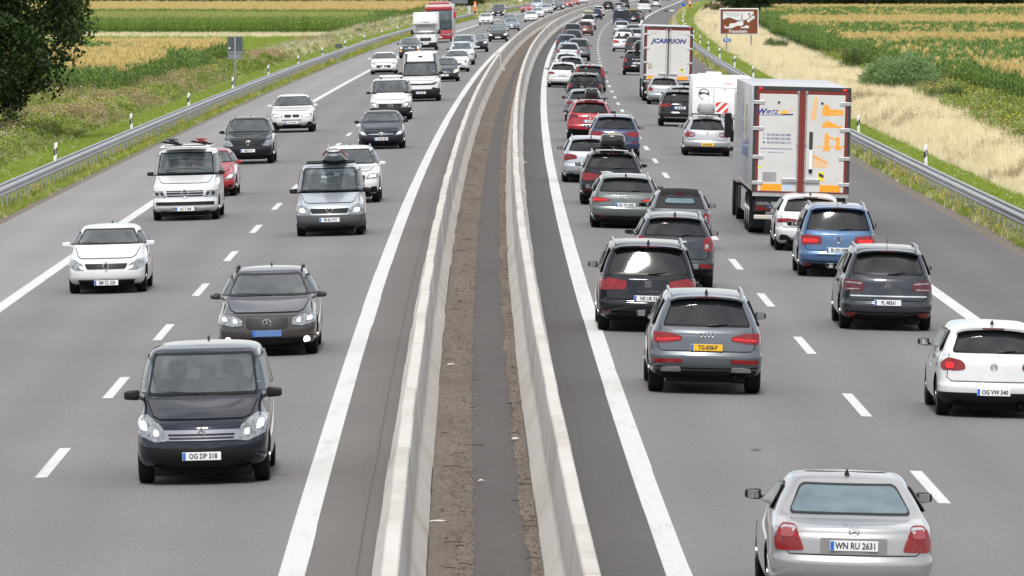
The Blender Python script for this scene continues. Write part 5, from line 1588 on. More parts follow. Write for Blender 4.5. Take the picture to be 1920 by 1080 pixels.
car("hatchback", "car", "f_hatch_a", P_white, 996, 41.5, "white hatchback with a dark bumper near the far barrier", F_, dict(FAR), GL)
car("hatchback", "car", "f_hatch_c", P_white, 1008, 34, "white car close behind the far white hatchback with dark bumper", F_, dict(FAR), GL)
car("saloon_car", "car", "f_hatch_c", P_icy, 1025, 26, "pale silver car approaching at the far bend beside the barrier", F_, dict(FAR), GL)
car("saloon_car", "car", "f_saloon", P_dgrey, 1048, 20, "dark car with bright headlights at the far bend", F_, dict(FAR), GL)
car("hatchback", "car", "f_hatch_c", P_mid, 1030, 15, "grey car behind the pale silver one at the far bend", F_, dict(FAR), GL)
car("hatchback", "car", "f_hatch_c", P_red, 1064, 14, "red car behind the dark one at the far bend", F_, dict(FAR), GL)
car("hatchback", "car", "f_hatch_a", P_red, 1078, 9.5, "farther red car just above the barrier at the top edge", F_, dict(FAR), GL)
car("hatchback", "car", "f_hatch_c", P_white, 1092, 7, "white car at the top edge where the barrier vanishes", F_, dict(FAR), GL)

# --- oncoming, outer lane
car("hatchback", "car", "f_hatch_b", P_white, 203, 548, "white hatchback with a diamond badge and bright strips, nearest in the outer oncoming lane", F_, dict(text="EM CL 220"), GM)
c_t6, p_t6 = car("van", "van", "f_van_bus", P_white, 350, 412, "white passenger van with a roof rack of red and black gear", F_, dict(text="AC T 606"), GM)
car("hatchback", "car", "f_hatch_a", P_red, 391, 368, "red car hidden behind the white passenger van", F_, dict(text="R 7", p=dict(mirmat='paint')), GM)
car("suv", "SUV", "f_suv_b", P_black, 467, 307, "black SUV in the outer oncoming lane with a pale plate", F_, dict(text="GER K 91"), GM)
car("suv", "SUV", "f_suv_c", P_white, 549, 248, "white sporty SUV with a twin black grille and lit headlights", F_, dict(text="KA X 404"), GM)
car("hatchback", "car", "f_hatch_c", P_white, 720, 139, "white hatchback left of the tall white delivery van", F_, dict(text="B E 3"), GM)
car("small_car", "car", "f_mini", P_dgrey, 769, 109, "dark small car with four warm lamps ahead of the box van", F_, dict(FAR), GM)
car("hatchback", "car", "f_hatch_c", P_white, 911, 46.5, "white car in the outer lane below the dark van", F_, dict(FAR), GM)
car("van", "van", "f_van_box", P_dgrey, 935, 33, "dark boxy van with warm headlights in the distance", F_, dict(FAR), GM)
car("hatchback", "car", "f_hatch_c", P_red, 987, 24, "bright red car in the outer oncoming lane far away", F_, dict(FAR), GM)
car("minivan", "minivan", "f_mpv", P_icy, 1007, 18, "silver car between the far red car and the barrier", F_, dict(FAR), GM)

# fabric roof of the soft top
def soft_top():
    root = next(r for r, p in PLACED if r["label"].startswith("small grey soft top"))
    p = dict(DEF); p.update(MODELS["softtop_mini"])
    B = build_body(p, 2)
    hw = p['W'] / 2
    y0, y1 = p['tail'] + .09 + p['rw'] + .02, p['L'] - p['hood'] - p['ws'] - .12
    x = hw * p['roofw'] * .84
    me = panel(B, [(-x, y0), (x, y0), (x, y1), (-x, y1)], 'top', .022, .10, .08, name="fabric_roof")
    place_part("fabric_roof", me, Matrix.Translation((0, -p['L'] / 2, 0)), pm("black_fabric", (0.014, 0.014, 0.015), .9, spec=.2, bump=.3, vscale=40), root, None)
    me = MB().box(-.16, .16, -.01, .01, -.016, .016).mesh("brake_light")
    q = surf(B, 0, p['H'] - .12)
    place_part("brake_light", me, Matrix.Translation((0, q.y - .03 - p['L'] / 2, p['H'] - .10)), M_redd, root, None)
soft_top()

# ------------------------------------------------------------------ loads: boxes, boards, bicycles
def world_of(root, p, x, yb, z):                  # a point of a car (yb from its tail) in the world
    return root.matrix_world @ Vector((x, yb - p['L'] / 2, z))
def on_car(name, label, cat, root, p, x, yb, z, group=None):
    t = thing(name, label, cat, group=group)
    t.matrix_world = root.matrix_world @ Matrix.Translation((x, yb - p['L'] / 2, z))
    return t
def roof_box(root, p, w, l, h, mt, label, x=0.0, yb=1.2, kind=0):
    t = on_car("roof_box", label, "roof box", root, p, x, yb, p['H'] + .03)
    bm = bmesh.new(); bmesh.ops.create_cube(bm, size=1)
    bmesh.ops.bevel(bm, geom=bm.edges[:], offset=.16, segments=4, affect='EDGES', profile=.5)
    for v in bm.verts:
        x_, y_, z_ = v.co
        s = 1 - .16 * (z_ + .5) - .12 * max(0, y_ + .1)
        v.co = Vector((x_ * w * s, (y_ + .5) * l, (z_ + .5) * h * (1 - .35 * max(0, y_ + .05)) + .06))
    me = bpy.data.meshes.new("box_shell"); bm.to_mesh(me); bm.free()
    me.polygons.foreach_set("use_smooth", [True] * len(me.polygons))
    link("box_shell", me, t, mt)
    link("box_seam", MB().box(-w * .47, w * .47, .004, l * .9, h * .42 + .05, h * .42 + .065).mesh("box_seam"), t, M_black)
    for yy in (.35, 1.05):
        mb = MB().box(-.52, .52, yy - .03, yy + .03, .0, .035, .008)
        for sx in (-1, 1): mb.box(sx * .52 - .03, sx * .52 + .03, yy - .03, yy + .03, -.09, .03)
        link("cross_bar", mb.mesh("cross_bar"), t, M_black)
M_boxblack = pm("gloss_box_black", (0.010, 0.010, 0.011), .16, coat=.6)
M_boxgrey = pm("box_grey", (0.30, 0.30, 0.30), .45)
roof_box(c_x1, p_x1, .80, 1.9, .38, M_boxblack, "wide black roof box on the black SUV", yb=.95)
roof_box(c_cx, p_cx, .58, 2.0, .38, M_boxblack, "narrow black roof box on the red SUV", x=.05, yb=.9)
roof_box(c_mg, p_mg, .68, 1.9, .36, M_boxgrey, "pale grey roof box on the silver estate car", x=-.02, yb=1.3)

def bicycle(root, p, x, yb, z, col, label):
    t = on_car("bicycle", label, "bicycle", root, p, x, yb, z, "bicycles on the tail of the dark car")
    for sx in (-.50, .50):
        v = [(sx + .33 * math.cos(a), 0, .33 + .33 * math.sin(a)) for a in np.linspace(0, 2 * math.pi, 21)]
        mb = MB().tube(v, .022, 5)
        for a in np.linspace(0, math.pi, 7)[:-1]:
            mb.tube([(sx + .31 * math.cos(a), 0, .33 + .31 * math.sin(a)), (sx - .31 * math.cos(a), 0, .33 - .31 * math.sin(a))], .003, 3)
        link("wheel", mb.mesh("wheel", True), t, M_tyre)
    fr = MB()
    for a, b in [((-.5, 0, .33), (-.12, 0, .30)), ((-.12, 0, .30), (.36, 0, .82)), ((-.20, 0, .80), (.36, 0, .84)), ((-.12, 0, .30), (-.24, 0, .92)), ((-.5, 0, .33), (-.22, 0, .80)), ((.36, 0, .95), (.50, 0, .33))]:
        fr.tube([a, b], .02, 6)
    link("frame", fr.mesh("frame", True), t, col)
    link("saddle", MB().box(-.36, -.14, -.06, .06, .92, .97, .02).mesh("saddle"), t, M_black)
    link("handlebar", MB().tube([(.40, -.26, 1.0), (.37, 0, .98), (.40, .26, 1.0)], .014, 5).mesh("handlebar"), t, M_black)
M_bikew = pm("bicycle_grey", (0.07, 0.075, 0.08), .3)
bicycle(c_bk, p_bk, -.18, -.10, .62, pm("bicycle_black", (0.015, 0.015, 0.018), .3), "black bicycle hung closest to the tail of the dark car")
bicycle(c_bk, p_bk, .20, -.26, .60, M_bikew, "grey bicycle hung outermost behind the dark car")

def boards():
    M1, M2 = pm("board_white", (0.62, 0.62, 0.62), .35), pm("board_red", (0.45, 0.03, 0.04), .35)
    M3 = pm("board_grey", (0.30, 0.32, 0.36), .35)
    for k, (nm, mt, dz, wd, label) in enumerate([("surfboard", M3, .10, .62, "grey board with pale rim, lower of two on the small van's roof"), ("surfboard", M1, .21, .66, "white board with a red rim, strapped on top of the lower board")]):
        t = on_car(nm, label, "board", c_cd, p_cd, -.12, 2.0, p_cd['H'] + dz, "boards on the small van's roof")
        v, f = [], []
        N_, M_ = 18, 8
        for i in range(N_ + 1):
            u = i / N_; y = -1.3 + 2.6 * u
            w = wd * .5 * max(.03, math.sin(math.pi * (u * .86 + .07)) ** .38)
            z = .17 * max(0, (u - .6) / .4) ** 2
            for j in range(M_):
                a = 2 * math.pi * j / M_
                v.append((w * math.cos(a), y, z + .045 * math.sin(a)))
        for i in range(N_):
            for j in range(M_):
                a, b = i * M_ + j, i * M_ + (j + 1) % M_
                f.append((a, b, b + M_, a + M_))
        f += [tuple(range(M_)), tuple(range(N_ * M_, (N_ + 1) * M_))[::-1]]
        link("board_shell", mesh_from("board_shell", v, f, True), t, mt)
        rim = []
        for s_ in (1, -1):
            rim.append([(s_ * (wd * .5 * max(.03, math.sin(math.pi * (u * .86 + .07)) ** .38) + .004), -1.3 + 2.6 * u, .17 * max(0, (u - .6) / .4) ** 2) for u in np.linspace(0, 1, 19)])
        mb = MB()
        for r_ in rim: mb.tube(r_, .016, 5)
        link("board_rim", mb.mesh("board_rim", True), t, M2 if k else M1)
    t = on_car("roof_carrier", "black padded roof carrier under the boards of the small van", "roof rack", c_cd, p_cd, 0, 2.0, p_cd['H'])
    for yy in (-.6, .5): link("cross_bar", MB().box(-.62, .62, yy - .04, yy + .04, .0, .06, .02).box(-.42, .20, yy - .06, yy + .06, .04, .10, .03).mesh("cross_bar"), t, M_black)
boards()

def van_gear():
    t = on_car("roof_rack", "roof rack with bars and solar panel on the white passenger van", "roof rack", c_t6, p_t6, 0, 2.6, p_t6['H'])
    for yy in (-1.0, 0, 1.0): link("cross_bar", MB().box(-.72, .72, yy - .03, yy + .03, .04, .08, .01).mesh("cross_bar"), t, M_alu)
    link("panel", MB().box(-.55, .60, -.9, .9, .082, .11, .01).mesh("panel"), t, pm("panel_blue", (0.05, 0.065, 0.09), .15, coat=.6))
    for nm, x, c, lb in (("bicycle", -.42, pm("gear_red", (0.35, 0.03, 0.03), .4), "red bicycle lying on the white passenger van's roof"), ("bicycle", .40, pm("gear_black", (0.015, 0.015, 0.016), .5), "black bicycle lying on the white passenger van's roof")):
        b = on_car(nm, lb, "bicycle", c_t6, p_t6, x, 2.6, p_t6['H'] + .12, "bicycles on the white van's roof")
        mb = MB()
        for a, q in [((-.24, -.4, .06), (.05, .1, .16)), ((.05, .1, .16), (.22, .5, .10)), ((-.1, -.1, .12), (.2, .4, .24)), ((-.26, .45, .22), (.26, .5, .24))]: mb.tube([Vector(a) * .62, Vector(q) * .62], .022, 6)
        link("frame", mb.mesh("frame", True), b, c)
        for yy in (-.45, .55):
            mb = MB().tube([(.30 * math.cos(a), yy * .8 + .30 * math.sin(a), .03 + .05 * math.cos(a)) for a in np.linspace(0, 2 * math.pi, 17)], .012, 5)
            link("wheel", mb.mesh("wheel", True), b, M_tyre)
        link("saddle", MB().box(-.04, .04, -.4, -.22, .12, .16, .015).mesh("saddle"), b, M_black)
van_gear()
def light_bar():
    t = on_car("roof_carrier", "low pale bar across the roof of the white van with a star badge", "roof rack", c_vt, p_vt, 0, 3.0, p_vt['H'])
    link("bar", MB().box(-.56, .50, -.12, .12, .05, .13, .03).mesh("bar", True), t, M_white)
    for sx in (-.5, .44): link("foot", MB().box(sx - .04, sx + .04, -.05, .05, -.06, .06).mesh("foot"), t, M_black)
light_bar()
def soft_load(root, p, w, l, h, z, yb, mt, label):
    t = on_car("roof_bag", label, "roof load", root, p, 0, yb, z)
    bm = bmesh.new(); bmesh.ops.create_icosphere(bm, subdivisions=3, radius=1)
    for v in bm.verts:
        c = v.co
        q = Vector((math.copysign(abs(c.x) ** .6, c.x) * w / 2, math.copysign(abs(c.y) ** .6, c.y) * l / 2, math.copysign(abs(c.z) ** .7, c.z) * h / 2))
        v.co = q * (1 + .10 * mnoise.noise(q * 3)) + Vector((0, 0, h / 2))
    me = bpy.data.meshes.new("bag"); bm.to_mesh(me); bm.free()
    me.polygons.foreach_set("use_smooth", [True] * len(me.polygons))
    link("bag", me, t, mt)
    mb = MB()
    for yy in (-l * .25, l * .25): mb.box(-w / 2 - .01, w / 2 + .01, yy - .02, yy + .02, h * .45, h * .5)
    link("strap", mb.mesh("strap"), t, M_black)
M_khaki = pm("khaki_canvas", (0.22, 0.20, 0.12), .9, var=.2)
soft_load(c_bg, p_bg, 1.15, 1.5, .50, p_bg['H'] - .02, 1.9, M_khaki, "khaki roof bag on the far black car")
soft_load(c_pk, p_pk, 1.35, 1.7, .42, p_pk['H'] - .02, 1.5, pm("khaki_tent", (0.33, 0.31, 0.24), .9), "pale canvas load on the roof of the silver pickup")
# ------------------------------------------------------------------ trucks, coach, motorhome
def truck_wheel(x0, x1, y, r=.50):
    return MB().disc(((x0 + x1) / 2, y, r), r, 'x', 22, abs(x1 - x0))
def flat_text(s, size, x, z, y, mt, parent, shear=0.0, bold=0.0, sx=1.0, align='CENTER', name="lettering"):
    o = bpy.data.objects.new(name, text_mesh(s, size, .0006, shear, align, bold, sx).copy())
    COL.objects.link(o); o.parent = parent
    o.location = (x, y, z); o.rotation_euler = (math.pi / 2, 0, 0)
    o.data.materials.append(mt)
    return o
def flat_poly(name, poly, y, mt, parent):
    return MB().prism(poly, y - .0012, y + .0006).obj(name, mt, parent)

M_box = pm("trailer_white", (0.57, 0.57, 0.557), .35, coat=.3, var=.05, vscale=1.5)
M_side = pm("trailer_side_shade", (0.43, 0.44, 0.46), .4, coat=.2, var=.06, vscale=.8)  # trailer white darkened: shade of the long side put into the colour
M_maroon = pm("maroon_frame", (0.17, 0.020, 0.015), .5)
M_frame = pm("grey_frame", (0.055, 0.055, 0.058), .45, .5)
M_amber = pm("amber_board", (0.85, 0.33, 0.015), .4)
M_redboard = pm("red_reflex", (0.60, 0.04, 0.03), .4)
M_inkblue = pm("ink_blue", (0.025, 0.040, 0.22), .5)
M_orangeprint = pm("orange_print", (0.82, 0.36, 0.045), .5)
M_paleorange = pm("pale_orange_print", (0.78, 0.44, 0.17), .5)
M_yell = pm("yellow_sticker", (0.75, 0.62, 0.02), .5)

def semi(label, px, s, H, frame_mt, edge_mt, col_strip, Yface=None):
    Y = FPX / s
    d = (px - 960) / FPX * Y - rx(Y)
    root = thing("semi_trailer_truck", label, "truck", group="trucks in the right lane")
    pose(root, Y, d, True)
    W, L, z0 = 1.275, 13.6, 1.17
    MB().box(-W, W, .10, L, z0, H, .03).obj("trailer_body", M_side, root, True)
    MB().box(-W - .005, W + .005, .0, .10, H - .10, H + .01, .01).box(-W - .006, -W + .075, -.002, .10, z0 - .03, H - .10).box(W - .075, W + .006, -.002, .10, z0 - .03, H - .10).obj("rear_frame", M_frame, root)
    MB().box(-W + .075, W - .075, -.001, .10, H - .19, H - .10).box(-W + .075, -W + .145, -.003, .10, z0, H - .19).box(W - .145, W - .075, -.003, .10, z0, H - .19).box(-W + .075, W - .075, -.002, .1, z0 - .03, z0).obj("frame_seal", edge_mt, root)
    for sx in (-1, 1):
        a, b = (.045, W - .147)
        dr = MB().box(min(sx * a, sx * b), max(sx * a, sx * b), -.012, .08, z0 + .005, H - .195, .01).obj("door", M_box, root)
        for q in ((.11,)):
            MB().tube([(sx * q, -.035, z0 + .02), (sx * q, -.035, H - .12)], .013, 8).box(sx * q - .03, sx * q + .03, -.05, -.013, H - .16, H - .10).box(sx * q - .035, sx * q + .035, -.05, -.013, z0 + .28, z0 + .34).box(sx * q - .03, sx * q + .03, -.05, -.013, 2.4, 2.46).obj("lock_bar", M_galv, root)
        MB().box(min(sx * .10, sx * .50), max(sx * .10, sx * .50), -.06, -.014, z0 + .24, z0 + .36, .015).obj("door_handle", M_galv, root)
        for zz in (z0 + .22, z0 + .90, z0 + 1.65, H - .42):
            MB().box(min(sx * (W - .28), sx * (W + .006)), max(sx * (W - .28), sx * (W + .006)), -.03, -.008, zz - .05, zz + .05, .008).obj("hinge", M_alu, root)
        MB().box(min(sx * .50, sx * 1.05), max(sx * .50, sx * 1.05), -.018, -.012, z0 + .02, z0 + .20).obj("reflector_board", M_amber, root)
        MB().box(sx * (W - .17) - .05, sx * (W - .17) + .05, -.02, -.0, H - .085, H - .03, .01).obj("marker_light", M_lit, root)
        # lamp cluster
        MB().box(min(sx * .75, sx * 1.22), max(sx * .75, sx * 1.22), .25, .45, .62, .92, .02).obj("lamp_housing", M_dark, root)
        MB().box(min(sx * .80, sx * 1.16), max(sx * .80, sx * 1.16), .235, .25, .66, .78, .01).obj("tail_light", M_red, root)
        MB().box(min(sx * .80, sx * 1.16), max(sx * .80, sx * 1.16), .235, .25, .79, .89, .01).obj("light_lens", M_clearlens, root)
        for y in (2.25, 3.55, 4.85):
            w = truck_wheel(sx * 1.26, sx * .86, y).obj("wheel", M_tyre, root)
            MB().disc((sx * 1.24, y, .5), .27, 'x', 16, .06).obj("rim", M_alu, w)
        MB().box(min(sx * .84, sx * 1.27), max(sx * .84, sx * 1.27), 1.50, 1.53, .16, 1.0).obj("mud_flap", M_black, root)
        MB().box(sx * 1.20 - .02, sx * 1.20 + .02, 5.8, 9.6, .42, 1.02).obj("side_guard", M_side, root)
        MB().box(min(sx * .86, sx * 1.25), max(sx * .86, sx * 1.25), 10.0, 11.0, .35, 1.0, .05).obj("tool_box", M_dark, root)
    MB().box(-.018, .018, -.016, .06, z0 + .005, H - .195).obj("door_gap", col_strip, root)
    MB().box(-W + .02, W - .02, .02, .12, z0 - .13, z0 - .035).obj("rear_sill", M_alu, root)
    MB().box(-1.15, 1.15, .10, .30, z0 - .28, z0 - .14).box(-.5, .5, .4, 13.0, .85, 1.14).obj("chassis", M_dark, root)
    MB().box(-1.20, 1.20, .12, .24, .43, .54, .02).obj("underrun_bar", pm("bar_cream", (0.50, 0.47, 0.40), .5), root)
    MB().box(-W - .004, W + .004, .12, L - .02, z0 - .005, z0 + .09).obj("side_rail", M_alu, root)
    MB().box(-.26, .26, .10, .115, .27, .38).obj("number_plate", M_plate, root)
    # tractor unit
    cab = MB().box(-1.24, 1.24, L + .55, L + 2.6, .95, 3.55, .12).obj("cab", M_box, root, True)
    MB().box(-1.1, 1.1, L + 2.595, L + 2.62, 1.9, 3.0, .01).obj("windscreen", M_wind, cab)
    for sx in (-1, 1):
        for y in (L - 1.2, L + 1.9):
            truck_wheel(sx * 1.24, sx * .80, y).obj("wheel", M_tyre, root)
        MB().box(sx * 1.42 - .10, sx * 1.42 + .10, L + 2.2, L + 2.36, 2.2, 2.9, .04).obj("mirror", M_black, root)
    return root

# the nearer truck
tr = semi("white box truck with an orange and blue sun logo, nearest of the two trucks", 1498.5, 71.3, 3.93, M_frame, M_maroon, M_maroon)
MB().box(-.085, .085, -.022, -.013, 1.18, 3.73).obj("centre_seal", M_maroon, tr)
flat_text("W", .21, -1.085, 3.26, -.0135, M_inkblue, tr, .25, .010, 1.0)
flat_text("IRTZ", .135, -.80, 3.255, -.0135, M_inkblue, tr, .25, .004, 1.1)
flat_poly("logo_line", [(-1.12, 3.165), (-.25, 3.185), (-.235, 3.225), (-.48, 3.215), (-.62, 3.195), (-1.1, 3.18)], -.0135, M_inkblue, tr)
flat_poly("logo_sun", [(-.47 + .11 * math.cos(a), 3.22 + .095 * math.sin(a)) for a in np.linspace(0, math.pi, 15)], -.0135, pm("sun_orange", (0.85, 0.43, 0.02), .5), tr)
for a in (.5, .8, 2.3, 2.6, 2.85):
    c, s_ = math.cos(a), math.sin(a)
    flat_poly("logo_ray", [(-.47 + .16 * c, 3.22 + .13 * s_), (-.47 + .30 * c + .012, 3.22 + .22 * s_), (-.47 + .30 * c, 3.22 + .22 * s_ + .012), (-.47 + .16 * c - .008, 3.22 + .13 * s_ + .01)], -.0135, M_paleorange, tr)
for k, (t_, z) in enumerate([("T  08.242/862.042.880", 2.66), ("F  08.242/862.042.882", 2.56), ("M  08.241/576.862.157", 2.455)]):
    flat_text(t_, .085, -.65, z, -.0135, M_inkblue, tr, .1, .001, .95)
flat_text("www.wirtz-international-transporte.com", .055, -.66, 2.30, -.0135, M_inkblue, tr, .1, .001, .92)
flat_text("info@wirtz-transporte.com", .042, -.66, 2.20, -.0135, M_inkblue, tr, .1, .0, .95)
MB().box(-1.0, -.64, -.020, -.012, 1.44, 1.69, .005).obj("document_box", M_galv, tr)
flat_poly("sticker", [(-1.16, 1.78), (-1.02, 1.77), (-1.08, 1.85)], -.0135, M_yell, tr)
flat_poly("sticker", [(-.46, 1.24), (-.26, 1.24), (-.26, 1.36), (-.46, 1.36)], -.0135, pm("pale_blue_sticker", (0.45, 0.60, 0.72), .5), tr)
flat_poly("sticker", [(.46, 1.47), (.615, 1.47), (.615, 1.71), (.46, 1.71)], -.0135, M_yell, tr)
flat_poly("sticker_mark", [(.475, 1.60), (.60, 1.55), (.605, 1.63), (.48, 1.69)], -.0150, M_ink, tr)
MB().box(.20, .295, -.024, -.012, 2.30, 2.76, .01).obj("door_slot", M_frame, tr)
MB().tube([(.25, -.04, 1.78), (.25, -.04, 2.26)], .055, 10).obj("cylinder_case", M_white, tr, True)
MB().box(.205, .295, -.06, -.012, 1.68, 1.78, .01).obj("case_cap", M_dark, tr)
for x in (-.62, .52): MB().disc((x, -.02, 3.52), .032, 'y', 10, .02).obj("rubber_stop", M_black, tr)
# orange city prints on the right door
def print_(poly, mt=M_orangeprint, y=-.0135): flat_poly("print", poly, y, mt, tr)
print_([(.215, 3.07), (.365, 3.07), (.405, 3.66), (.36, 3.69), (.31, 3.66)], M_paleorange)
for k in range(6): print_([(.225 + .008 * k, 3.13 + .085 * k), (.370 + .007 * k, 3.13 + .085 * k), (.371 + .007 * k, 3.142 + .085 * k), (.226 + .008 * k, 3.142 + .085 * k)], M_box, -.0150)
print_([(.52, 3.21), (.66, 3.19), (.84, 3.20), (1.08, 3.22), (1.09, 3.34), (.92, 3.37), (.72, 3.37), (.68, 3.48), (.60, 3.50), (.54, 3.42), (.52, 3.30)])
for k in range(7): print_([(.70 + .052 * k, 3.245), (.725 + .052 * k, 3.245), (.725 + .052 * k, 3.285), (.70 + .052 * k, 3.285)], M_paleorange, -.0150)
print_([(.53, 2.88), (1.05, 2.88), (1.07, 2.95), (.92, 2.93), (.88, 3.01), (.80, 2.98), (.76, 3.06), (.70, 3.03), (.66, 3.10), (.62, 3.03), (.54, 3.00)])
print_([(.56, 2.27), (.76, 2.27), (.76, 2.36), (.72, 2.38), (.72, 2.60), (.90, 2.56), (.90, 2.60), (.72, 2.65), (.68, 2.74), (.64, 2.75), (.60, 2.66), (.60, 2.38), (.56, 2.36)])
print_([(.88, 2.30), (1.04, 2.30), (1.04, 2.38), (1.0, 2.40), (1.0, 2.62), (.95, 2.66), (.90, 2.62), (.91, 2.40), (.88, 2.38)])
print_([(.34, 2.36), (.56, 2.37), (.56, 2.40), (.34, 2.375)], M_paleorange); print_([(.72, 2.37), (.91, 2.37), (.91, 2.40), (.72, 2.40)]); print_([(1.04, 2.36), (1.12, 2.37), (1.12, 2.42), (1.04, 2.40)])
print_([(.305, 2.16), (.33, 2.16), (.71, 1.97), (.71, 1.93), (.69, 1.93), (.305, 2.11)], M_orangeprint)
for k in range(9): print_([(.315 + .043 * k, 1.82), (.343 + .043 * k, 1.82), (.343 + .043 * k, 2.095 - .0205 * k), (.315 + .043 * k, 2.10 - .0205 * k)], M_paleorange)
print_([(.88, 1.95), (.90, 1.95), (.93, 1.62), (1.02, 1.55), (1.0, 1.53), (.90, 1.60)], pm("faint_orange", (0.72, 0.56, 0.44), .5))
# pictures on the long left side
def side_poly(name, pts, mt):
    MB().add([(-1.2785, y, z) for y, z in pts] + [(-1.2745, y, z) for y, z in pts],
             [tuple(range(len(pts))), tuple(range(len(pts), 2 * len(pts)))[::-1]] + [(k, k + len(pts), (k + 1) % len(pts) + len(pts), (k + 1) % len(pts)) for k in range(len(pts))]).obj(name, mt, tr)
side_poly("side_print", [(3.2, 1.95), (8.2, 1.95), (8.2, 2.2), (3.2, 2.55)], pm("side_blue", (0.16, 0.20, 0.38), .4, coat=.3))
side_poly("side_print", [(6.9, 2.35), (8.2, 2.25), (8.2, 3.45), (7.2, 3.45)], pm("side_grey", (0.33, 0.36, 0.45), .4, coat=.3))
side_poly("side_print", [(4.3, 2.6), (5.6, 2.5), (5.6, 3.35), (4.3, 3.35)], pm("side_sand", (0.50, 0.38, 0.20), .4, coat=.3))
MB().box(-1.285, -1.28, .13, 13.5, 1.20, 1.225).obj("side_marking", pm("sand_tape", (0.50, 0.36, 0.16), .5), tr)

# the farther truck
jt = semi("white box truck lettered JCARRION in blue, farther of the two trucks", 1250.5, 35.6, 3.97, M_frame, M_maroon, M_frame)
flat_text("JCARRION", .33, 0.0, 3.20, -.0135, M_inkblue, jt, .25, .016, 1.14)
flat_text("LECITRAILER", .06, -.80, 3.60, -.0135, M_ink, jt, .2, 0, .9)
flat_text("Chereau", .07, .90, 3.57, -.0135, M_ink, jt, .2, 0, .9)
MB().box(-1.03, -.84, -.020, -.012, 1.74, 2.02, .005).obj("document_box", M_galv, jt)
flat_poly("sticker", [(-.97, 1.86), (-.89, 1.86), (-.89, 1.94), (-.97, 1.94)], -.0215, M_yell, jt)
flat_poly("sticker", [(.66, 1.58), (.81, 1.58), (.81, 1.79), (.66, 1.79)], -.0135, M_yell, jt)
flat_poly("sticker_mark", [(.68, 1.70), (.79, 1.66), (.80, 1.73), (.69, 1.77)], -.0150, M_ink, jt)
flat_poly("sticker", [(.96, 1.72), (1.02, 1.72), (1.02, 1.84), (.96, 1.84)], -.0135, pm("sky_sticker", (0.30, 0.42, 0.60), .5), jt)

# ------------------------------------------------------------------ motorhome
def motorhome():
    Y = FPX / 48.4
    d = (1351 - 960) / FPX * Y - rx(Y)
    t = thing("motorhome", "white motorhome with a red and white striped warning board on its tail", "motorhome")
    pose(t, Y, d, True)
    W, H, L = 1.15, 2.86, 6.6
    mb = MB().box(-W, W, .0, L - 1.3, 1.22, H, .07)
    mb.box(-W, W, .02, 1.0, .78, 1.215, .03).box(-W, -W + .05, 1.0, L - 1.3, .55, 1.21)
    mb.box(W - .05, W, 1.0, L - 1.3, .55, 1.21)
    mb.obj("body", M_white, t, True)
    MB().box(-W + .12, W - .12, -.004, .012, 2.42, 2.432).box(-.32, -.308, -.004, .012, 1.3, 2.42).box(.50, .512, -.004, .012, 1.3, 2.42).obj("panel_joint", M_frame, t)
    MB().box(-.34, .52, -.006, .008, 1.28, 1.295).obj("hatch_edge", M_frame, t)
    n = 20
    ring = MB().tube([(-.70 + .20 * math.cos(a), -.008, 2.18 + .20 * math.sin(a)) for a in np.linspace(-.4, 4.6, n)], .012, 5)
    ring.prism([(-.90, 2.20), (-.82, 2.28), (-.76, 2.22), (-.70, 2.27), (-.62, 2.20), (-.52, 2.26), (-.52, 2.14), (-.60, 2.16), (-.70, 2.20), (-.80, 2.16), (-.90, 2.14)], -.008, .004)
    ring.obj("logo", M_frame, t)
    bd = MB().box(-.25, .25, -.10, -.085, 1.42, 1.92, .006).obj("warning_board", M_white, t)
    for k in (-.30, .0, .30):
        poly = []
        for x, z in [(-.25, -.25 + k - .075), (.25, .25 + k - .075), (.25, .25 + k + .075), (-.25, -.25 + k + .075)]: poly.append((x, z))
        # clip the diagonal to the board
        c = [(-.242, max(-.242, min(.242, poly[0][1]))), (.242, max(-.242, min(.242, poly[1][1]))), (.242, max(-.242, min(.242, poly[2][1]))), (-.242, max(-.242, min(.242, poly[3][1])))]
        lo, hi = k - .075, k + .075
        pts = []
        for tt in np.linspace(-.242, .242, 9):
            z = tt + lo
            if -.242 <= z <= .242: pts.append((tt, z))
        for tt in np.linspace(.242, -.242, 9):
            z = tt + hi
            if -.242 <= z <= .242: pts.append((tt, z))
        if len(pts) > 2: MB().prism([(x, z + 1.67) for x, z in pts], -.1035, -.1005).obj("stripe", M_redboard, bd)
    MB().box(-.62, .62, -.085, -.06, 1.36, 1.40).box(-.02, .02, -.085, .01, 1.36, 1.95).obj("bike_carrier", M_alu, t)
    flat_text("Knaus", .12, .25, 2.60, -.004, M_redboard, t, .2)
    flat_poly("mark", [(.06, 2.38), (.14, 2.38), (.10, 2.33)], -.006, M_redboard, t)
    MB().box(-.62, -.02, .6, 1.3, H - .02, H + .17, .05).obj("roof_unit", M_white, t, True)
    MB().box(-.9, -.3, 2.2, 2.8, H - .02, H + .08, .03).obj("roof_hatch", M_white, t, True)
    MB().box(-W + .10, W - .10, .15, .30, .35, .77).box(-.8, .8, .3, L - .5, .35, .77).obj("chassis", M_black, t)
    for sx in (-1, 1):
        MB().box(sx * (W - .14) - .07, sx * (W - .14) + .07, -.012, .02, .86, 1.16, .02).obj("tail_light", M_red, t)
        for y in (1.6, 5.4):
            truck_wheel(sx * 1.10, sx * .86, y, .34).obj("wheel", M_tyre, t)
    MB().box(.20, .46, -.30, -.02, .55, 1.26, .06).obj("scooter_cover", M_black, t, True)
    MB().box(-1.02, 1.02, L - 1.3, L - .1, .6, 1.9, .15).obj("cab", M_white, t, True)
motorhome()

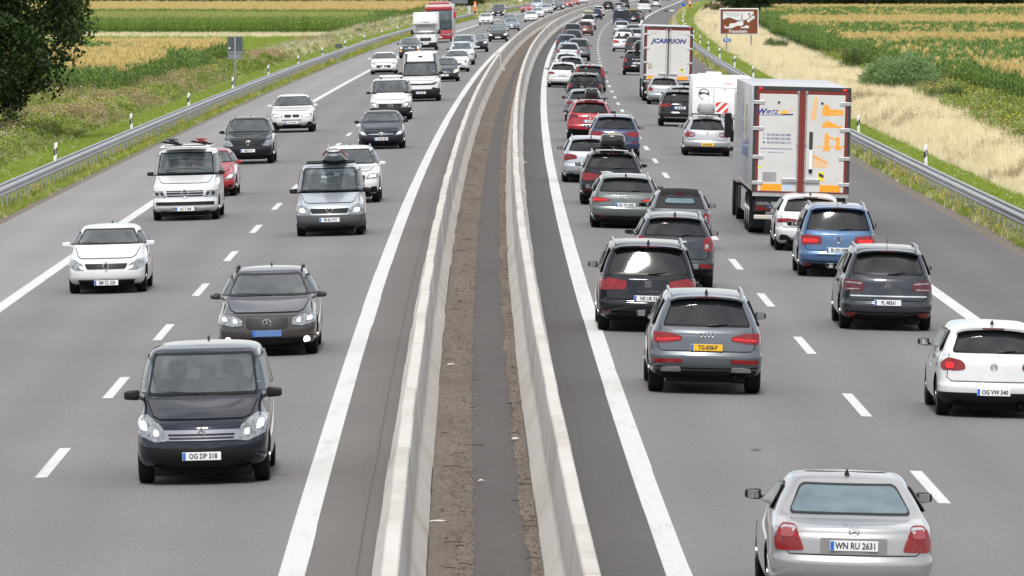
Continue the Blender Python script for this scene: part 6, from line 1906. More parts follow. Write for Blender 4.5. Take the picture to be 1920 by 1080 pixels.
# ------------------------------------------------------------------ coach and box van, oncoming
def coach():
    Y, d = gp(827, 79)
    t = thing("coach", "red touring coach with a tall dark windscreen beside the white box van", "coach", group=GM)
    pose(t, Y, d, False)
    W, H, L = 1.27, 3.70, 12.0
    Mr = paint("coach_red", (0.36, 0.010, 0.018), .1, .28)
    y1 = L / 2
    MB().box(-W, W, -y1, y1 - .12, .35, H - .1, .14).obj("body", pm("coach_side", (0.50, 0.47, 0.47), .35, coat=.5), t, True)
    MB().box(-W + .005, W - .005, y1 - .35, y1, .32, 1.20, .12).obj("front_panel", Mr, t, True)
    MB().box(-W + .06, W - .06, y1 - .22, y1 - .02, 1.16, 3.05, .12).obj("windscreen", M_wind, t, True)
    MB().box(-W + .01, W - .01, y1 - .6, y1 - .03, 3.03, 3.42, .12).obj("destination_panel", Mr, t, True)
    MB().box(-1.0, 1.0, -3, y1 - 1.0, H - .12, H + .10, .10).obj("roof_pod", Mr, t, True)
    MB().box(-.012, .012, y1 - .03, y1 - .010, 1.25, 3.0).obj("windscreen_joint", M_black, t)
    MB().tube([(-.7, y1 + .01, 1.22), (-.1, y1 + .015, 1.5), (.1, y1 + .015, 2.3)], .02, 5).obj("wiper", M_black, t)
    for sx in (-1, 1):
        MB().prism([(sx * .62, .62), (sx * 1.16, .70), (sx * 1.18, .90), (sx * .70, .80)], y1 - .02, y1 + .012).obj("headlight", M_clearlens, t)
        MB().tube([(sx * 1.15, y1 - .15, 3.1), (sx * 1.45, y1 + .20, 3.05), (sx * 1.50, y1 + .22, 2.9)], .04, 6).box(sx * 1.5 - .12, sx * 1.5 + .12, y1 + .14, y1 + .30, 2.25, 2.95, .06).obj("mirror", Mr, t)
        for y in (y1 - 2.6, -y1 + 3.0):
            truck_wheel(sx * 1.25, sx * .95, y).obj("wheel", M_tyre, t)
    MB().box(-.75, .75, y1 - .01, y1 + .008, .74, .80).obj("grille_bar", M_chrome, t)
    MB().box(-.26, .26, y1 - .01, y1 + .015, .46, .57).obj("number_plate", M_plate, t)
coach()
def box_van():
    p = dict(MODELS["f_van_large"]); p.update(H=2.15, L=6.2, W=1.98, grille=[([(-.46, .78), (.46, .78), (.50, 1.06), (-.50, 1.06)], M_black), ([(-.92, .26), (.92, .26), (.94, .66), (-.94, .66)], M_dark)],
             hl=[(.60, .86), (.84, .92), (.86, 1.12), (.70, 1.08)], extra=[("lamp_bulb", [(.68, .92), (.80, .95), (.80, 1.03), (.70, 1.0)], M_beam)], extra1=[], pz=.56)
    MODELS["f_box_cab"] = p; MODELS_O["f_box_cab"] = dict(spoiler=False)
    t, q = car("box_truck", "truck", "f_box_cab", P_white, 799, 94, "white box van with a cabin overhang above its cab, behind the dark small car", F_, dict(FAR), GM)
    y1 = p['L'] / 2
    MB().box(-1.07, 1.07, -y1 - .3, y1 - 1.55, .95, 3.22, .06).box(-1.06, 1.06, y1 - 1.60, y1 - .75, 2.16, 3.20, .10).obj("cargo_box", M_white, t, True)
    MB().box(-.98, .98, y1 - .752, y1 - .735, 2.20, 2.25).obj("box_seal", M_dark, t)
    for sx in (-1, 1):
        MB().box(sx * .92 - .07, sx * .92 + .07, y1 - .76, y1 - .735, 3.08, 3.14, .01).obj("marker_light", M_dark, t)
        MB().box(sx * 1.18 - .10, sx * 1.18 + .10, y1 - 1.3, y1 - 1.16, 1.35, 1.75, .04).obj("mirror_housing", M_black, t)
    MB().box(-.28, .22, y1 - .752, y1 - .735, 2.36, 2.40).obj("emblem", M_frame, t)
box_van()
# ------------------------------------------------------------------ marker posts, signs, call posts
M_postw = pm("post_white", (0.80, 0.80, 0.79), .45)
def marker_mesh():
    mb = MB()
    sec = [(-.06, .045), (0, .06), (.06, .045), (.05, -.04), (0, -.055), (-.05, -.04)]
    n = len(sec)
    v = [(x, y, z) for z in (-.1, .98) for x, y in sec] + [(x * .9, y * .9, 1.02 + .05 * (x > 0)) for x, y in sec]
    mb.add(v, [tuple(range(n))[::-1], tuple(range(2 * n, 3 * n))] + [(i * n + k, i * n + (k + 1) % n, (i + 1) * n + (k + 1) % n, (i + 1) * n + k) for i in (0, 1) for k in range(n)])
    b = mb.mesh("post_body"); b.materials.append(M_postw)
    mb = MB(); s = 1.035
    v = [(x * s, y * s, z0 + x * .9) for z0 in (.62, .84) for x, y in sec]
    mb.add(v, [tuple(range(n))[::-1], tuple(range(n, 2 * n))] + [(k, (k + 1) % n, (k + 1) % n + n, k + n) for k in range(n)])
    bd = mb.mesh("black_band"); bd.materials.append(M_black)
    r = MB().box(-.022, .022, -.066, -.052, .64, .80).mesh("reflector"); r.materials.append(pm("reflector_grey", (.45, .46, .48), .2, .4))
    return b, bd, r
PB, PBD, PR = marker_mesh()
def marker(Y, d, label, group):
    t = thing("marker_post", label, "marker post", gpt(Y, d), (0, 0, RND.uniform(-.15, .15)), group)
    if d < 0: t.rotation_euler.z += .25
    t.rotation_euler.x = RND.gauss(0, .02); t.rotation_euler.y = RND.gauss(0, .025)
    link("post_body", PB, t); link("black_band", PBD, t); link("reflector", PR, t)
Yr0, Yl0 = 249.0, 252.0
OR = ["nearest", "second nearest", "third nearest", "fourth nearest", "fifth nearest", "sixth nearest", "seventh nearest", "eighth nearest", "ninth nearest", "tenth nearest"]
for k in range(10):
    marker(Yl0 + 50 * k, -15.4, "white marker post with black band behind the left guard rail, %s to the camera" % OR[k], "marker posts on the left verge")
for k in range(10, 20):
    marker(Yl0 + 50 * k, -15.4, "small distant white marker post behind the left guard rail", "marker posts far along the left verge")
for k in range(8):
    marker(Yr0 + 50 * k, 15.4, "white marker post with black band behind the right guard rail, %s to the camera" % OR[k], "marker posts on the right verge")
for k in range(8, 17):
    marker(Yr0 + 50 * k, 15.4, "small distant white marker post behind the right guard rail", "marker posts far along the right verge")

M_signback = pm("sign_back", (0.085, 0.10, 0.11), .5, .3)
M_signback2 = pm("sign_back_pale", (0.22, 0.25, 0.28), .45, .4)
def at(px, py_ground, d_guess):
    Y, d = gp(px, py_ground); return Y, d
def sign_backs():
    Y = Yl0 + 165
    d = (441 - 960) / FPX * Y - rx(Y)
    z0 = gz(d) + rz(d)
    s = FPX / Y
    top = CAM_H - (68.5 - HORIZON) / s - z0
    t = thing("traffic_sign", "back of two stacked traffic signs on one post by the left guard rail", "road sign", rp(Y, d, gz(d)))
    w = 28 / s
    h1, h2 = 28.5 / s, 14 / s
    MB().tube([(0, .05, -.2), (0, .05, top + .05)], .05, 8).obj("post", M_galv, t, True)
    MB().box(-w / 2, w / 2, -.02, .01, top - h1, top, .012).obj("upper_panel", M_signback, t)
    MB().box(-w * .46, w * .46, -.02, .01, top - h1 - h2, top - h1 - .03, .01).obj("lower_panel", M_signback2, t)
    MB().box(-w / 2, w / 2, -.06, -.021, top - h1 - .04, top - h1 + .02).box(-.045, .045, -.07, -.021, top - h1 - h2, top).obj("clamp_rail", M_galv, t)
    MB().disc((-w * .38, -.03, top - h1 + .22), .06, 'y', 10, .02).obj("sticker", M_postw, t)
sign_backs()
def small_back():
    Y = Yl0 + 272
    d = (635 - 960) / FPX * Y - rx(Y)
    s = FPX / Y
    zt = CAM_H - (82 - HORIZON) / s - rz(d) - gz(d)
    t = thing("distance_plate", "small dark plate turned away beyond the left guard rail", "road sign", rp(Y, d, gz(d)))
    MB().box(-.26, .26, -.02, .02, zt - .30, zt, .01).obj("plate", M_signback, t)
    MB().tube([(0, .04, -.2), (0, .04, zt)], .03, 6).obj("post", M_galv, t)
small_back()

def tourist_sign():
    Y = 600.0
    s = FPX / Y
    x = (1385 - 960) / s
    d = x - rx(Y)
    z0 = rz(d) + gz(d)
    t = thing("tourist_sign", "brown tourist sign lettered Friesenheim with a white picture of a town", "road sign", rp(Y, d, gz(d)))
    zc = lambda py: CAM_H - (py - HORIZON) / s - z0
    X = lambda px: (px - 1385) / s
    top, bot = zc(15.2), zc(65)
    Mb = pm("sign_brown", (0.17, 0.045, 0.014), .4)
    Mw = pm("sign_white", (0.66, 0.68, 0.69), .4)
    for px in (1362, 1408): MB().tube([(X(px), .10, -.3), (X(px), .10, top - .1)], .06, 8).obj("post", M_galv, t, True)
    MB().box(X(1348.7), X(1421.8), -.03, .03, bot, top, .03).obj("white_border", Mw, t)
    MB().box(X(1350.6), X(1420), -.034, -.028, zc(63), zc(17.2)).obj("brown_panel", Mb, t)
    # picture: scale of the zoomed view 13.5 px per photo px, origin (1340, 8)
    Q = lambda pts: [(X(1340 + a / 13.5), zc(8 + b / 13.5)) for a, b in pts]
    def lay(nm, pts, mt, y): MB().prism(Q(pts), y - .0015, y + .0005).obj(nm, mt, t)
    lay("sky_field", [(205, 180), (975, 180), (985, 290), (860, 350), (735, 405), (640, 405), (560, 400), (470, 365), (370, 330), (290, 345), (205, 390)], Mw, -.036)
    lay("town", [(245, 605), (240, 560), (262, 520), (280, 570), (345, 570), (385, 475), (490, 480), (590, 432), (650, 430), (658, 380), (712, 375), (722, 510), (680, 545), (560, 540), (420, 605)], Mw, -.036)
    lay("fields", [(660, 600), (650, 575), (760, 560), (770, 530), (850, 535), (872, 600)], Mw, -.036)
    lay("spire", [(676, 230), (690, 230), (694, 320), (712, 345), (655, 345), (672, 320)], Mb, -.0385)
    lay("tower_line", [(570, 404), (650, 408), (645, 435), (600, 425)], Mb, -.0385)
    for a, b, r, mt in [(865, 245, 28, Mb), (952, 268, 24, Mb), (895, 300, 24, Mb), (850, 412, 42, Mw), (915, 370, 36, Mw), (968, 330, 42, Mw)]:
        lay("fruit", [(a + r * math.cos(q), b + r * math.sin(q)) for q in np.linspace(0, 6.28, 15)[:-1]], mt, -.0385)
    flat_text("Friesenheim", .40, X(1340 + 587 / 13.5), zc(8 + 682 / 13.5), -.0365, Mw, t, 0, .006, .80)
    flat_text("Mittelbadische", .27, X(1340 + 430 / 13.5), zc(8 + 228 / 13.5), -.0385, pm("sign_grey_text", (0.30, 0.31, 0.33), .5), t, 0, 0, .85)
    flat_text("Weindörfer", .27, X(1340 + 465 / 13.5), zc(8 + 283 / 13.5), -.0385, MATS["sign_grey_text"], t, 0, 0, .85)
    kt = thing("kilometre_sign", "small blue kilometre sign on the left post under the brown tourist sign", "road sign", rp(Y, d, gz(d)))
    MB().box(X(1355.8), X(1369.6), -.02, .0, zc(78), zc(71.8), .02).obj("plate", M_blue, kt)
    flat_text("90,5", .22, X(1362.5), zc(75), -.021, M_postw, kt, 0, .004)
    MB().box(X(1362) - .05, X(1362) + .05, .0, .07, zc(76), zc(74)).obj("clamp", M_galv, kt)
tourist_sign()

M_sos = pm("call_post_orange", (0.85, 0.22, 0.02), .45)
def call_post(Y, d, h, label):
    t = thing("emergency_call_post", label, "call post", rp(Y, d, gz(d)))
    MB().box(-.17, .17, -.14, .14, -.1, h, .04).obj("pillar", M_sos, t, True)
    MB().box(-.172, .172, -.15, -.138, h - .65, h - .45).obj("panel", M_postw, t)
    flat_text("SOS", .16, 0, h - .27, -.146, M_postw, t, 0, .004)
    MB().box(-.13, .13, -.15, -.14, .55, .95, .01).obj("speaker_grille", M_frame if 'M_frame' in globals() else M_dark, t)
call_post(1022, -14.7, 2.3, "orange emergency call post at the gap in the left guard rail")
call_post(*gp(1293, 18), 1.75, "orange emergency call post behind the right guard rail far away")
def cabinet(Y, d, w, h, label, mt):
    t = thing("cabinet", label, "cabinet", rp(Y, d, gz(d)))
    MB().box(-w / 2, w / 2, -.2, .2, -.1, h, .02).obj("housing", mt, t)
    MB().box(-w * .42, w * .42, -.215, -.2, .15, h - .12, .01).obj("door", mt, t)
    MB().box(w * .25, w * .32, -.235, -.214, h * .5, h * .62).obj("handle", M_dark, t)
M_cab = pm("cabinet_grey", (0.52, 0.54, 0.55), .5)
cabinet(1016, -15.3, .40, 1.75, "pale grey cabinet beside the orange call post on the left", M_cab)
cabinet(*gp(975, 9), .75, 1.35, "large pale cabinet behind the far left guard rail", M_postw)
def far_panel():
    Y, d = gp(871, 24)
    s = FPX / Y
    t = thing("road_sign", "back of a large sign panel on two posts behind the left guard rail", "road sign", rp(Y, d, gz(d)))
    z0 = rz(d) + gz(d)
    zb = CAM_H - (5.3 - HORIZON) / s - z0
    X0, X1 = (846 - 871) / s, (877 - 871) / s
    MB().box(X0, X1, -.03, .03, zb, zb + 2.0, .02).obj("panel", pm("panel_back", (0.16, 0.18, 0.21), .5, .3), t)
    MB().box(X0 - .05, X1 + .05, -.05, .05, zb - .07, zb).obj("frame", M_galv, t)
    for x in (0, X0 + .3): MB().tube([(x, .06, -.2), (x, .06, zb + 1.9)], .06, 8).obj("post", M_galv, t)
    Y2, d2 = gp(833, 30)
    t2 = thing("sign_column", "pale grey steel column rising behind the red coach", "column", rp(Y2, d2, gz(d2)))
    MB().box(-.30, .30, -.2, .2, -.1, 7.5, .03).obj("shaft", M_signback2, t2)
far_panel()
def blue_sign():
    Y, d = gp(1281, 16)
    t = thing("direction_sign", "small round blue sign in front of the far right guard rail", "road sign", rp(Y, d, gz(d)))
    MB().disc((0, 0, .75), .30, 'y', 18, .03).obj("disc", M_blue, t)
    MB().tube([(0, .03, -.2), (0, .03, .6)], .03, 6).obj("post", M_galv, t)
blue_sign()
# the white barrier blocks across the far shoulder
def far_blocks():
    for k, (px, py, w, mt, lb) in enumerate([(1259, 21.2, .95, M_postw, "white beam lying across the far right shoulder"), (1249, 21.5, .9, M_dark, "dark beam lying left of the white one on the far right shoulder")]):
        Y, d = gp(px, py)
        t = thing("shoulder_beam", lb, "beam", rp(Y, d))
        t.rotation_euler.z = .05
        MB().box(-w / 2, w / 2, -.15, .15, 0, .18, .03).obj("beam", mt, t)
        MB().box(-w / 2 + .05, -w / 2 + .15, -.2, .2, 0, .05).box(w / 2 - .15, w / 2 - .05, -.2, .2, 0, .05).obj("foot", M_dark, t)
far_blocks()
def litter(px, py, w, l, mt, label, lift=.006):
    Y, d = gp(px, py)
    n = 9
    pts = [(w * math.cos(a) * RND.uniform(.7, 1.1), l * math.sin(a) * RND.uniform(.7, 1.1)) for a in np.linspace(0, 6.28, n + 1)[:-1]]
    v = [(x, y, RND.uniform(0, .02)) for x, y in pts] + [(0, 0, .03)]
    o = link("litter", mesh_from("litter", v, [(k, (k + 1) % n, n) for k in range(n)]), None, mt)
    o.location = rp(Y, d, lift + (.03 if abs(d) < .7 else 0)); tag(o, label, "litter")
M_paper = pm("paper_scrap", (0.52, 0.50, 0.47), .8)
litter(982, 305, .12, .22, pm("cream_scrap", (0.72, 0.62, 0.45), .8), "cream scrap lying on the margin beside the right barrier")
litter(845, 688, .08, .05, M_paper, "white scrap on the brown dirt, farther of two near the left barrier")
litter(824, 984, .13, .03, M_paper, "long white scrap on the dirt at the foot of the left barrier, nearest the camera")
litter(966, 828, .07, .04, M_paper, "white scrap at the foot of the right barrier inside the median")
litter(902, 907, .06, .05, M_paper, "pale scrap in the middle of the median asphalt")
litter(1418, 845, .10, .07, pm("grey_scrap", (0.10, 0.10, 0.10), .8), "dark flat scrap on the left lane near the silver saloon")
# ------------------------------------------------------------------ vegetation
def rot_pts(a, x, y): return x * math.cos(a) - y * math.sin(a), x * math.sin(a) + y * math.cos(a)
def blades(n, h0, h1, w, spread, bend, rng, seg=2):
    v, f = [], []
    for k in range(n):
        a = rng.uniform(0, 6.283); h = rng.uniform(h0, h1); r = spread * math.sqrt(rng.random()); ba = rng.uniform(0, 6.283)
        bx, by = r * math.cos(ba), r * math.sin(ba)
        bd = rng.uniform(.2, 1) * bend * h
        o = len(v)
        for i in range(seg + 1):
            t = i / seg
            ww = w * (1 - t * .85) / 2
            cx, cy, cz = bx + bd * t * t * math.cos(a), by + bd * t * t * math.sin(a), h * t * (1 - .12 * t)
            px_, py_ = -math.sin(a + .6), math.cos(a + .6)
            v += [(cx - px_ * ww, cy - py_ * ww, cz), (cx + px_ * ww, cy + py_ * ww, cz)]
        for i in range(seg):
            f.append((o + 2 * i, o + 2 * i + 1, o + 2 * i + 3, o + 2 * i + 2))
    return v, f
def src(name, parts):
    """instance source, never linked to the scene: parts = [(verts, faces, material)]"""
    V, F, MI, mats = [], [], [], []
    for v, f, m in parts:
        o = len(V); V += v; F += [tuple(i + o for i in q) for q in f]
        if m not in mats: mats.append(m)
        MI += [mats.index(m)] * len(f)
    me = mesh_from(name, V, F)
    for m in mats: me.materials.append(m)
    me.polygons.foreach_set("material_index", MI)
    return bpy.data.objects.new(name, me)
_ng = {}
def scatter(name, label, pts, scl, idx, sources, tilt=.08):
    """one stuff object: its points carry grown plants through geometry nodes"""
    n = len(pts)
    me = bpy.data.meshes.new(name)
    me.vertices.add(n)
    me.vertices.foreach_set("co", np.asarray(pts, dtype=np.float32).ravel())
    rot = np.zeros((n, 3), np.float32)
    rot[:, 2] = NP.uniform(0, 6.283, n); rot[:, 0] = NP.normal(0, tilt, n); rot[:, 1] = NP.normal(0, tilt, n)
    a = me.attributes.new("rot", 'FLOAT_VECTOR', 'POINT'); a.data.foreach_set("vector", rot.ravel())
    a = me.attributes.new("scl", 'FLOAT', 'POINT'); a.data.foreach_set("value", np.asarray(scl, dtype=np.float32))
    a = me.attributes.new("idx", 'INT', 'POINT'); a.data.foreach_set("value", np.asarray(idx, dtype=np.int32))
    o = link(name, me); tag(o, label, kind='stuff')
    col = bpy.data.collections.new(name + "_sources")
    for i, s in enumerate(sources):
        s.name = "%02d_" % i + s.name
        col.objects.link(s)
    g = bpy.data.node_groups.new(name, 'GeometryNodeTree')
    g.interface.new_socket("Geometry", in_out='INPUT', socket_type='NodeSocketGeometry')
    g.interface.new_socket("Geometry", in_out='OUTPUT', socket_type='NodeSocketGeometry')
    N, Lk = g.nodes, g.links
    gi, go = N.new("NodeGroupInput"), N.new("NodeGroupOutput")
    ci = N.new("GeometryNodeCollectionInfo"); ci.inputs['Collection'].default_value = col
    ci.inputs['Separate Children'].default_value = True; ci.inputs['Reset Children'].default_value = True
    ip = N.new("GeometryNodeInstanceOnPoints"); ip.inputs['Pick Instance'].default_value = True
    def na(nm, ty):
        q = N.new("GeometryNodeInputNamedAttribute"); q.data_type = ty; q.inputs['Name'].default_value = nm
        return q.outputs['Attribute']
    Lk.new(gi.outputs[0], ip.inputs['Points']); Lk.new(ci.outputs[0], ip.inputs['Instance'])
    Lk.new(na("idx", 'INT'), ip.inputs['Instance Index'])
    er = N.new("FunctionNodeEulerToRotation"); Lk.new(na("rot", 'FLOAT_VECTOR'), er.inputs[0]); Lk.new(er.outputs[0], ip.inputs['Rotation'])
    Lk.new(na("scl", 'FLOAT'), ip.inputs['Scale'])
    Lk.new(ip.outputs[0], go.inputs[0])
    md = o.modifiers.new("plants", 'NODES'); md.node_group = g
    return o

L_grass = leafmat("mown_grass", [(0.0, (0.16, 0.24, 0.025)), (.5, (0.29, 0.39, 0.050)), (.85, (0.39, 0.46, 0.090)), (1, (0.50, 0.46, 0.18))], .35)
L_dry = leafmat("dry_grass", [(0.0, (0.56, 0.45, 0.25)), (.35, (0.82, 0.71, 0.46)), (.8, (0.93, 0.85, 0.62)), (1, (0.66, 0.60, 0.30))], .15, .7)
L_weed = leafmat("weed_leaves", [(0.0, (0.065, 0.120, 0.018)), (.4, (0.170, 0.255, 0.036)), (.75, (0.28, 0.33, 0.065)), (1, (0.38, 0.33, 0.12))], .3)
L_wbrown = leafmat("brown_stalks", [(0.0, (0.15, 0.10, 0.055)), (.5, (0.31, 0.225, 0.12)), (1, (0.48, 0.38, 0.22))], .2, .8)
L_yel = leafmat("yellow_flowers", [(0.0, (0.55, 0.40, 0.01)), (1, (0.80, 0.62, 0.03))], .2, .6)
L_whf = leafmat("white_flowers", [(0.0, (0.60, 0.58, 0.50)), (1, (0.80, 0.78, 0.72))], .2, .6)
L_corn = leafmat("maize_leaves", [(0.0, (0.075, 0.135, 0.026)), (.5, (0.165, 0.265, 0.052)), (.85, (0.24, 0.345, 0.075)), (1, (0.34, 0.38, 0.115))], .35, .45)
L_tass = leafmat("maize_tassels", [(0.0, (0.50, 0.37, 0.13)), (.5, (0.68, 0.51, 0.20)), (1, (0.78, 0.63, 0.31))], .25, .8)
L_tassg = leafmat("green_tassels", [(0.0, (0.26, 0.32, 0.08)), (1, (0.48, 0.47, 0.16))], .3, .8)
L_cornl = leafmat("young_maize_leaves", [(0.0, (0.10, 0.19, 0.030)), (.5, (0.21, 0.33, 0.060)), (1, (0.33, 0.42, 0.10))], .35, .45)
L_tree = leafmat("tree_leaves", [(0.0, (0.009, 0.020, 0.005)), (.5, (0.022, 0.046, 0.009)), (.9, (0.048, 0.082, 0.015)), (1, (0.08, 0.11, 0.025))], .25, .5)
L_will = leafmat("willow_leaves", [(0.0, (0.12, 0.20, 0.075)), (.5, (0.21, 0.315, 0.125)), (1, (0.32, 0.42, 0.20))], .3, .5)
L_bush = leafmat("bush_leaves", [(0.0, (0.045, 0.085, 0.020)), (.5, (0.095, 0.155, 0.032)), (1, (0.17, 0.23, 0.055))], .3, .5)
M_bark = pm("bark", (0.055, 0.042, 0.030), .9, var=.4, vscale=9, bump=.5)

rg = random.Random(3)
def flowers(n, h0, h1, spread, size, rng):
    v, f = [], []
    for k in range(n):
        r = spread * math.sqrt(rng.random()); a = rng.uniform(0, 6.283)
        x, y, z = r * math.cos(a), r * math.sin(a), rng.uniform(h0, h1)
        o = len(v); s = size * rng.uniform(.6, 1.3)
        v += [(x - s, y, z), (x, y - s, z + s * .6), (x + s, y, z), (x, y + s, z - s * .3)]
        f += [(o, o + 1, o + 2), (o, o + 2, o + 3)]
    return v, f
def leafy(n, h, spread, size, rng):
    v, f = [], []
    for k in range(n):
        r = spread * math.sqrt(rng.random()); a = rng.uniform(0, 6.283); z = h * rng.random() ** .7
        r *= (1.15 - .6 * z / h)
        c = Vector((r * math.cos(a), r * math.sin(a), z))
        d1 = Vector((rng.gauss(0, 1), rng.gauss(0, 1), rng.gauss(.3, .6))).normalized(); d2 = d1.orthogonal().normalized()
        s = size * rng.uniform(.6, 1.4); o = len(v)
        v += [tuple(c), tuple(c + d1 * s * .5 + d2 * s * .22), tuple(c + d1 * s), tuple(c + d1 * s * .5 - d2 * s * .22)]
        f.append((o, o + 1, o + 2, o + 3))
    return v, f

S_gr = [src("tuft", [(*blades(26, .07, .17, .014, .20, .5, rg), L_grass)]) for _ in range(3)] + [src("tuft_flower", [(*blades(22, .07, .18, .014, .20, .5, rg), L_grass), (*flowers(3, .14, .22, .18, .014, rg), L_whf)])]
S_strip = [src("verge_tuft", [(*blades(26, .10, .32, .016, .20, .6, rg), L_grass), (*leafy(14, .25, .18, .07, rg), L_weed)]),
           src("verge_flower", [(*blades(20, .12, .36, .014, .20, .6, rg), L_grass), (*leafy(14, .3, .18, .07, rg), L_weed), (*flowers(22, .18, .46, .20, .020, rg), L_yel)]),
           src("verge_dry", [(*blades(26, .12, .42, .012, .22, .5, rg), L_dry), (*leafy(8, .25, .2, .06, rg), L_weed)])]
S_dry = [src("dry_tuft", [(*blades(46, .45, 1.05, .013, .32, .22, rg), L_dry), (*blades(14, .8, 1.15, .022, .30, .12, rg, 1), L_dry)]) for _ in range(3)] + \
        [src("dry_brown", [(*blades(22, .5, .9, .015, .30, .3, rg), L_dry), (*blades(10, .7, 1.15, .022, .2, .1, rg), L_wbrown), (*flowers(20, .7, 1.1, .2, .020, rg), L_wbrown)]),
         src("dry_green", [(*blades(20, .4, .85, .016, .30, .4, rg), L_dry), (*blades(16, .25, .6, .018, .30, .5, rg), L_grass)])]
S_weed = [src("weed_green", [(*leafy(70, .75, .34, .13, rg), L_weed), (*blades(14, .4, .9, .018, .3, .4, rg), L_weed)]),
          src("weed_brown", [(*blades(20, .5, 1.05, .020, .28, .2, rg), L_wbrown), (*flowers(34, .55, 1.05, .30, .026, rg), L_wbrown), (*leafy(30, .6, .3, .11, rg), L_weed)]),
          src("weed_yellow", [(*leafy(55, .7, .32, .12, rg), L_weed), (*flowers(16, .5, .95, .34, .020, rg), L_yel)]),
          src("weed_pale", [(*blades(24, .5, .95, .016, .30, .4, rg), L_dry), (*leafy(25, .5, .3, .10, rg), L_weed), (*flowers(4, .6, .95, .32, .022, rg), L_whf)])]

def field_pts(d0, d1, Y0, Y1, dens_near, fall=1.0):
    """points between two offsets, thinning with distance as they shrink in view"""
    out = []
    Y = Y0
    while Y < Y1:
        st = 4.0 if Y < 500 else 10.0
        dens = dens_near * min(1.0, (Y0 + 60) / Y) ** fall
        n = NP.poisson(dens * st * (d1 - d0))
        ys = NP.uniform(Y, Y + st, n); ds = NP.uniform(d0, d1, n)
        sl, cx = rslope(Y), rx(Y)
        for y, d in zip(ys, ds):
            x = cx + sl * (y - Y) + d
            if abs(x) < 960 / FPX * y * 1.12 + 2.5:
                out.append((x, y - d * sl, gz(d) + rz(d), d))
        Y += st
    return np.array(out)
def npz(x, y, s, o=0.0): return mnoise.noise(Vector((x * s, y * s, o)))

def do_grass():
    for nm, lb, d0, d1, Yn, dn in (("mown_grass", "mown bright green grass beyond the left guard rail", -18.2, -14.5, 150, 26), ("mown_grass", "mown green grass beyond the right guard rail", 14.5, 17.3, 190, 22)):
        P = field_pts(d0, d1, Yn, 1480, dn, 1.15)
        sc = NP.uniform(.7, 1.3, len(P)) * np.clip(P[:, 1] / 330, 1.0, 2.2)
        ix = NP.choice(4, len(P), p=[.32, .31, .30, .07])
        scatter(nm, lb, P[:, :3], sc, ix, [s.copy() for s in S_gr])
    for nm, lb, d0, d1, Yn, dn, yel in (("verge_plants", "strip of grass and yellow flowers between the left shoulder and the guard rail", -14.55, -13.72, 150, 30, .16), ("verge_plants", "strip of weeds and yellow flowers between the right shoulder and the guard rail", 13.82, 14.55, 150, 26, .17)):
        P = field_pts(d0, d1, Yn, 1400, dn, 1.15)
        edge = -d1 if d0 < 0 else d0
        off = np.abs(P[:, 3]) - edge
        jag = np.array([.16 + .18 * npz(0, y, .35) + .10 * npz(3, y, 1.3) for y in P[:, 1]])
        keep = off > jag * (1 if d0 > 0 else .45)
        P = P[keep]
        cl = np.array([npz(x, y, .12, 5) for x, y in P[:, :2]])
        u = NP.random(len(P))
        ix = np.where(u < yel * (1 + 1.5 * cl), 1, np.where(u > (.95 if d0 < 0 else .80), 2, 0))
        sc = NP.uniform(.55, 1.15, len(P)) * np.clip(P[:, 1] / 420, 1.0, 1.7) * (0.75 if d0 < 0 else 1.0) * np.clip(.5 + (np.abs(P[:, 3]) - edge) * 1.2, .4, 1)
        scatter(nm, lb, P[:, :3], sc, ix, [s.copy() for s in S_strip])
    P = field_pts(17.0, 23.6, 200, 1330, 11, 1.05)
    P = P[P[:, 3] < 20.9 + np.clip((P[:, 1] - 260) / 60, -.6, 2.7) + np.array([.7 * npz(1, y, .06) for y in P[:, 1]])]
    cl = np.array([npz(x, y, .09, 2) + .5 * npz(x, y, .3, 8) for x, y in P[:, :2]])
    u = NP.random(len(P))
    ix = np.where(cl + .5 * (u - .5) > .36, 4, np.where(cl + .4 * (u - .5) < -.42, 3, NP.choice(3, len(P))))
    edge = np.clip((P[:, 3] - 17.0) / 1.6, .45, 1)
    sc = NP.uniform(.75, 1.2, len(P)) * edge * np.clip(P[:, 1] / 700, 1.0, 1.35)
    scatter("dry_grass", "tall bleached grass on the right embankment", P[:, :3], sc, ix, [s.copy() for s in S_dry], .12)
    P = field_pts(-22.4, -17.8, 240, 1400, 10, 1.05)
    cl = np.array([npz(x, y, .08, 4) for x, y in P[:, :2]]); c2 = np.array([npz(x, y, .05, 9) for x, y in P[:, :2]])
    u = NP.random(len(P)); far = np.clip((P[:, 1] - 450) / 300, 0, 1)
    ix = np.where(u + .9 * cl < .58 - .16 * far, 0, np.where(u + .6 * c2 < .62, 1, np.where(u < .80, 2, 3)))
    ix = np.where((far > .4) & (NP.random(len(P)) < .6), 3, ix)
    edge = np.clip((-P[:, 3] - 17.8) / 1.5, .4, 1)
    sc = NP.uniform(.7, 1.25, len(P)) * edge * np.clip(P[:, 1] / 700, 1.0, 1.3)
    scatter("roadside_weeds", "tall green, brown and yellow weeds on the left embankment", P[:, :3], sc, ix, [s.copy() for s in S_weed], .12)
    P = field_pts(20.6, 26.5, 220, 560, 6, 1.0)
    P = P[P[:, 3] > 20.6 + np.clip((P[:, 1] - 260) / 60, -.6, 2.7)]
    ix = NP.choice(4, len(P), p=[.80, .08, .06, .06]); sc = NP.uniform(.8, 1.5, len(P))
    scatter("roadside_weeds", "dark green weeds between the bleached grass and the maize on the right", P[:, :3], sc, ix, [s.copy() for s in S_weed], .12)
    P = field_pts(-42, -22, 235, 400, 3.0, 1.0)
    ix = NP.choice(4, len(P), p=[.52, .24, .12, .12]); sc = NP.uniform(.8, 1.4, len(P))
    scatter("roadside_weeds", "weeds and tall herbs under the tree at the left edge", P[:, :3], sc, ix, [s.copy() for s in S_weed], .12)
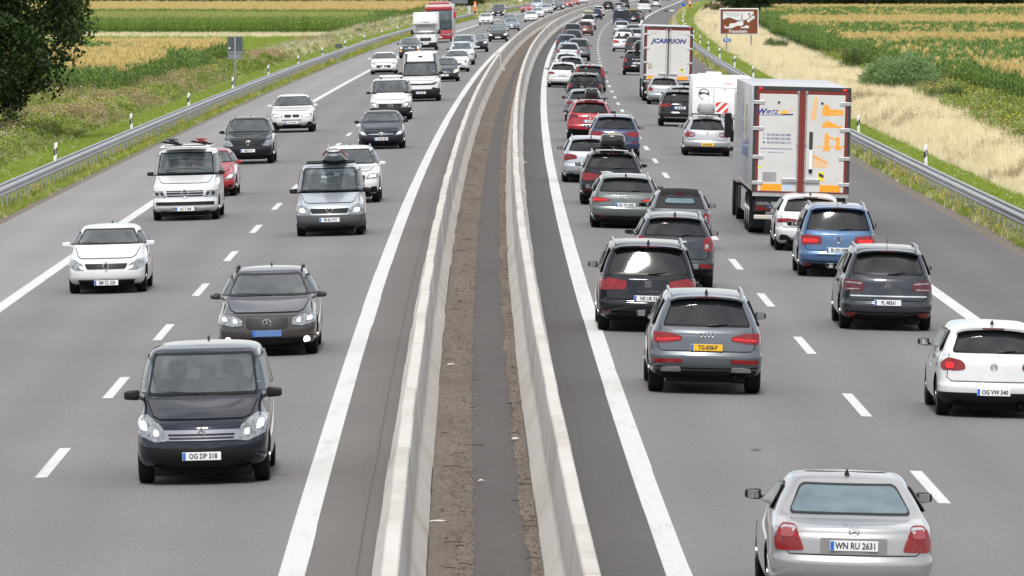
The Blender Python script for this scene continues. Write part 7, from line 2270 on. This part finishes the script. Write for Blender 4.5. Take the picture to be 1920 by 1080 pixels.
do_grass()

# ---------------------------------------------------------------- maize
def maize(kind, rng):
    leaf_v, leaf_f, ts_v, ts_f, st_v, st_f = [], [], [], [], [], []
    for q in range(2):                            # two stalks of the row to an instance
        by = (q - .5) * .24 + rng.uniform(-.03, .03); bx = rng.uniform(-.05, .05)
        H = rng.uniform(1.75, 2.05)
        o = len(st_v)
        for z, r in ((0, .016), (H, .008)):
            st_v += [(bx + r, by, z), (bx - r * .5, by + r * .87, z), (bx - r * .5, by - r * .87, z)]
        st_f += [(o, o + 1, o + 4, o + 3), (o + 1, o + 2, o + 5, o + 4), (o + 2, o, o + 3, o + 5)]
        a0 = rng.uniform(0, 6.283)
        for k in range(9):
            z = .35 + (H - .45) * k / 8; a = a0 + (k % 2) * math.pi + rng.uniform(-.5, .5)
            ln = rng.uniform(.48, .75) * (1 - .35 * abs(k / 8 - .45)); up = rng.uniform(.25, .55)
            w = rng.uniform(.05, .075); o = len(leaf_v)
            for i in range(4):
                t = i / 3
                r = ln * t * (1 - .15 * t); zz = z + up * ln * math.sin(t * 2.3) - .32 * ln * t * t
                ww = w * (1 - .9 * t ** 2) * (.6 + .8 * min(t, .5)) / 1.2
                sx, sy = -math.sin(a) * ww, math.cos(a) * ww
                cx, cy = bx + r * math.cos(a), by + r * math.sin(a)
                leaf_v += [(cx - sx, cy - sy, zz), (cx + sx, cy + sy, zz)]
            leaf_f += [(o + 2 * i, o + 2 * i + 1, o + 2 * i + 3, o + 2 * i + 2) for i in range(3)]
        if kind != 'bare':
            for k in range(9):
                a = rng.uniform(0, 6.283); ln = rng.uniform(.22, .36); lean = rng.uniform(.1, .65) if k else .05
                w = .013; o = len(ts_v)
                ex, ey, ez = bx + ln * lean * math.cos(a), by + ln * lean * math.sin(a), H + ln * (1 - .4 * lean)
                px_, py_ = -math.sin(a + .8) * w, math.cos(a + .8) * w
                z0 = H - .02 + .02 * k / 9
                ts_v += [(bx - px_, by - py_, z0), (bx + px_, by + py_, z0), (ex + px_ * .7, ey + py_ * .7, ez), (ex - px_ * .7, ey - py_ * .7, ez)]
                ts_f.append((o, o + 1, o + 2, o + 3))
    lm = L_cornl if kind == 'green' else L_corn
    parts = [(leaf_v, leaf_f, lm), (st_v, st_f, lm)]
    if ts_v: parts.append((ts_v, ts_f, L_tass if kind == 'tan' else L_tassg))
    return src("maize_" + kind, parts)
S_corn = [maize('tan', rg) for _ in range(3)] + [maize('bare', rg) for _ in range(3)] + [maize('green', rg) for _ in range(2)]

def maize_field(name, label, side, dfun, Y0, Y1, tone, step=.45, skip=None):
    out, ix = [], []
    r = 0
    xs_edge = lambda y: 960 / FPX * y * 1.06 + 3
    Y = Y0
    while Y < Y1:
        st = step if Y < 620 else step * 1.7
        cx = rx(Y)
        if side > 0: xa, xb = cx + dfun(Y), xs_edge(Y)
        else: xa, xb = -xs_edge(Y), cx - dfun(Y)
        k0, k1 = int(math.ceil(xa / .75)), int(xb / .75)
        for k in range(k0, k1 + 1):
            x = k * .75 + NP.normal(0, .06); y = Y + NP.uniform(-.2, .2)
            if skip and skip(x, y): continue
            t = tone(x, y)
            out.append((x, y, FIELDG)); ix.append(int(NP.randint(3)) + (0 if t == 0 else 3) if t < 2 else 6 + int(NP.randint(2)))
        Y += st
    P = np.array(out)
    sc = NP.uniform(.90, 1.08, len(P)) * np.array([1 + .07 * npz(x, y, .03, 1) for x, y in P[:, :2]])
    o = scatter(name, label, P, sc, ix, [s.copy() for s in S_corn], .05)
    return o
FIELDG = rz(20) - .45
def bands(edges):                                 # bands of tasselled and detasselled plants, drifting a little across the field
    def f(x, y):
        yy = y + .35 * (abs(x) - 40) + 9 * npz(x, y, .025, 3)
        k = 0
        for e in edges:
            if yy > e: k += 1
        return k
    return f
bR = bands([420, 567, 594, 728, 807, 1028])
def toneR(x, y):
    k = bR(x, y)
    n = npz(x, y, .22, 6) + .5 * npz(x, y, .8, 7)
    t = [0, 1, 0, 1, 0, 1, 0][k]
    if t == 0 and ((n > .26 and k < 3) or NP.random() < .16): t = 1
    if t == 1 and n < -.45: t = 0
    return t
maize_field("maize", "maize field with tan tasselled strips and green strips on the right", 1, lambda Y: 26.0 + 1.2 * npz(1, Y, .02) + (2.0 if Y < 420 else 0), 300, 1055, toneR)
def toneL(x, y):
    c = npz(x * .42, 1.0, 1.0, 6) + .35 * npz(x, y, .3, 7)
    if y < 404 + 5 * npz(x, 1, .2): return 1
    if y < 440 and c > .06: return 1
    return 1 if npz(x * .22, y * .02, 1.0, 8) > .20 or NP.random() < .12 else 0
maize_field("maize", "near maize field with tan tassels and green gaps on the left", -1, lambda Y: 22.6 + .9 * npz(2, Y, .03), 398, 548, toneL)
bL = bands([872, 950, 1075])
def toneLf(x, y):
    k = bL(x, y)
    return [2, 1, 0, 0][k]
maize_field("maize", "farther maize field with a tall green front on the left", -1, lambda Y: 23.5 + (0 if Y > 760 else 99), 815, 1140, toneLf)
# mown strip between the two left fields
P = field_pts(-52, -22.5, 548, 815, 1.6, .6)
scatter("meadow_grass", "pale green mown strip between the two left maize fields", P[:, :3], NP.uniform(1.3, 2.4, len(P)), NP.choice(4, len(P), p=[.3, .3, .3, .1]), [s.copy() for s in S_gr])
def pale_strip():
    P = field_pts(-60, -24, 770, 806, 2.2, .3)
    scatter("dry_strip", "pale dry strip at the foot of the farther left maize field", P[:, :3], NP.uniform(.30, .55, len(P)), NP.choice(4, len(P), p=[.3, .3, .3, .1]), [s.copy() for s in S_dry[:4]])
pale_strip()

# ---------------------------------------------------------------- trees and bushes
def leaf_cloud(centers, radii, per, size, rng, flat=.8, droop=0.0, elong=.5):
    n = len(centers) * per
    c = np.repeat(np.array(centers), per, 0); r = np.repeat(np.array(radii), per)
    d = rng.normal(size=(n, 3)); d /= np.linalg.norm(d, axis=1)[:, None]
    rr = r * rng.random(n) ** .45
    p = c + d * rr[:, None] * np.array([1, 1, flat])
    a = rng.normal(size=(n, 3)); a[:, 2] -= droop; a /= np.linalg.norm(a, axis=1)[:, None]
    b = np.cross(a, rng.normal(size=(n, 3))); b /= np.linalg.norm(b, axis=1)[:, None]
    s = size * rng.uniform(.6, 1.4, n)[:, None]
    v = np.stack([p, p + a * s * .5 + b * s * elong * .5, p + a * s, p + a * s * .5 - b * s * elong * .5], 1).reshape(-1, 3)
    return v, np.arange(n * 4).reshape(-1, 4)
def np_mesh(name, v, f, mt):
    me = bpy.data.meshes.new(name)
    me.vertices.add(len(v)); me.vertices.foreach_set("co", v.astype(np.float32).ravel())
    me.loops.add(f.size); me.loops.foreach_set("vertex_index", f.astype(np.int32).ravel())
    me.polygons.add(len(f)); me.polygons.foreach_set("loop_start", np.arange(0, f.size, f.shape[1], dtype=np.int32))
    me.update(calc_edges=True); me.validate()
    me.materials.append(mt)
    return me
def tree_meshes(H, R, z_low, seed, leaf=.16, clumps=150, per=150, mt=None, crad=.9):
    rng = np.random.RandomState(seed); q = random.Random(seed)
    mb = MB()
    pts = [(0, 0, -.2)]
    for k in range(1, 7): pts.append((q.uniform(-.15, .15) * k * .4, q.uniform(-.15, .15) * k * .4, H * .72 * k / 6))
    mb.tube(pts, .045 * H * .6, 10, .05)
    cs, rs = [], []
    for k in range(16):
        t = .18 + .78 * k / 16
        b = Vector(pts[min(5, int(t * 6))]); a = k * 2.4 + q.uniform(-.5, .5)
        L_ = R * (1.0 - .35 * abs(t - .4)) * q.uniform(.7, 1.0)
        e = b + Vector((math.cos(a) * L_, math.sin(a) * L_, H * .16 * q.uniform(-.4, 1)))
        m = (b + e) / 2 + Vector((0, 0, .3))
        mb.tube([b, m, e], .05 + .05 * (1 - t), 6, .015)
    for k in range(clumps):
        d = rng.normal(size=3); d /= np.linalg.norm(d)
        u = rng.random() ** .40
        zc = (z_low + H) / 2; hz = (H - z_low) / 2
        c = np.array([d[0] * R * u, d[1] * R * u, zc + d[2] * hz * u])
        w = 1 + .22 * mnoise.noise(Vector(c * .35))
        c[:2] *= w
        cs.append(c); rs.append(crad * rng.uniform(.55, 1.1))
    v, f = leaf_cloud(cs, rs, per, leaf, rng)
    return mb.mesh("trunk", True), np_mesh("crown", v, f, mt or L_tree)

def big_tree():
    Y = 300.0
    x = (-95 - 960) / FPX * Y
    t = thing("deciduous_tree", "large dark leafy tree hanging in from the top left corner", "tree", (x, Y, FIELDG))
    tr_, cr_ = tree_meshes(11.5, 6.0, 1.0, 21, .21, 420, 230, None, 1.05)
    tr_.materials.append(M_bark)
    link("trunk", tr_, t); link("crown", cr_, t)
    # low skirt of brush under it
    cs, rs = [], []
    rng = np.random.RandomState(4)
    b = thing("shrub", "dark brush growing at the foot of the tree at the left edge", "shrub", ((-10 - 960) / FPX * 312, 312, FIELDG))
    for k in range(60): cs.append(np.array([rng.uniform(-2.6, 1.1), rng.uniform(-1.5, 1.5), rng.uniform(.1, 2.0)])); rs.append(rng.uniform(.3, .7))
    v, f = leaf_cloud(cs, rs, 130, .12, rng)
    link("foliage", np_mesh("foliage", v, f, L_tree), b)
    mb = MB()
    for k in range(7): mb.tube([(rng.uniform(-.6, .6), rng.uniform(-.4, .4), -.1), (rng.uniform(-1.5, 1), rng.uniform(-1, 1), 1.6)], .03, 5, .008)
    link("stems", mb.mesh("stems"), b, M_bark)
big_tree()

def bush(px, py, wpx, hpx, label, mt, name="shrub", leaf=.11, n=45, per=120, spray=False, elong=.35):
    Y, d = gp(px, py)
    z0 = rz(15) + gz(d)
    tt = math.tan(math.atan((py - 540) / FPX) + PITCH)
    Y = (CAM_H - z0) / tt; x = (px - 960) / FPX * Y
    s = FPX / Y; R = wpx / s / 2; H = hpx / s
    b = thing(name, label, "shrub", (x, Y, z0))
    rng = np.random.RandomState(int(px)); cs, rs = [], []
    for k in range(n):
        a = rng.uniform(0, 6.283); r = R * .82 * math.sqrt(rng.random())
        top = H * .86 * math.sqrt(max(.05, 1 - (r / R) ** 2))
        cs.append(np.array([r * math.cos(a), r * math.sin(a), top * rng.uniform(.15, 1) ** .6])); rs.append(.25 * min(R, H) * rng.uniform(.7, 1.3))
    v, f = leaf_cloud(cs, rs, per, leaf, rng, 1.0, -.8 if spray else 0, elong)
    link("foliage", np_mesh("foliage", v, f, mt), b)
    mb = MB()
    for k in range(14):
        a = rng.uniform(0, 6.283); r = R * rng.uniform(.2, .85)
        mb.tube([(0, 0, -.1), (r * .35 * math.cos(a), r * .35 * math.sin(a), H * .45), (r * math.cos(a), r * math.sin(a), H * rng.uniform(.6, .9))], .03, 5, .006)
    link("stems", mb.mesh("stems"), b, M_bark)
bush(1683, 190, 160, 92, "rounded grey green willow bush on the right embankment", L_will, leaf=.24, n=110, per=190, spray=True, elong=.16)
bush(1612, 150, 84, 70, "bright green bush left of the grey green willow bush", L_bush)
bush(1778, 214, 92, 56, "low green bush right of the grey green willow bush", L_bush)
bush(1686, 236, 34, 20, "small dark plant in the bleached grass, left of two", L_bush, leaf=.08, n=16, per=40)
bush(1730, 244, 26, 20, "small dark plant in the bleached grass, right of two", L_bush, leaf=.08, n=14, per=40)
bush(1456, 105, 60, 40, "dull green bush between the brown sign and the maize", L_bush)
bush(672, 72, 16, 22, "small dark shrub behind the left guard rail near a marker post", L_bush, leaf=.13, n=16, per=60)
bush(1345, 36, 34, 34, "brownish green shrub behind the brown sign's left side", pm("unused", (0, 0, 0)) and leafmat("dull_leaves", [(0, (.10, .09, .045)), (1, (.24, .20, .11))], .3), leaf=.2)
bush(1330, 30, 30, 26, "pale brown shrub on the far right embankment", MATS["dull_leaves"], leaf=.2)

FT = [tree_meshes(10.5, 4.6, .3, 31 + k, .42, 70, 70, None, 1.3) for k in range(3)]
for a, b in FT: a.materials.append(M_bark)
def far_tree(x, Y, s, k, label, name="deciduous_tree", group=None):
    t = thing(name, label, "tree", (x, Y, FIELDG), (0, 0, RND.uniform(0, 6)), group)
    t.scale = (s, s, s * RND.uniform(.9, 1.1))
    link("trunk", FT[k][0], t); link("crown", FT[k][1], t)
k = 0
for px in range(1405, 1990, 24):
    Y = 1085 + RND.uniform(-12, 25); x = (px - 960) / FPX * Y
    far_tree(x, Y, RND.uniform(.75, 1.05), k % 3, "dark tree in the wood's edge beyond the right maize field", group="trees along the wood's edge"); k += 1
for px in range(1370, 1990, 32):
    Y = 1180 + RND.uniform(-12, 25); x = (px - 960) / FPX * Y
    far_tree(x, Y, RND.uniform(1.0, 1.3), k % 3, "dark tree in the wood's edge beyond the right maize field", group="trees along the wood's edge"); k += 1
for px, py_, sc in ((1402, 0, .62), (1424, 0, .55), (1385, 0, .5)):
    Y = 985.0; x = (px - 960) / FPX * Y
    far_tree(x, Y, sc, k % 3, "green tree standing behind the brown tourist sign", group="trees behind the tourist sign"); k += 1
for px in range(-60, 960, 46):
    Y = 1290 + RND.uniform(-30, 30); x = (px - 960) / FPX * Y
    if x > rx(Y) - 24: continue
    far_tree(x, Y, RND.uniform(.5, .75), k % 3, "dark tree in the hedge beyond the left maize fields", group="hedge beyond the left fields"); k += 1
for px in (850, 868, 886):
    Y = 1180.0; x = (px - 960) / FPX * Y
    far_tree(x, Y, .42, k % 3, "green tree behind the large sign panel on the left", group="trees behind the left sign panel"); k += 1
P = field_pts(-60, -22.5, 1150, 1500, .6, .3)
scatter("roadside_weeds", "far scrub beyond the left maize", P[:, :3], NP.uniform(1.2, 2.2, len(P)), NP.choice(4, len(P)), [s.copy() for s in S_weed])

bpy.data.collections.remove(TMPCOL)
